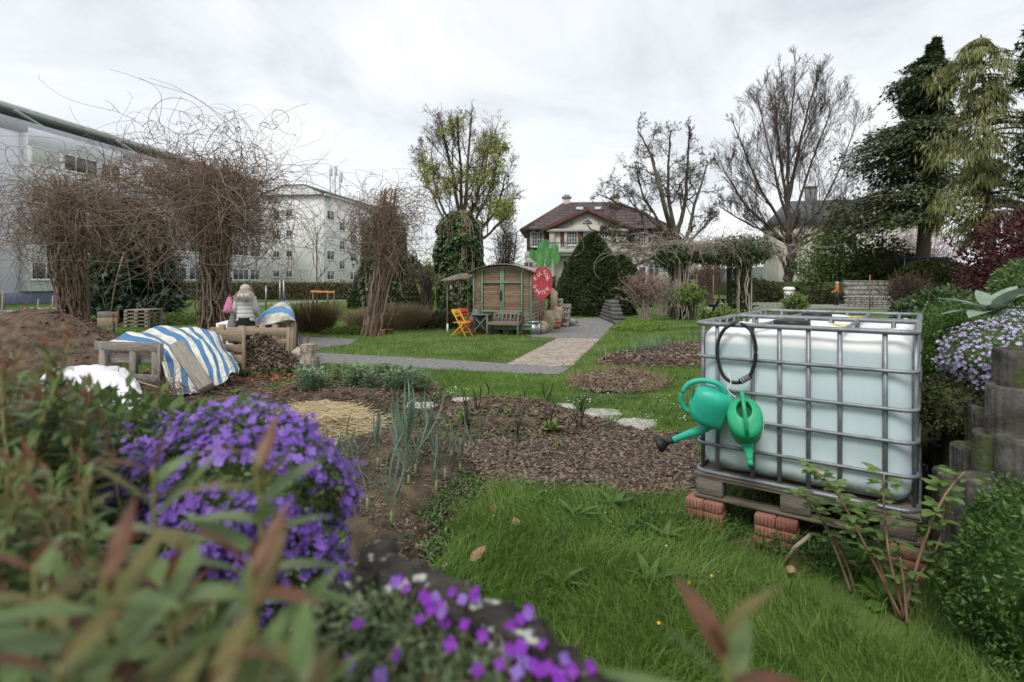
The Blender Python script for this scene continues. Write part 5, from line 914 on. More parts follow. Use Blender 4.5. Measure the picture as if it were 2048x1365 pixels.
for i, (x_, y_, wd, c_) in enumerate(((20, 640, 1.5, m_conc), (85, 634, 1.8, m_stone), (-60, 632, 1.5, m_graywood))):
    t = thing('raised_bed_box', ['grey raised bed behind the soil heap at the far left edge', 'pale raised bed with red edge boards behind the soil heap', 'wooden raised bed left of the heap'][i], 'raised bed', G(x_, y_)); box('front_panel', (wd, .06, .42), (0, 0, .21), c_, t); box('side_panel', (.06, 1, .42), (wd/2-.03, .55, .21), c_, t); box('soil', (wd-.1, 1, .3), (0, .55, .2), m_soil, t)
    for q in (-.5, .5): box('corner_post', (.06, .05, .55), (q*wd, -.04, .27), bpy.data.materials['red lacquer'], t)
for x_, y_, hh, lab in ((105, 628, .9, 'orange brown stake behind the earth heap'), (5, 640, 1.2, 'tall plank post at the left picture edge'), (76, 634, .8, 'thin wooden stake above the earth heap')): tag(put('stake', *boxvf((.07, .05, hh), .006), m_palewood, None, False, G(x_, y_)+[0, 0, hh/2], (0, R(3), 0)), lab, 'stake')
put_s = lambda lab, pts, r, m=m_stake: tag(put('stake', *tube(pts, r, 7), m), lab, 'stake')
put_s('crooked branch stake between the heap and the plywood box', [G(226, 690), P(228, 650, 14), P(225, 628, 14)], .03)
put_s('pale thin pole leaning before the spruce', [G(218, 652), P(232, 560, 19), P(248, 505, 19)], .02, m_grayvine)
for i, (x_, y0, y1, lab) in enumerate(((1393, 625, 548, 'rust brown garden stake left of the tank'), (1438, 636, 552, 'left thin pole by the picnic table'), (1474, 634, 548, 'right thin pole by the picnic table'), (1426, 628, 550, 'thin green pole by the pergola'), (1739, 618, 550, 'tall square wooden stake beside the round shrub'), (1746, 616, 570, 'short wooden stake beside the taller one'))):
    put_s(lab, [G(x_, y0), P(x_+1, y1, H*FPX/(y0-HZ))], .035 if i > 3 else .028, m_stake if i else M('rusty stake', (.17, .08, .05), (.23, .12, .08)))
put_s('dark leaning pole right of the woman', [G(527, 655), P(499, 560, 20)], .025, m_twig)
# ornamental grasses
def clump(label, loc, r, h, n_, mat=m_dry, lean=.6):
    t = thing('dry_grass_clump', label, 'grass clump', loc); a = rng.random(n_)*6.28; rr = np.sqrt(rng.random(n_))*r; B_ = np.stack([np.cos(a)*rr*.5, np.sin(a)*rr*.4, 0*a], -1); ln = h*rng.uniform(.6, 1.1, n_); D = np.stack([np.cos(a)*rr/r*lean+rng.normal(size=n_)*.15, np.sin(a)*rr/r*lean+rng.normal(size=n_)*.15, 1+0*a], -1)
    Q, rd = strands(n_, B_, D, ln, 5, .10, .06, (.004, .007)); tag(put('blade_mass', *tubes(Q, rd, 3), mat, t), kind='stuff')
clump('brown dry grass clump right of the pallet box', G(628, 664), .9, 1.0, 1700, foliage('rush', (.10, .075, .04), (.19, .14, .075), (.30, .23, .13)))
clump('pale dry grass clump behind the leaning vine pillar', G(800, 658), 1.5, .9, 2600); clump('beige dry grass right beside the vine pillar foot', G(722, 654), .8, .7, 900); clump('low dry grass left of the lean-to canopy', G(860, 652), 1.1, .6, 1500, bpy.data.materials['rush'])
shrub('low_shrub', 'low dark bramble patch between dry grass and canopy', G(868, 655), (1.3, .8, .5), 3800, .10, m_dull, core=.7, hemi=0, seed=8)
shrub('low_shrub', 'green leafy plants around the vine pillar and pallet stack', G(350, 648), (1.8, .8, .35), 4200, .10, m_spring, core=.7, hemi=0, seed=11)
shrub('low_shrub', 'green herbs at the foot of the leaning vine pillar', G(700, 668), (.9, .5, .18), 2200, .08, m_spring, core=.7, hemi=0, seed=12)
# background bits on the right
t = thing('park_bin', 'white cylindrical litter bin beside the road', 'bin', P(1578, 608, 40)*[1, 1, 0]); put('bin_body', *lathe([(.001, 0), (.28, 0), (.33, .95), (.001, .96)], 16), m_white, t, True); put('bin_lid', *lathe([(.40, 1.0), (.40, 1.12), (.3, 1.2), (.001, 1.22)], 16), m_white, t, True)
t = thing('picnic_table', 'dark picnic table with benches behind the garden poles', 'picnic table', gd(1462, 27), R(20)); m_dark = wood('dark stained wood', (.02, .022, .024), (.045, .045, .05))
for i in range(4): box('top_board', (1.7, .16, .04), (0, -.27+i*.18, .76), m_dark, t)
for q in (-1, 1):
    box('bench_board', (1.7, .26, .05), (0, q*.75, .46), m_dark, t)
    for s in (-1, 1): beam('leg', (s*.6, q*.72, 0), (s*.6, q*.12, .74), .09, .07, m_dark, t)
    box('cross_beam', (.07, 1.6, .09), (q*.6, 0, .4), m_dark, t)
def stonewall(label, a, b, h, n_, rows):
    a = np.asarray(a); b = np.asarray(b); t = thing('stone_wall', label, 'wall', (a+b)/2); L_ = np.linalg.norm((b-a)[:2]); t.rotation_euler[2] = math.atan2(b[1]-a[1], b[0]-a[0]); box('wall_core', (L_, .3, h*.96), (0, .05, h*.48), m_conc, t)
    for r_ in range(rows):
        for j in range(n_): box('stone', (L_/n_*.93, .34, h/rows*.9), (-L_/2+(j+.5+(r_ % 2)*.3-.15)*L_/n_, 0, (r_+.5)*h/rows), m_stone, t, (0, 0, R(random.uniform(-2, 2))), .03)
    box('coping', (L_+.1, .45, .08), (0, .02, h+.03), m_stone, t, c=.02)
stonewall('low pale stone wall along the road behind the stakes', gd(1690, 36), gd(1800, 34), .6, 10, 4); stonewall('long terrace wall of grey stones below the fir', gd(1690, 39.6), gd(1930, 39.6), 1.6, 18, 5)
stonewall('low brick coloured wall left of the leafy tree', gd(1500, 46), gd(1600, 46), .7, 10, 3)
t = thing('trampoline', 'dark netted trampoline on the terrace beside the fir trunk', 'trampoline', (P(1850, 0, 41)[0], 41, 1.55)); a = np.linspace(0, 6.28, 28); put('mat', *lathe([(.001, .8), (1.35, .8), (1.5, .84), (1.5, .78)], 28), m_black, t); put('rim', *tube(np.stack([np.cos(a)*1.5, np.sin(a)*1.5, .8+0*a], -1), .06, 6), M('blue pad', (.03, .06, .16), (.05, .09, .2)), t); put('net_rim', *tube(np.stack([np.cos(a)*1.5, np.sin(a)*1.5, 1.75+0*a], -1), .03, 6), bpy.data.materials['blue pad'], t); put('net', *lathe([(1.48, .82), (1.48, 1.75)], 28), M('black net', (.012, .014, .02), rough=.9), t)
for i in range(6): q = i*1.047; put('leg', *tube([(math.cos(q)*1.5, math.sin(q)*1.5, 0), (math.cos(q)*1.5, math.sin(q)*1.5, 1.75)], .03, 6), m_steel, t)
def lamppost(label, x_, d_, ytop): 
    t = thing('street_lamp', label, 'lamp', gd(x_, d_)); h_ = P(0, ytop, d_)[2]; put('pole', *tube([(0, 0, 0), (0, 0, h_)], .05, 8), m_steel, t); put('lamp_head', *lathe([(.06, h_-.1), (.3, h_-.02), (.34, h_+.04), (.1, h_+.12), (.001, h_+.13)], 14), m_zinc, t, True)
lamppost('slim grey lamp post before the grey apartment block', 707, 52, 528); lamppost('lamp post with round head at the right edge among the conifers', 2003, 20, 423)
for i, x_ in enumerate((532, 560, 567)): tag(put('fence_post', *tube([gd(x_, 30), gd(x_, 30)+[0, 0, 1.7-.3*(i == 0)]], .04, 6), m_steel), ['left', 'middle', 'right'][i]+' one of three steel posts behind the woman', 'post', 'steel posts behind the woman')
# ------------------------------------------------------------ people
m_skin = M('skin', (.42, .27, .20), (.50, .33, .25), rough=.6); m_hair = M('pale hair', (.33, .27, .21), (.52, .46, .38), scale=12, stretch=(6, 6, .8), rough=.6)
def person(label, loc, rz, h, m_top, m_low, m_h, skirt=True, quilt=True, armbend=.45):
    t = thing('person', label, 'person', loc, rz); s = h/1.65
    J = {'pelvis': (0, 0, .92), 'waist': (0, 0, 1.08), 'chest': (0, 0, 1.28), 'neck': (0, -.01, 1.42), 'head': (0, .02, 1.50), 'top': (0, .02, 1.60), 'nose': (0, .085, 1.52)}
    for q, n_ in ((-1, 'l'), (1, 'r')): J.update({n_+'sh': (q*.15, 0, 1.35), n_+'el': (q*.215, .02, 1.10), n_+'wr': (q*.205, .20*armbend*2, .95), n_+'ha': (q*.20, .30*armbend*2, .93), n_+'hip': (q*.09, 0, .86), n_+'kn': (q*.095, .02, .47), n_+'an': (q*.095, -.01, .08), n_+'to': (q*.11, .15, .03)})
    E_ = [('pelvis', 'waist'), ('waist', 'chest'), ('chest', 'neck'), ('neck', 'head'), ('head', 'top'), ('head', 'nose')]; rad = dict(pelvis=.15, waist=.125, chest=.145, neck=.055, head=.088, top=.075, nose=.018)
    for n_ in 'lr': E_ += [('chest', n_+'sh'), (n_+'sh', n_+'el'), (n_+'el', n_+'wr'), (n_+'wr', n_+'ha'), ('pelvis', n_+'hip'), (n_+'hip', n_+'kn'), (n_+'kn', n_+'an'), (n_+'an', n_+'to')]; rad.update({n_+'sh': .07, n_+'el': .045, n_+'wr': .03, n_+'ha': .035, n_+'hip': .085, n_+'kn': .058, n_+'an': .04, n_+'to': .035})
    for n_, q in (('l', -1), ('r', 1)):
        for f in range(5): k = f'{n_}f{f}'; J[k] = (J[n_+'ha'][0]+(f-2)*.018+(-q*.03 if f == 4 else 0), J[n_+'ha'][1]+(.075 if f < 4 else .03), J[n_+'ha'][2]-.035); rad[k] = .009; E_.append((n_+'ha', k))
    ks = list(J); me = bpy.data.meshes.new('body'); me.from_pydata([tuple(np.array(J[k])*s) for k in ks], [(ks.index(a), ks.index(b)) for a, b in E_], []); o = link('body', me, t); md_ = o.modifiers.new('skin', 'SKIN'); me.materials.append(m_skin)
    for v, k in zip(me.skin_vertices[0].data, ks): v.radius = (rad[k]*s, rad[k]*s); v.use_root = k == 'pelvis'
    o.modifiers.new('smooth', 'SUBSURF').levels = 1; o.modifiers['smooth'].render_levels = 1
    q = np.linspace(0, 1, 50); zz_ = .80+q*.64; rr = np.interp(q, [0, .25, .55, .85, .95, 1], [.175, .165, .155, .172, .125, .08])+(.012*np.abs(np.sin(q*math.pi*7)) if quilt else 0); put('jacket', *lathe(np.stack([rr*s, zz_*s], -1), 24, 1.08, .78), m_top, t, True)
    for n_ in 'lr':
        pts = spline([np.array(J[n_+k])*s for k in ('sh', 'el', 'wr')], 26); f = np.linspace(0, 1, 26); put('sleeve', *tube(pts, (np.linspace(.078, .052, 26)+(.008*np.abs(np.sin(f*math.pi*8)) if quilt else 0))*s, 12), m_top, t, True)
    if quilt: put('hood', *blob((.15*s, .10*s, .085*s), .05, 2, 2, 1), m_top, t, True, (0, -.10*s, 1.39*s))
    if skirt:
        V, F = lathe([(.17*s, .9*s), (.205*s, .78*s), (.235*s, .5*s), (.26*s, .22*s), (.25*s, .22*s)], 28, 1, .82); a = np.arctan2(V[:, 1], V[:, 0]); V[:, :2] *= (1+.04*np.sin(a*9)*(V[:, 2:3].ravel() < .7*s))[:, None]; put('skirt', V, F, m_low, t, True)
    else:
        for q in (-.095, .095): put('trouser_leg', *tube([(q*.9*s, 0, .9*s), (q*s, .02*s, .47*s), (q*s, 0, .06*s)], np.array([.12, .085, .07])*s, 10), m_low, t, True)
    for q in (-.095, .095): put('shoe', *blob((.05*s, .13*s, .045*s), .03, 2, 2, 1), m_black, t, True, (q*s, .05*s, .045*s))
    put('hair', *blob((.118*s, .125*s, .125*s), .06, 3, 3, 1), m_h, t, True, (0, -.012*s, 1.535*s))
    if skirt:
        n_ = 260; a = rng.uniform(math.pi*.95, math.pi*2.05, n_); S = np.stack([np.cos(a)*.1*s, np.sin(a)*.1*s-.01, np.full(n_, 1.53*s)], -1); Q, rd = strands(n_, S, np.stack([np.cos(a)*.5, np.sin(a)*.5, -.6+0*a], -1), rng.uniform(.12, .30, n_)*s, 6, .12, .25, (.006, .010)); tag(put('hair_lock', *tubes(Q, rd, 3), m_h, t), kind='stuff')
    return t
m_puff = M('pale grey quilted jacket', (.44, .44, .43), (.53, .53, .515), scale=4, rough=.55)
pw = gd(491, 12.1); person('woman in a pale grey quilted jacket and black skirt seen from behind', pw, R(8), 1.57, m_puff, M('black skirt cloth', (.008, .008, .009), (.014, .014, .016), rough=.9), m_hair)
person('tiny figure in an orange jacket beside the terrace wall', gd(1674, 37.5), R(70), 1.6, M('orange jacket', (.42, .14, .04), (.5, .19, .06)), m_black, m_hair, False, False)
person('tiny dark dressed figure with white hair behind the terrace wall', (P(1803, 0, 40.5)[0], 40.6, 1.55-.75), R(160), 1.6, M('dark coat', (.012, .012, .02), (.02, .02, .03)), m_black, M('white hair', (.6, .6, .6), rough=.8), False, False)
o = thing('plastic_bag', 'pink plastic bag hanging on the vine pillar beside the woman', 'bag', P(457, 617, 12.6)); V, F = lathe([(.02, .26), (.05, .22), (.10, .05), (.13, -.06), (.10, -.11), (.001, -.12)], 14, 1, .5); V[:, 0] += .06*V[:, 2]; put('bag_body', V, F, M('pink plastic', (.50, .14, .28), (.60, .22, .36), scale=8, rough=.35, bump=.6), o, True); put('bag_handle', *tube([(0, 0, .24), (.03, 0, .34), (.06, 0, .24)], .012, 6), bpy.data.materials['pink plastic'], o)
o = thing('bin_bag', 'grey plastic bag held at the left side of the woman', 'bag', gd(466, 12.2)); put('bag_body', *lathe([(.001, .28), (.10, .30), (.14, .45), (.12, .7), (.05, .92), (.06, .98)], 14, 1, .7), M('grey plastic', (.13, .13, .13), (.22, .22, .22), scale=9, rough=.3, bump=.8), o, True)
o = thing('white_board', 'white board leaning at the pillar foot left of the woman', 'board', gd(451, 12.7)); box('panel', (.32, .03, .75), (0, 0, .36), m_white, o, (R(-8), R(-14), 0))
# ============================================================ water tanks
m_cage = M('cage tube steel', (.145, .158, .172), (.26, .275, .29), scale=9, rough=.42, metal=.4, bump=.08, spec=.5)
m_tank = M('milky plastic tank', (.45, .555, .58), (.53, .63, .645), stretch=(1.5, 1.5, .35), scale=2.2, rough=.5, spec=.25)
nt_ = m_tank.node_tree; N, L = nt_.nodes, nt_.links; tc = N.new('ShaderNodeTexCoord'); sz = N.new('ShaderNodeSeparateXYZ'); L.new(tc.outputs['Object'], sz.inputs[0])
src = N['Principled BSDF'].inputs['Base Color'].links[0].from_socket      # the empty top of the tank is whiter than the part full of water; algae and splashed dirt at the foot
g1 = N.new('ShaderNodeMapRange'); g1.inputs[1].default_value = 1.235; g1.inputs[2].default_value = 1.248; L.new(sz.outputs[2], g1.inputs[0]); k1 = N.new('ShaderNodeMixRGB'); k1.inputs[2].default_value = (.70, .715, .70, 1); L.new(g1.outputs[0], k1.inputs[0]); L.new(src, k1.inputs[1])
nz = N.new('ShaderNodeTexNoise'); nz.inputs['Scale'].default_value = 7; nz.inputs['Detail'].default_value = 8; L.new(tc.outputs['Object'], nz.inputs[0]); ma = N.new('ShaderNodeMath'); ma.operation = 'MULTIPLY_ADD'; ma.inputs[1].default_value = .22; L.new(nz.outputs[0], ma.inputs[0]); L.new(sz.outputs[2], ma.inputs[2])
g2 = N.new('ShaderNodeMapRange'); g2.inputs[1].default_value = .585; g2.inputs[2].default_value = .50; L.new(ma.outputs[0], g2.inputs[0]); k2 = N.new('ShaderNodeMixRGB'); k2.inputs[2].default_value = (.16, .16, .11, 1); L.new(g2.outputs[0], k2.inputs[0]); L.new(k1.outputs[0], k2.inputs[1]); L.new(k2.outputs[0], N['Principled BSDF'].inputs['Base Color'])
TX, TY, TRZ = 1.232, 3.76, R(-36.5); LX, LY, ZB, ZC = 1.21, 1.0, .385, .98
def rrect(w_, d_, r, z, n_=6):
    p = []
    for cx, cy, a0 in ((w_-r, r, -90), (w_-r, d_-r, 0), (r, d_-r, 90), (r, r, 180)):
        for a in np.linspace(a0, a0+90, n_): p.append((cx+r*math.cos(R(a)), cy+r*math.sin(R(a)), z))
    p.append(p[0]); return np.array(p)
def bottle():
    bm = bmesh.new(); bmesh.ops.create_cube(bm, size=1); bmesh.ops.scale(bm, vec=(LX-.056, LY-.056, .955), verts=bm.verts)
    bmesh.ops.bevel(bm, geom=bm.edges[:], offset=.10, segments=7, profile=.5, affect='EDGES'); bmesh.ops.subdivide_edges(bm, edges=[e_ for e_ in bm.edges if e_.calc_length() > .3], cuts=24, use_grid_fill=True)
    for v in bm.verts:
        x, y, z = v.co; f = .5+.5*math.cos(x*2*math.pi/.62); top = max(0, (z-.38)/.1)
        v.co.y += (.006*math.cos(x*10.2)*math.cos(z*3)+.003*math.cos(z*26))*(1 if y < 0 else -1); v.co.z += -.035*top*(1-f)*(abs(x) < .5)+.006*math.sin(x*7+y*5)*top
    me = bpy.data.meshes.new('tank_bottle'); bm.to_mesh(me); bm.free(); me.materials.append(m_tank)
    for p in me.polygons: p.use_smooth = True
    return me
TB = bottle()
m_pal2 = wood('damp pallet wood', (.06, .05, .042), (.16, .14, .115), (.25, .22, .185))  # darker, weathered wood for the tank pallets
def tank(label, off):
    c, s = math.cos(TRZ), math.sin(TRZ); t = thing('water_tank', label, 'water tank', (TX-s*off, TY+c*off, 0), TRZ, 'caged water tanks')
    b = link('tank_bottle', TB, t, (LX/2, LY/2, 0)); b.data = TB; b.location.z = 0
    put('lid', *lathe([(.001, .0), (.10, 0), (.115, .02), (.115, .05), (.09, .055), (.001, .05)], 20), m_black, t, True, (LX*.42, LY*.45, 1.33))
    for f in (0, .222, .438, .62, .81, 1): put('cage_ring', *tube(rrect(LX, LY, .075, ZB+ZC*(1-f)), .0115 if 0 < f < 1 else .0155, 8, False), m_cage, t, True)
    for f in (.115, .296, .426, .558, .694, .876): 
        for y_ in (.012, LY-.012): put('cage_upright', *tube([(LX*f, y_, ZB), (LX*f, y_+(.01 if y_ < .5 else -.01), ZB+ZC*.5), (LX*f, y_, ZB+ZC)], .0135, 8), m_cage, t, True)
    for f in (.12, .32, .5, .68, .88):
        for x_ in (.012, LX-.012): put('cage_upright', *tube([(x_, LY*f, ZB), (x_, LY*f, ZB+ZC)], .0135, 8), m_cage, t, True)
    for f in (.3, .7): put('top_bar', *tube([(LX*f, 0, ZB+ZC-.004), (LX*f, LY*.5, ZB+ZC-.012), (LX*f, LY, ZB+ZC-.004)], .013, 8), m_cage, t, True)
    box('yellow_label', (.12, .06, .004), (LX*.62, LY*.75, 1.345), M('yellow label', (.7, .5, .05), rough=.5), t)
    pl = box('pallet_deck', (LX+.02, LY+.02, .022), (LX/2, LY/2, .364), m_pal2, t)
    for y_ in (.05, LY/2, LY-.05):
        box('bottom_runner', (LX+.02, .10, .022), (LX/2, y_, .215), m_pal2, t, c=.004)
        for x_ in (.09, LX/2, LX-.09): box('pallet_block', (.17, .10, .125), (x_, y_, .2905), m_pal2, t, c=.006)
    for y_ in (.05, .3, .5, .7, .95): box('deck_board', (LX+.03, .1, .02), (LX/2, y_-.002, .343), m_pal2, t)
    return t
# the bottle mesh is modelled about its own centre: lift it into the cage
for v in TB.vertices: v.co.z += ZB+.485
t1 = tank('front white plastic water tank in a steel cage on a pallet', 0); t2 = tank('rear white caged water tank half hidden behind the front one', 1.07)
def wl(x, y, z=0): c, s = math.cos(TRZ), math.sin(TRZ); return np.array([TX+x*c-y*s, TY+x*s+y*c, z])
for k_, (x_, y_, lab) in enumerate(((.06, .06, 'red brick pile under the left front corner of the tank'), (.50, .05, 'red brick pile under the front middle of the tank'), (1.12, .07, 'brick pile under the right front corner of the tank'), (.1, .92, 'brick pile under the rear left corner of the tank'), (1.1, .92, 'brick pile under the rear right corner of the tank'))):
    t = thing('brick_pile', lab, 'bricks', wl(x_, y_), TRZ, 'brick piles under the tanks')
    for r_ in range(3):
        for j in range(2):
            o = box('brick', (.115, .20, .062), (-.06+j*.122, .0, .032+r_*.066), m_brick, t, (0, 0, R(random.uniform(-3, 3))), .004)
            for q in range(5): box('groove', (.005, .003, .055), (-.045+q*.022, -.1005, 0), M('brick groove', (.16, .05, .03), rough=.9) if k_ == 0 and r_ == 0 and j == 0 and q == 0 else bpy.data.materials['brick groove'], o, c=.0005) if k_ < 2 else None
# cable lock
def pt(px_, py_, off): # a point off the tank front
    u = (px_-1024)/FPX; tt = (u*TY-TX)/(.9727-u*(-.7197)); q = wl(tt*1.21, -off); d_ = q[1]; return P(px_, py_, d_)
lk = thing('cable_lock', 'thick black spiral cable lock looped round the cage top rail', 'cable lock', pt(1476, 712, .06)); o_ = np.array(lk.location)
ring = [(1482, 648, .0), (1502, 662, .05), (1512, 700, .06), (1506, 738, .06), (1494, 758, .07), (1470, 766, .08), (1447, 752, .08), (1435, 715, .07), (1436, 685, .06), (1448, 660, .05), (1466, 648, .02), (1476, 647, -.03)]
put('cable', *tube(spline([pt(*q)-o_ for q in ring], 50), .0115, 10), m_black, lk, True)
put('lock_barrel', *tube([pt(1502, 752, .075)-o_, pt(1480, 764, .08)-o_], .018, 12), m_black, lk, True)
for i in range(4): f = .2+.2*i; a = pt(1502, 752, .075)*(1-f)+pt(1480, 764, .08)*f-o_; dd = nrm(pt(1480, 764, .08)-pt(1502, 752, .075)); put('number_dial', *tube([a-dd*.006, a+dd*.006], .0192, 12), M('dial', (.12, .12, .12), (.3, .3, .3), scale=60) if i == 0 else bpy.data.materials['dial'], lk)
m_can1 = M('turquoise plastic', (.018, .34, .23), (.035, .46, .32), scale=7, bump=.06, rough=.45, spec=.45); m_can2 = M('green plastic', (.01, .28, .12), (.02, .39, .18), scale=7, bump=.06, rough=.44, spec=.45)
m_inner = M('dark can inside', (.008, .07, .04), (.01, .09, .05), rough=.7)  # dark green painted in for the shade inside the can openings
def solid(rings, s=28):
    """loft of (cx,cy,z,rx,ry,power) superellipse rings, closed"""
    a = np.arange(s)/s*2*math.pi; V = []
    for cx, cy, z, rx, ry, pw in rings: V.append(np.stack([cx+rx*np.sign(np.cos(a))*np.abs(np.cos(a))**(2/pw), cy+ry*np.sign(np.sin(a))*np.abs(np.sin(a))**(2/pw), np.full(s, z)], -1))
    V = np.concatenate(V); m = len(rings); i = np.arange(m-1)[:, None]*s; j = np.arange(s); return V, np.stack([i+j, i+(j+1) % s, i+s+(j+1) % s, i+s+j], -1).reshape(-1, 4)
def orient(t, Rm, loc): t.matrix_basis = Matrix.Translation(Vector([float(x) for x in loc])) @ Rm.to_4x4()
# can with the oval top facing the viewer
t = thing('watering_can', 'green oval watering can hanging with its spout down in front of the tank', 'watering can', (0, 0, 0), 0, 'watering cans on the tank')
put('can_body', *solid([(0, 0, 0, .001, .001, 2), (0, 0, 0, .082, .105, 2.2), (0, 0, .012, .09, .115, 2.2), (0, 0, .06, .094, .12, 2.2), (0, 0, .066, .091, .117, 2.2), (0, 0, .11, .096, .123, 2.2), (0, 0, .116, .093, .12, 2.2), (0, 0, .17, .099, .127, 2.2), (0, 0, .20, .1, .128, 2.2), (0, 0, .222, .094, .12, 2.2), (0, .005, .236, .075, .1, 2.1), (0, .03, .243, .05, .06, 2), (0, .038, .244, .045, .054, 2), (0, .038, .225, .043, .052, 2), (0, .038, .12, .04, .05, 2), (0, .038, .12, .001, .001, 2)]), m_can2, t, True)
put('can_mouth_shade', *solid([(0, .038, .2, .001, .001, 2), (0, .038, .2, .041, .05, 2)]), m_inner, t)  # dark disc across the opening stands in for its shade
put('handle', *tube(spline([(0, -.115, .20), (0, -.085, .275), (0, -.01, .315), (0, .08, .315), (0, .135, .27), (0, .128, .18)], 26), .0125, 10), m_can2, t, True)
put('spout', *tube(spline([(0, -.10, .055), (0, -.15, .085), (0, -.20, .115), (0, -.235, .138)], 16), np.linspace(.036, .0145, 16), 14), m_can2, t, True); put('spout_tip', *tube([(0, -.228, .133), (0, -.265, .158)], [.0165, .0175], 14), m_can2, t, True)
for i in range(5): box('scale_mark', (.003, .012, .002), (.0995, -.03, .06+i*.03), m_white, t)
orient(t, Matrix.Rotation(R(-20), 3, 'Z') @ Matrix.Rotation(R(-6), 3, 'Y') @ Matrix.Rotation(R(58), 3, 'X'), pt(1491, 858, .10))
# can seen from its side, nose down
t = thing('watering_can', 'turquoise angular watering can with black rose hanging left of the green one', 'watering can', (0, 0, 0), 0, 'watering cans on the tank')
put('can_body', *solid([(0, 0, 0, .001, .001, 4), (0, 0, 0, .105, .07, 4), (0, 0, .012, .115, .08, 4), (0, 0, .12, .118, .083, 4), (0, 0, .165, .112, .08, 3.5), (-.01, 0, .20, .085, .066, 3), (-.02, 0, .215, .055, .045, 3), (-.02, 0, .216, .048, .04, 3), (-.02, 0, .15, .045, .038, 3), (-.02, 0, .15, .001, .001, 3)]), m_can1, t, True)
put('can_mouth_shade', *solid([(-.02, 0, .185, .001, .001, 3), (-.02, 0, .185, .046, .039, 3)]), m_inner, t)  # same shade-coloured disc closing this can's opening
put('handle', *tube(spline([(.085, 0, .165), (.07, 0, .235), (.0, 0, .275), (-.09, 0, .26), (-.145, 0, .19), (-.155, 0, .10), (-.112, 0, .05)], 34), .016, 10), m_can1, t, True)
put('spout', *tube(spline([(.10, 0, .06), (.16, 0, .085), (.25, 0, .165), (.31, 0, .22)], 18), np.linspace(.036, .017, 18), 14), m_can1, t, True); put('spout_collar', *tube([(.305, 0, .215), (.35, 0, .256)], [.02, .021], 14), m_black, t, True)
a = np.array([.34, 0, .247]); u_ = nrm(np.array([.74, 0, .67])); put('rose', *tube([a, a+u_*.03, a+u_*.052, a+u_*.058], [.02, .044, .050, .046], 18), m_black, t, True)
orient(t, Matrix.Rotation(R(-14), 3, 'Z') @ Matrix.Rotation(R(-70), 3, 'Y') @ Matrix.Scale(1.04, 3) @ Matrix.Rotation(R(180-14), 3, 'Z'), pt(1452, 826, .13))
tag(put('tie_wire', *tube(spline([pt(1456, 746, .10), pt(1462, 765, .11), pt(1455, 780, .12), pt(1472, 796, .12)], 14), .003, 6), m_white), 'thin white tie hanging between the two watering cans', 'tie')
# ============================================================ planted bank on the right
m_ring = M('dark mossy concrete', (.03, .029, .025), (.075, .071, .062), (.135, .13, .115), scale=6, rough=.92, bump=.6, bscale=30, spots=(.06, .075, .025), sscale=4, sthr=.56)
def flute_ring(label, loc, r=.17, h=.34):
    t = thing('plant_ring', label, 'plant ring', loc, random.random(), 'concrete plant rings on the bank'); s = 72; a = np.arange(s)/s*2*math.pi; ro = r*(1-.12*np.abs(np.sin(a*11))**.5*(np.sin(a) < .7)); prof = [(1, -.2), (1, h-.012), (.965, h), (.70, h), (.69, h-.10), (.5, h-.11), (.01, h-.10)]
    V = np.concatenate([np.stack([np.cos(a)*(ro*f if f > .9 else r*f), np.sin(a)*(ro*f if f > .9 else r*f), np.full(s, z)], -1) for f, z in prof]); i = np.arange(len(prof)-1)[:, None]*s; j = np.arange(s); put('ring_wall', V, np.stack([i+j, i+(j+1) % s, i+s+(j+1) % s, i+s+j], -1).reshape(-1, 4), m_ring, t, True)
    put('fill_soil', *blob((r*.66, r*.66, .05), .2, 2, 3, 1), m_soil, t, True, (0, 0, h-.09))
for i, (x_, y_, d_, lab) in enumerate(((2052, 700, 2.95, 'topmost concrete plant ring at the right edge'), (2040, 772, 2.9, 'second concrete ring below the topmost'), (1990, 812, 3.25, 'concrete ring left of the mossy ones under the lavender flowers'), (2012, 868, 2.9, 'mossy rimmed concrete ring in the middle of the bank'), (1962, 895, 3.1, 'dark concrete ring left of the mossy one'), (1908, 890, 3.75, 'small far concrete ring nearest the tank corner'), (1925, 945, 3.2, 'lowest concrete ring behind the box bush'), (1985, 960, 2.75, 'lower concrete ring right behind the box bush'), (2062, 880, 2.75, 'cut off concrete ring at the right edge above the box bush'), (1938, 830, 3.55, 'concrete ring under the purple flower tuft'))):
    p = P(x_, y_, d_); flute_ring(lab, (p[0], p[1], p[2]-.34), .14)
def petals(n_, wd, ln, lift=.1, notch=0):
    V = [(0, 0, 0)]; F = []
    for i in range(n_):
        a = i*2*math.pi/n_; c, s = math.cos(a), math.sin(a)
        for x, y, z in ((wd, ln*.6, lift*.6), (wd*.55, ln, lift), (-wd*.55, ln, lift), (-wd, ln*.6, lift*.6)): V.append((x*c-y*s, x*s+y*c, z))
        b = 1+i*4; F += [(0, b, b+1), (0, b+1, b+2), (0, b+2, b+3)]
    return np.array(V), [np.array(F)]
FL4, FL5 = petals(4, .27, .5), petals(5, .2, .5)
m_purple = foliage('violet petal', (.17, .075, .43), (.25, .13, .53), (.39, .26, .66), trans=.3, rough=.6); m_laven = foliage('lavender petal', (.38, .31, .58), (.50, .43, .68), (.62, .57, .76), trans=.3); m_purple2 = foliage('magenta violet petal', (.20, .02, .40), (.29, .04, .52), trans=.3)
m_aub = foliage('aubrieta leaf', (.07, .115, .035), (.115, .175, .055), (.19, .26, .10), trans=.25)
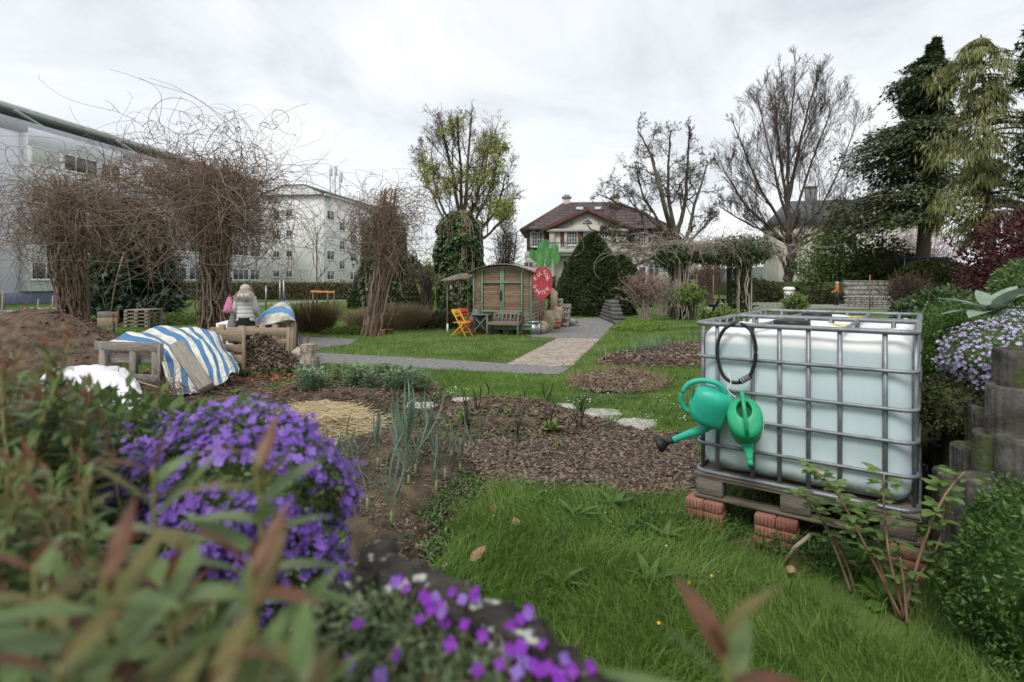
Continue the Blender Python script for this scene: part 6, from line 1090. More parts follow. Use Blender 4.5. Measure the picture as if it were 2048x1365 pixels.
def cushion(name, label, loc, lobes, nl, ls, nf, fs, mf, tpl=FL4, ml=m_aub, cat='flowers', amp=.15, bias=None, fsel=None):
    t = thing(name, label, cat, loc); Lv, Fv, co = [], [], []
    for k, (c, r, w_) in enumerate(lobes):
        p, nv = shell(int(nl*w_), None, r, amp, 4, .3, 40+k, -.9); D = nrm(nv*.6+rng.normal(size=nv.shape)*.8); Lv.append(scatter(*LEAF, p+np.array(c), frames(D), rng.uniform(.6, 1.3, len(p))*ls))
        p, nv = shell(int(nf*w_), None, r, amp, 4, .06, 40+k, -.9); q = fbm(p[:, 0]*9+50, p[:, 2]*9+p[:, 1]*6+50, 5+k); s_ = q > .34; s_ &= True if fsel is None else fsel(p+np.array(c)); p, nv = p[s_], nv[s_]
        nv = nrm(nv+rng.normal(size=nv.shape)*.35+np.array([0, -.25, .25])); Fv.append(scatter(*tpl, p*1.03+np.array(c)+nv*.006, frames_up(nv), rng.uniform(.55, 1.2, len(p))*fs)); v, f = blob(r, amp, 4, 40+k, .8, hemi=-.95); co.append((v+np.array(c), f))
    put('core', *join(*co), ml, t, True); tag(put('foliage', *join(*Lv), ml, t), kind='stuff'); tag(put('blossom', *join(*Fv), mf, t), kind='stuff'); return t
c = P(2046, 730, 3.45); cushion('creeping_phlox', 'large cushion of pale lavender flowers on the bank at the right edge', c, [((0, 0, 0), (.42, .36, .27), 1), ((.35, .1, .12), (.4, .36, .24), .8), ((-.12, -.12, -.16), (.2, .2, .2), .3)], 11000, .022, 2700, .0215, m_laven, FL5, m_mid)
c = P(1893, 808, 3.75); cushion('aubrieta_tuft', 'small vivid purple flower tuft beside the concrete rings', c, [((0, 0, 0), (.075, .1, .10), 1)], 700, .02, 420, .022, m_purple2)
shrub('dark_shrub', 'dark green cushion below the lavender flowers', P(1925, 860, 3.5), (.24, .22, .24), 3800, .028, m_dull, core=.8, seed=13, tpl=LEAF)
shrub('box_bush', 'round clipped box bush behind the tank on the bank', P(1890, 775, 4.9), (.36, .36, .42), 11000, .034, m_box, core=.85, hemi=-.6, seed=14, tpl=LEAF, amp=.1)
shrub('box_bush', 'second larger box bush up the bank behind the first', P(1945, 720, 5.4), (.5, .45, .36), 8000, .036, m_box, core=.85, hemi=-.6, seed=15, tpl=LEAF, amp=.12)
shrub('box_bush', 'big box bush in the right front corner', (2.33, 2.30, -.05), (.41, .42, .445), 24000, .025, m_box, core=.82, hemi=-.9, seed=16, tpl=LEAF, amp=.16, freq=4)
shrub('evergreen_shrub', 'dark glossy evergreen shrub above the tanks on the bank', P(1895, 680, 7.5), (.6, .6, .42), 5200, .07, m_ivy, core=.7, hemi=-.6, seed=18, tpl=LEAF)
shrub('evergreen_shrub', 'grey green shrub at the right edge above the large leaves', P(2085, 620, 5.6), (.4, .4, .32), 3200, .05, m_mid, core=.75, hemi=-.6, seed=19, tpl=LEAF)
t = shrub('burgundy_shrub', 'dark burgundy leaved shrub on the bank at the right edge', P(2070, 625, 9.0), (1.0, .9, 1.05), 8000, .085, m_maple, core=.45, inner=.7, amp=.32, freq=4, hemi=-.5, seed=21, tpl=LEAF, stems=160)
shrub('low_shrub', 'green trailing plants on the bank slope beside the tank', (3.25, 4.4, .25), (.5, 1.2, .35), 5200, .045, m_dull, core=.6, hemi=-.4, seed=22, tpl=LEAF)
m_silver = M('silver green leaf', (.19, .26, .19), (.28, .36, .27), scale=5, rough=.7, trans=.2)
BIG = mk('leaf', *leafmesh(9, .22, .22, -.18, .9), m_silver, True)
t = thing('large_leaf_plant', 'silvery plant with large broad leaves above the lavender cushion', 'plant', P(1985, 630, 4.4))
for i in range(13):
    a = i*2.4; el = R(18+38*(i % 3)/2); D = Vector((math.cos(a)*math.cos(el), math.sin(a)*math.cos(el), math.sin(el))); Fm = frames(np.array([D]), (0, 0, 1))[0]; o = link('leaf', BIG, t); s = random.uniform(.26, .40); o.matrix_basis = Matrix(Fm.tolist()).to_4x4() @ Matrix.Scale(s, 4)
# ------------------------------------------------------------ raspberry canes and primrose in front
m_rasp = foliage('raspberry leaf', (.10, .17, .045), (.15, .23, .07), (.22, .30, .10), island=.3, trans=.35)
def raspleaf():
    ps = []
    for a, s, oy in ((0, 1, .35), (70, .72, .32), (-70, .72, .32)):
        n_ = 7; t_ = np.linspace(0, 1, n_); wd = .30*np.sin(np.pi*t_**.8)**.7+.01; wd = wd*(1+.12*(np.arange(n_) % 2)); z = -.18*t_**2; v = np.concatenate([np.stack([-wd, t_, z+wd*.18], -1), np.stack([0*t_, t_, z], -1), np.stack([wd, t_, z+wd*.18], -1)])*s*.62
        i = np.arange(n_-1); f = np.concatenate([np.stack([b+i, b+n_+i, b+n_+i+1, b+i+1], -1) for b in (0, n_)]); c_, s_ = math.cos(R(a)), math.sin(R(a)); v = np.stack([v[:, 0]*c_-v[:, 1]*s_, v[:, 0]*s_+v[:, 1]*c_, v[:, 2]], -1)+[0, oy, 0]; ps.append((v, f))
    ps.append(tube([(0, 0, 0), (0, .36, 0)], .012, 4)); return mk('leaf', *join(*ps), m_rasp, True)
RL = raspleaf(); m_cane = M('raspberry cane', (.20, .12, .075), (.34, .23, .15), scale=9, rough=.7)
def leaf_at(mesh, parent, pos, D, size, up=(0, 0, 1)):
    Fm = frames(np.array([D], float), up)[0]; o = link('leaf', mesh, parent); o.matrix_basis = Matrix.Translation(Vector([float(x) for x in pos])) @ Matrix(Fm.tolist()).to_4x4() @ Matrix.Scale(float(size), 4); return o
rb = G(1800, 1235); t = thing('raspberry_bush', 'young raspberry canes with fresh green leaves in front of the tank', 'shrub', rb)
canes = [([(1805, 1240, 2.72), (1735, 1100, 2.75), (1672, 985, 2.78), (1618, 928, 2.8)], 15), ([(1812, 1245, 2.72), (1780, 1120, 2.7), (1768, 1010, 2.72), (1768, 945, 2.74)], 9), ([(1795, 1235, 2.74), (1760, 1130, 2.8), (1735, 1050, 2.85), (1700, 1000, 2.88)], 15), ([(1806, 1238, 2.71), (1840, 1110, 2.66), (1885, 1000, 2.62), (1928, 945, 2.6)], 8), ([(1800, 1240, 2.73), (1820, 1180, 2.70), (1880, 1080, 2.66), (1890, 960, 2.66)], 5), ([(1702, 1185, 2.95), (1665, 1085, 2.95), (1625, 1010, 2.95), (1588, 985, 2.95)], 7), ([(1712, 1190, 2.95), (1690, 1120, 2.98), (1645, 1040, 3.0), (1610, 1005, 3.0)], 3), ([(1815, 1250, 2.68), (1808, 1170, 2.66), (1800, 1115, 2.66)], 2)]
for pts, nl in canes:
    q = spline([P(*p)-rb for p in pts], 18); put('cane', *tube(q, np.linspace(.0075, .0035, 18), 7), m_cane, t, True)
    for i in range(nl*2):
        f = int((.35+.62*i/max(1, nl*2-1))*17); a = i*2.3+random.random(); D = np.array([math.cos(a), math.sin(a), random.uniform(.0, .6)]); leaf_at(RL, t, q[f], D, random.uniform(.085, .125))
tag(put('cut_stem', *tube([G(1570, 1130), P(1590, 1095, 3.1), P(1621, 1070, 3.05)], .011, 8), M('peeled stem', (.34, .28, .21), (.48, .42, .34), scale=10)), 'short pale cut stem slanting in the grass before the bricks', 'stem')
PL = mk('leaf', *leafmesh(9, .24, .18, -.12, 1.25), foliage('primrose leaf', (.08, .17, .03), (.13, .24, .05), island=.2), True); pp = G(1775, 1215); t = thing('primrose_plant', 'rosette of bright green crinkled leaves at the foot of the raspberry', 'plant', pp)
for i in range(15): a = i*2.4; el = R(12+55*(i % 4)/3); leaf_at(PL, t, (0, 0, .02), (math.cos(a)*math.cos(el), math.sin(a)*math.cos(el), math.sin(el)), random.uniform(.09, .15))
for x_, y_, rx, n__, lab in ((1420, 1048, .34, 2600, 'small leaved herb patch at the left brick pile'), (1565, 1092, .22, 1500, 'low green herbs before the middle brick pile'), (1740, 1130, .42, 3000, 'dark green weeds under the right end of the tank'), (1880, 1090, .28, 2200, 'weeds between the tank and the box bush')):
    shrub('herb_patch', lab, G(x_, y_), (rx, .2, .13), n__, .028, m_weed, core=.5, hemi=0, seed=int(x_), tpl=LEAF, cat='weeds', inner=.7, amp=.4)
# ============================================================ vegetables and bed plants
m_leek = M('leek leaf', (.10, .17, .125), (.15, .23, .17), (.21, .29, .22), scale=3, rough=.5, obj=.5, trans=.25); m_shank = M('leek shank', (.15, .21, .09), (.25, .30, .15), scale=4, rough=.5)
def strap(bend, kink, n_=12, wd=.017):
    t = np.linspace(0, 1, n_); y = np.cumsum(np.cos(bend*t**kink))/n_; z = -np.cumsum(np.sin(bend*t**kink))/n_; ww = wd*np.clip(np.sin(np.pi*(.18+.82*t)), 0, 1)**.7+.001
    V = np.concatenate([np.stack([-ww, y, z+ww*.5], -1), np.stack([0*t, y, z], -1), np.stack([ww, y, z+ww*.5], -1)]); i = np.arange(n_-1); return V, np.concatenate([np.stack([a+i, a+n_+i, a+n_+i+1, a+i+1], -1) for a in (0, n_)])
SM = [mk('leaf', *strap(b, k, wd=w_), m_leek, True) for b, k, w_ in ((.25, 1.5, .019), (.6, 2, .021), (1.3, 2.5, .019), (2.4, 3, .018), (1.0, 1.5, .02))]
SHK = mk('shank', *lathe([(.001, -.03), (.009, -.03), (.010, .02), (.008, .07), (.001, .075)], 10), m_shank, True)
def leek(label, loc, h, nl, group, lean=0):
    t = thing('leek', label, 'leek', loc, random.random()*6, group); link('shank', SHK, t)
    for i in range(nl):
        a = (i % 2)*math.pi+random.uniform(-.5, .5); el = R(random.uniform(60, 84)) if i < nl-2 else R(random.uniform(42, 66)); leaf_at(random.choice(SM[:3] if i < 3 else SM), t, (0, 0, .05+.018*i), (math.cos(a)*math.cos(el), math.sin(a)*math.cos(el), math.sin(el)), h*random.uniform(.65, 1.1), (math.cos(a), math.sin(a), 0))
LK = [(555, 650, .36), (660, 708, .52), (455, 590, .42), (600, 465, .44), (692, 450, .4), (735, 545, .46), (765, 495, .66), (855, 570, .34), (893, 515, .42), (850, 480, .44), (960, 490, .36), (1015, 440, .36), (922, 430, .40), (500, 535, .42), (825, 355, .42), (405, 545, .46), (360, 470, .40), (730, 410, .62)]
for i, (x_, y_, hh) in enumerate(LK):
    px_, py_ = 480+x_/2.179, 720+y_/2.179; g_ = G(px_, py_+18); z = float(bedz(np.array([g_[0]]), np.array([g_[1]]))[0]); q = G(px_, py_, z)
    leek(f'leek in the near bed, number {i+1} of eighteen', q, hh*.86, 8 if hh > .4 else 6, 'leeks in the near bed')
names = ['front right', 'frontmost lone', 'left', 'bent leaved', 'second bent leaved', 'slender', 'tallest', 'small front', 'upright right', 'middle right', 'right', 'rightmost', 'back right', 'left middle', 'rearmost', 'far left', 'leftmost beside the purple flowers', 'tall rear']
for o in [o for o in bpy.data.objects if o.get('category') == 'leek']: k = int(o['label'].split('number ')[1].split(' ')[0])-1 if False else names.pop(0); o['label'] = f'{k} leek with blue green strap leaves in the near bed'
for i in range(26):
    x_ = random.uniform(1262, 1395); y_ = 722-(x_-1262)*.20+random.uniform(-4, 8); leek('small leek in the row along the side bed left of the tank', G(x_, y_)+[0, 0, .08], random.uniform(.28, .42), 4, 'small leeks in the side bed')
# broad beans
def bean_mesh():
    ps = []; n_ = 90; z = rng.uniform(.02, .26, n_); a = rng.random(n_)*6.28; r_ = rng.uniform(.01, .10, n_); p = np.stack([np.cos(a)*r_, np.sin(a)*r_, z], -1); return scatter(*LEAF, p, frames(np.stack([np.cos(a), np.sin(a), rng.uniform(-.1, .9, n_)], -1), (0, 0, 1)), rng.uniform(.05, .085, n_)*1.0)
m_bean = foliage('bean leaf', (.12, .19, .10), (.18, .26, .145), (.27, .34, .22), trans=.25); BM = [mk('foliage', *bean_mesh(), m_bean) for _ in range(4)]; ST = mk('stem', *tubes(np.array([[[.0, 0, 0], [.01, 0, .12], [0, .01, .25]], [[.02, .01, 0], [.03, .02, .1], [.04, .03, .2]]]), np.full((2, 3), .005), 5), m_mid)
for i in range(44):
    x_ = random.uniform(600, 850); y_ = random.uniform(766, 800); g_ = G(x_, y_)
    if edged(BEAN, np.array([g_[0]]), np.array([g_[1]]))[0] < .1: continue
    t = thing('bean_plant', 'grey green broad bean plant in the bed behind the straw', 'bean plant', g_+[0, 0, .09], random.random()*6, 'broad beans in the far bed'); link('foliage', BM[i % 4], t)['kind'] = 'stuff'; link('stem', ST, t)['kind'] = 'stuff'; s = random.uniform(.75, 1.2); t.scale = (s, s, s)
# pruned roses
m_rose = M('dark rose cane', (.022, .02, .017), (.06, .05, .04), scale=8, rough=.8)
for i, (x_, y_, hh, nn, lab) in enumerate(((936, 848, .42, 4, 'left pruned rose stump behind the leeks'), (955, 826, .38, 3, 'rear left pruned rose stump'), (975, 795, .30, 2, 'far left rose cane near the stepping stones'), (1000, 838, .16, 2, 'short rose stub among the leaf litter'), (1092, 818, .36, 4, 'rear middle pruned rose stump'), (1098, 856, .28, 3, 'front middle pruned rose behind the lime plant'), (1160, 832, .34, 3, 'rear right pruned rose stump'), (1158, 862, .30, 4, 'rightmost dark pruned rose stump'), (1036, 872, .22, 3, 'front rose stub facing the wood chips'), (870, 822, .22, 2, 'small rose cane beside the pale stepping stone'), (1045, 812, .24, 2, 'thin rear rose cane in the middle'))):
    g_ = G(x_, y_); z = float(bedz(g_[:1], g_[1:2])[0]); t = thing('pruned_rose', lab, 'rose', G(x_, y_, z*.8), 0, 'pruned roses')
    for j in range(nn):
        a = random.random()*6.28; l_ = hh*random.uniform(.6, 1); D = np.array([math.cos(a)*.3, math.sin(a)*.3, 1]); put('cane', *tube(spline([(0, 0, -.03), D*l_*.5+rng.normal(size=3)*.012, D*l_], 8), np.linspace(.008, .005, 8), 6), m_rose, t)
        if j % 2 == 0: put('side_cane', *tube([D*l_*.55, D*l_*.55+np.array([math.cos(a+2)*.05, math.sin(a+2)*.05, .10])], [.005, .004], 6), m_rose, t)
CH = mk('leaf', *leafmesh(8, .20, .3, -.15, .8), m_lime, True)
for x_, y_, lab, s in ((925, 842, 'lime green leafy plant at the left rose stump', .10), (1106, 862, 'lime green leafy plant in front of the roses', .12), (1118, 893, 'small pale seedling at the wood chip edge', .05)):
    t = thing('leafy_plant', lab, 'plant', G(x_, y_, .10))
    for i in range(16): a = i*2.4; el = R(30+50*(i % 4)/3); leaf_at(CH, t, (0, 0, .0), (math.cos(a)*math.cos(el), math.sin(a)*math.cos(el), math.sin(el)), s*random.uniform(.8, 1.3))
# round bed stalks
n_ = 420; a = rng.random(n_)*6.28; c = RING.mean(0); ex = (RING[:, 0].max()-RING[:, 0].min())/2; ey = (RING[:, 1].max()-RING[:, 1].min())/2; S = np.stack([c[0]+np.cos(a)*ex*rng.uniform(.8, .98, n_), c[1]+np.sin(a)*ey*rng.uniform(.8, .98, n_), 0*a+.01], -1); Q, rd = strands(n_, S, np.stack([rng.normal(size=n_)*.5, rng.normal(size=n_)*.5, 1+0*a], -1), rng.uniform(.1, .28, n_), 5, .12, .03, (.003, .005))
tag(put('dry_stalk_ring', *tubes(Q, rd, 3), m_dry), 'pale dry stalks round the rim of the round bed', 'stalks', kind='stuff')
# stepping stones
SLABS = [(838, 818, .56, .44, 'large pale slab behind the leeks, leftmost of the stepping stones'), (925, 806, .40, .3, 'stepping stone half hidden by rose canes'), (1000, 806, .42, .34, 'stepping stone at the back of the rose bed'), (1062, 812, .42, .34, 'stepping stone right of the rear rose canes'), (1120, 820, .46, .36, 'stepping stone among tiny white flowers'), (1204, 832, .56, .42, 'pale stepping stone right of the roses'), (1272, 853, .54, .42, 'stepping stone nearest to the white tank')]
for x_, y_, a_, b_, lab in [(q[0], q[1], q[2]*.82, q[3]*.82, q[4]) for q in SLABS]:
    an_ = np.linspace(0, 6.28, 13)[:-1]; r_ = np.array([random.uniform(.85, 1.1) for _ in an_]); px2 = np.sign(np.cos(an_))*np.abs(np.cos(an_))**.6*a_/2*r_; py2 = np.sign(np.sin(an_))*np.abs(np.sin(an_))**.6*b_/2*r_
    V = np.concatenate([np.stack([px2*f, py2*f, 0*px2+z], -1) for f, z in ((1, -.03), (1, .032), (.95, .042), (.5, .046), (.01, .045))]); i = np.arange(4)[:, None]*12; j = np.arange(12); F = np.stack([i+j, i+(j+1) % 12, i+12+(j+1) % 12, i+12+j], -1).reshape(-1, 4); tag(put('stepping_stone', V, F, m_conc2 if 'm_conc2' in globals() else M('pale slab', (.24, .235, .21), (.36, .35, .32), (.46, .45, .42), scale=5, rough=.9, bump=.4, bscale=30), None, True, G(x_, y_)+[0, 0, .012], (0, 0, R(random.uniform(-10, 10)))), lab, 'stepping stone', 'stepping stones'); m_conc2 = bpy.data.materials['pale slab']
t = thing('plant_marker', 'small wooden cross shaped plant marker behind the bean bed', 'marker', G(790, 764)); box('marker_stick', (.018, .012, .30), (0, 0, .15), m_palewood, t); box('marker_bar', (.07, .01, .035), (0, -.01, .24), m_palewood, t)
for x_, y_, lab in ((1211, 727, 'left thin wooden marker stake in the side bed'), (1254, 730, 'right thin wooden marker stake in the side bed')): tag(put('marker_stake', *boxvf((.022, .022, .32), .003), m_palewood, None, False, G(x_, y_)+[0, 0, .14]), lab, 'stake')
# fallen leaves
LB = mk('fallen_leaf', *leafmesh(7, .26, .5, .25, .8), M('dead oak leaf', (.20, .11, .07), (.33, .20, .13), (.42, .29, .20), scale=8, obj=.6, rough=.8), True)
for i, (x_, y_, lab) in enumerate(((1062, 1025, 'curled brown leaf on the grass edge below the leek bed'), (1035, 1068, 'upright orange brown dead leaf in the near grass'), (985, 1042, 'small rusty dead leaf left of the upright one'), (962, 1018, 'pale dead leaf on soil beside the weeds'), (905, 1142, 'curled dead leaf beside the stone trough'), (940, 1140, 'small pale leaf at the trough corner'), (1220, 1008, 'dead leaf between wood chips and grass'), (760, 1010, 'brown leaf lying on the leek bed'), (1585, 1150, 'dead leaf in dark grass before the bricks'), (1830, 1255, 'brown leaf under the raspberry'), (820, 940, 'dry leaf between the leeks'))):
    o = link('fallen_leaf', LB, None, G(x_, y_)+[0, 0, .05], (R(random.uniform(-40, 40)), R(random.uniform(-40, 40)), random.random()*6)); s = random.uniform(.07, .11); o.scale = (s, s, s); tag(o, lab, 'leaf', 'fallen leaves')
for i, (x_, y_, lab) in enumerate(((1378, 1198, 'left yellow dandelion bud in the near grass'), (1424, 1183, 'right yellow dandelion bud in the near grass'), (1318, 1282, 'yellow dandelion bud nearest the trough'))):
    o = thing('dandelion', lab, 'flower', G(x_, y_), 0, 'dandelions'); put('stalk', *tube([(0, 0, 0), (0, 0, .07)], .002, 5), m_mid, o); put('head', *lathe([(.001, .07), (.007, .075), (.010, .085), (.001, .088)], 10), M('dandelion yellow', (.75, .48, .02), (.85, .58, .03)) if i == 0 else bpy.data.materials['dandelion yellow'], o)
# broad leaf tufts in the near lawn
DK = mk('leaf', *leafmesh(7, .13, .25, -.2, .9), m_weed, True)
for x_, y_, lab in ((955, 1085, 'dock rosette beside the leek bed edge'), (1060, 1010, 'plantain rosette below the wood chips'), (1230, 1020, 'broad leaved weed at the chip edge'), (1150, 1040, 'plantain rosette in the middle of the near grass'), (1330, 1080, 'leafy weed left of the bricks'), (1120, 1180, 'flat weed rosette in the near lawn'), (585, 770, 'green weed tuft in front of the striped tarp'), (470, 790, 'dandelion leaf rosette beside the striped tarp'), (1300, 1175, 'clover like weed patch in the near grass')):
    t = thing('weed_rosette', lab, 'weed', G(x_, y_), 0, 'weed rosettes')
    for i in range(14): a = i*2.4; el = R(random.uniform(15, 65)); leaf_at(DK, t, (0, 0, .01), (math.cos(a)*math.cos(el), math.sin(a)*math.cos(el), math.sin(el)), random.uniform(.10, .19))
# ============================================================ stone trough and foreground planting
m_trough = M('lichened dark stone', (.011, .010, .009), (.028, .025, .022), (.065, .058, .05), scale=9, rough=.95, bump=1, bscale=45, spots=(.42, .44, .39), sscale=24, sthr=.565)
TR = thing('stone_trough', 'dark lichen spotted stone trough rim in the bottom centre', 'trough', (-.1, .8, 1.0)); to = np.array(TR.location)
def rim(a, b, wd, h, seed):
    a, b = np.asarray(a, float), np.asarray(b, float); n_, s = 110, 20; t = np.linspace(0, 1, n_)[:, None]; d_ = nrm(b-a); sd_ = np.array([d_[1], -d_[0], 0]); an_ = np.arange(s)/s*2*math.pi; cx = np.sign(np.cos(an_))*np.abs(np.cos(an_))**.45*wd/2; cz = np.sign(np.sin(an_))*np.abs(np.sin(an_))**.45*h/2-h/2
    c = a+(b-a)*t; L_ = np.linalg.norm(b-a); nz_ = (fbm(t*L_*40, an_[None]*3+seed, seed, 4)-.5)*.034+(fbm(t*L_*9, an_[None]*1+seed*3, seed+4, 2)-.5)*.022; V = c[:, None]+(cx[None]+nz_*np.sign(cx))[..., None]*sd_+(cz[None]+nz_)[..., None]*np.array([0, 0, 1]); i = np.arange(n_-1)[:, None]*s; j = np.arange(s)
    F = [np.stack([i+j, i+(j+1) % s, i+s+(j+1) % s, i+s+j], -1).reshape(-1, 4)]; V = V.reshape(-1, 3); V2 = np.concatenate([V, [V[:s].mean(0)], [V[-s:].mean(0)]]); k = len(V); F.append(np.concatenate([np.stack([j, np.full(s, k), (j+1) % s], -1), np.stack([j+(n_-1)*s, (j+1) % s+(n_-1)*s, np.full(s, k+1)], -1)])); return V2-to, F
ZT = 1.198; put('rim', *rim((-.235, .965, ZT), (.36, .40, ZT-.005), .055, .20, 3), m_trough, TR, True); put('rim', *rim((-.215, .935, ZT-.012), (-.36, .56, ZT-.02), .045, .19, 8), m_trough, TR, True)
put('trough_soil', *blob((.26, .24, .10), .2, 2, 3, 1), m_soil, TR, True, np.array((-.06, .62, 1.06))-to)
# violet aubrieta in the trough
c = np.array((-.04, .66, 1.10)); t = thing('aubrieta_plant', 'violet aubrieta growing in the stone trough at bottom centre', 'flowers', c)
n_ = 5200; uu = rng.random((n_, 2)); pos = np.array((-.215, .90))+uu[:, :1]*np.array((.42, -.40))+uu[:, 1:]*np.array((-.13, -.22)); z = .03*np.sin(np.pi*np.clip(uu[:, 1], 0, 1))+.03*fbm(pos[:, 0]*30, pos[:, 1]*30, 4)+rng.uniform(-.03, .01, n_)+1.15
p = np.concatenate([pos, z[:, None]], 1)-c; tag(put('foliage', *scatter(*LEAF, p, frames(rng.normal(size=p.shape)*[1, 1, .6]+[0, 0, .7]), rng.uniform(.009, .018, n_)), foliage('grey aubrieta leaf', (.07, .11, .045), (.13, .175, .08), (.21, .26, .14)), t), kind='stuff')
FM = mk('flower', *scatter(*FL4, np.zeros((1, 3)), np.eye(3)[None], np.ones(1)), m_purple2, True); FM2 = mk('flower', *scatter(*FL4, np.zeros((1, 3)), np.eye(3)[None], np.ones(1)), m_purple, True)
fl = [(790, 1165), (812, 1178), (845, 1190), (870, 1195), (882, 1210), (905, 1185), (925, 1200), (950, 1195), (862, 1222), (885, 1228), (1020, 1255), (1040, 1240), (1055, 1228), (965, 1272), (1020, 1300), (1042, 1312), (1085, 1290), (955, 1340), (1060, 1330), (1078, 1340), (1095, 1335), (1128, 1318), (1110, 1345), (790, 1312), (760, 1352), (1145, 1345), (1180, 1335), (1120, 1358), (900, 1290), (1000, 1330), (1035, 1345), (930, 1250), (838, 1240), (700, 1330), (715, 1250)]
for i, (x_, y_) in enumerate(fl):
    q = P(x_+random.uniform(-4, 4), y_, 0); d_ = (H-1.205)*FPX/(y_-HZ); q = P(x_, y_, d_)
    for j in range(1 if i % 3 else 2):
        o = link('flower', FM if (i+j) % 3 else FM2, t); Nn = frames_up(np.array([[random.uniform(-.6, .6), -.7+random.uniform(-.5, .5), .8]]))[0]; o.matrix_basis = Matrix.Translation(Vector([float(v) for v in q-c+rng.normal(size=3)*[.009, .009, .006]*j])) @ Matrix(Nn.tolist()).to_4x4() @ Matrix.Scale(random.uniform(.014, .018), 4)
    put('flower_stem', *tube([q-c, q-c+[0, .005, -.03]], .0014, 5), m_cane, t)
# the large violet cushion
m0 = np.array((-.635, 1.30, 1.145))
cushion('aubrieta_cushion', 'large cushion of bright violet flowers spilling over the bed at left', m0, [((0, 0, -.01), (.228, .21, .20), 1), ((-.26, .14, -.02), (.25, .22, .15), .85), ((.08, -.02, -.15), (.16, .18, .15), .6), ((-.52, .34, -.04), (.26, .24, .14), .55)], 17000, .0155, 3600, .0185, m_purple, amp=.2)
# leafy shrub in front
m_sg = foliage('shrub leaf green', (.07, .12, .04), (.12, .18, .06), (.18, .24, .10), island=.0, trans=.3, rough=.4); m_so = foliage('shrub leaf olive', (.10, .105, .035), (.16, .15, .05), (.19, .14, .06), island=0, trans=.35, rough=.4); m_sr = foliage('shrub leaf bronze', (.11, .045, .030), (.16, .068, .042), (.19, .10, .05), island=0, trans=.35, rough=.4)
m_ss = M('shrub stem', (.17, .18, .06), (.26, .22, .09), scale=8, rough=.6)
SL = [[mk('leaf', *leafmesh(8, w_, .25, c_, .85), m_, True) for w_, c_ in ((.12, -.14), (.135, -.30), (.11, .03))] for m_ in (m_sg, m_so, m_sr)]
def stem_leaves(tip, length, ls, lean, n_, red):
    """positions, directions, sizes and tones of the leaves of one upright shoot"""
    tip = np.asarray(tip, float); D = nrm(np.array([lean[0], lean[1], 1.])); q = spline([tip-D*length, tip-D*length*.5+rng.normal(size=3)*length*.02, tip], 12); out = []
    for i in range(n_):
        f = i/(n_-1); s = q[min(11, int((.12+.88*f)*11))]; a = i*2.2+random.random()*.7; el = R(2+64*f**2.4+random.uniform(-10, 10)); d_ = np.array([math.cos(a)*math.cos(el), math.sin(a)*math.cos(el), math.sin(el)]); sz = ls*(1.05-.5*f**3)*random.uniform(.8, 1.15); tone = 2 if f > 1-.20*red and random.random() < .8 else (1 if f > .55 and random.random() < .6 else 0); out.append((s, d_, sz, tone, a))
    return q, out
near = [((508, 800, .56), .16, 1.0, 'reddish tipped shoot standing before the violet cushion'), ((305, 838, .62), .15, .7, 'olive shoot in front of the left part of the cushion'), ((205, 985, .40), .13, 1, 'large blurred bronze shoot at lower left'), ((500, 985, .46), .14, 1.2, 'blurred red stemmed shoot at lower left centre'), ((70, 1010, .52), .14, .7, 'blurred green shoot near the left edge'), ((330, 1060, .50), .13, .5, 'green shoot between the blurred bronze ones'), ((600, 1185, .36), .10, .7, 'very blurred shoot left of the trough'), ((120, 1150, .34), .10, .5, 'very blurred green shoot at the lower left corner'), ((420, 1190, .33), .10, .6, 'blurred leaf crown at the bottom left'), ((1445, 1150, .42), .10, 1.3, 'lone blurred bronze shoot at the bottom right of centre'), ((280, 1260, .30), .09, .4, 'blurred green leaf crown at the very bottom')]
for tp, ln, red, lab in near:
    tip = P(*tp)-[0, 0, .055]; q, lv_ = stem_leaves(tip, ln, .092, (random.uniform(-.15, .15), random.uniform(-.1, .1)), 15, red); b = q[0]; t = thing('leafy_shoot', lab, 'shrub shoot', b, 0, 'foreground shoots'); put('stem', *tube(q-b, np.linspace(.0034, .0018, 12), 7), m_ss, t, True)
    low_ = np.array([q[0]+np.array([random.uniform(-.02, .02), -.02, -(q[0][2]-.9)]), q[0]]); put('lower_stem', *tube(low_-b, .0036, 7), m_ss, t)
    for s, d_, sz, tone, a in lv_: leaf_at(SL[tone][random.randint(0, 2)], t, s-b, d_, sz)
t = thing('leafy_shrub', 'dense dark green shrub with reddish shoot tips filling the left foreground', 'shrub', (-1.0, 1.0, .9)); tb_ = np.array(t.location); st, allv = [], []
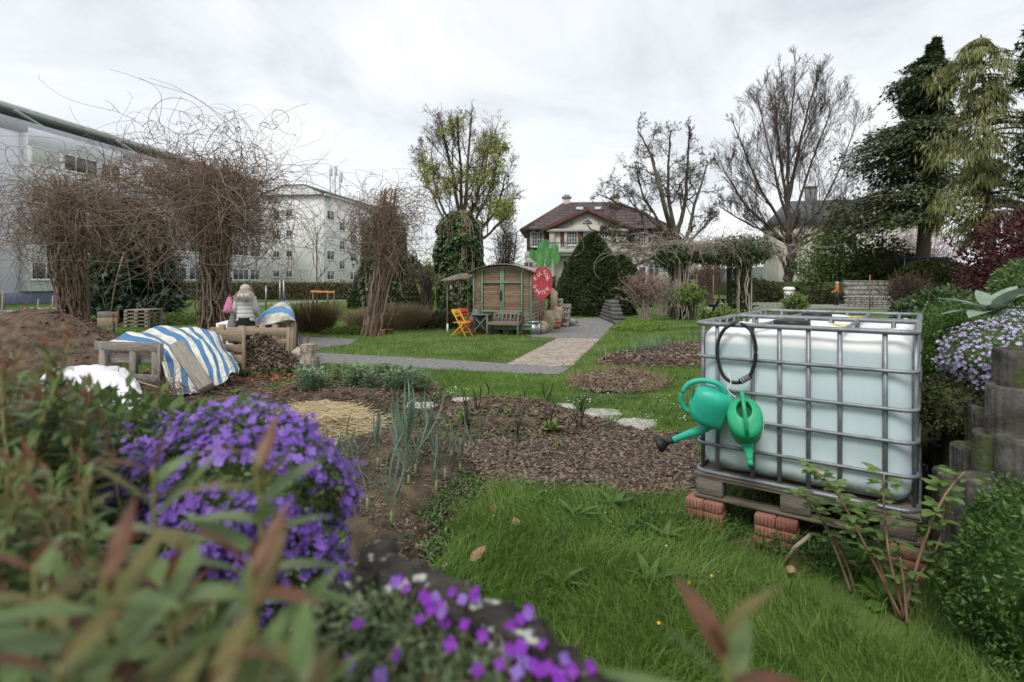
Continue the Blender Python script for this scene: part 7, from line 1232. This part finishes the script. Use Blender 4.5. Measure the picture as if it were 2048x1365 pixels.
def shoots(n_, xr, yr, dr, ln, ls, lim=None):
    for _ in range(n_):
        d_ = random.uniform(*dr); x_ = random.uniform(*xr); y_ = random.uniform(*yr)+ (lim(x_) if lim else 0); q, lv_ = stem_leaves(P(x_, y_, d_)-[0, 0, .035], random.uniform(.7, 1.2)*ln, ls*random.uniform(.8, 1.15), (random.uniform(-.25, .25), random.uniform(-.2, .2)), 22, random.uniform(.0, .9)); st.append(q); allv.extend(lv_)
shoots(110, (-160, 250), (0, 130), (1.0, 1.6), .26, .070, lambda x: np.interp(x, [-160, 0, 100, 200, 260], [670, 680, 690, 750, 840]))
shoots(50, (-140, 170), (860, 1060), (.7, 1.0), .2, .058)
shoots(34, (-120, 400), (1090, 1250), (.5, .75), .18, .055); shoots(26, (100, 640), (1250, 1390), (.38, .6), .14, .055); shoots(10, (820, 1130), (1345, 1420), (.33, .42), .08, .05); shoots(7, (1500, 1900), (1390, 1460), (.42, .5), .1, .055); shoots(3, (70, 160), (625, 660), (.95, 1.1), .2, .06)
put('shrub_stems', *tubes(np.array(st)-tb_, np.tile(np.linspace(.0034, .0016, 12), (len(st), 1)), 5), m_ss, t)['kind'] = 'stuff'
allv.sort(key=lambda l_: l_[0][1]); big = [i for i in range(len(allv))]; random.shuffle(big); big = set(big[:290]); bulk = [[], [], []]
for i, (s, d_, sz, tone, a) in enumerate(allv):
    if i in big: leaf_at(SL[tone][i % 3], t, s-tb_, d_, sz)
    else: bulk[tone].append((s-tb_, d_, sz))
for k_, nm in ((0, 'green_foliage'), (1, 'olive_foliage'), (2, 'bronze_foliage')):
    pos = np.array([q[0] for q in bulk[k_]]); D = np.array([q[1] for q in bulk[k_]]); sz = np.array([q[2] for q in bulk[k_]]); V, F = leafmesh(6, .12, .25, -.16, .85); tag(put(nm, *scatter(V, [F], pos, frames(D, (0, 0, 1)), sz), (m_sg, m_so, m_sr)[k_], t, True), kind='stuff')
shrub('dark_foliage_mass', 'shaded dense foliage deep inside the left foreground shrub', (-1.35, 1.55, .85), (.75, .35, .32), 5200, .05, m_sg, core=.8, hemi=-.5, seed=33, tpl=LEAF)
shrub('dark_foliage_mass', 'low dense foliage at the bottom left under the shoots', (-.55, .66, .82), (.42, .22, .26), 4200, .04, m_sg, core=.8, hemi=-.5, seed=34, tpl=LEAF)
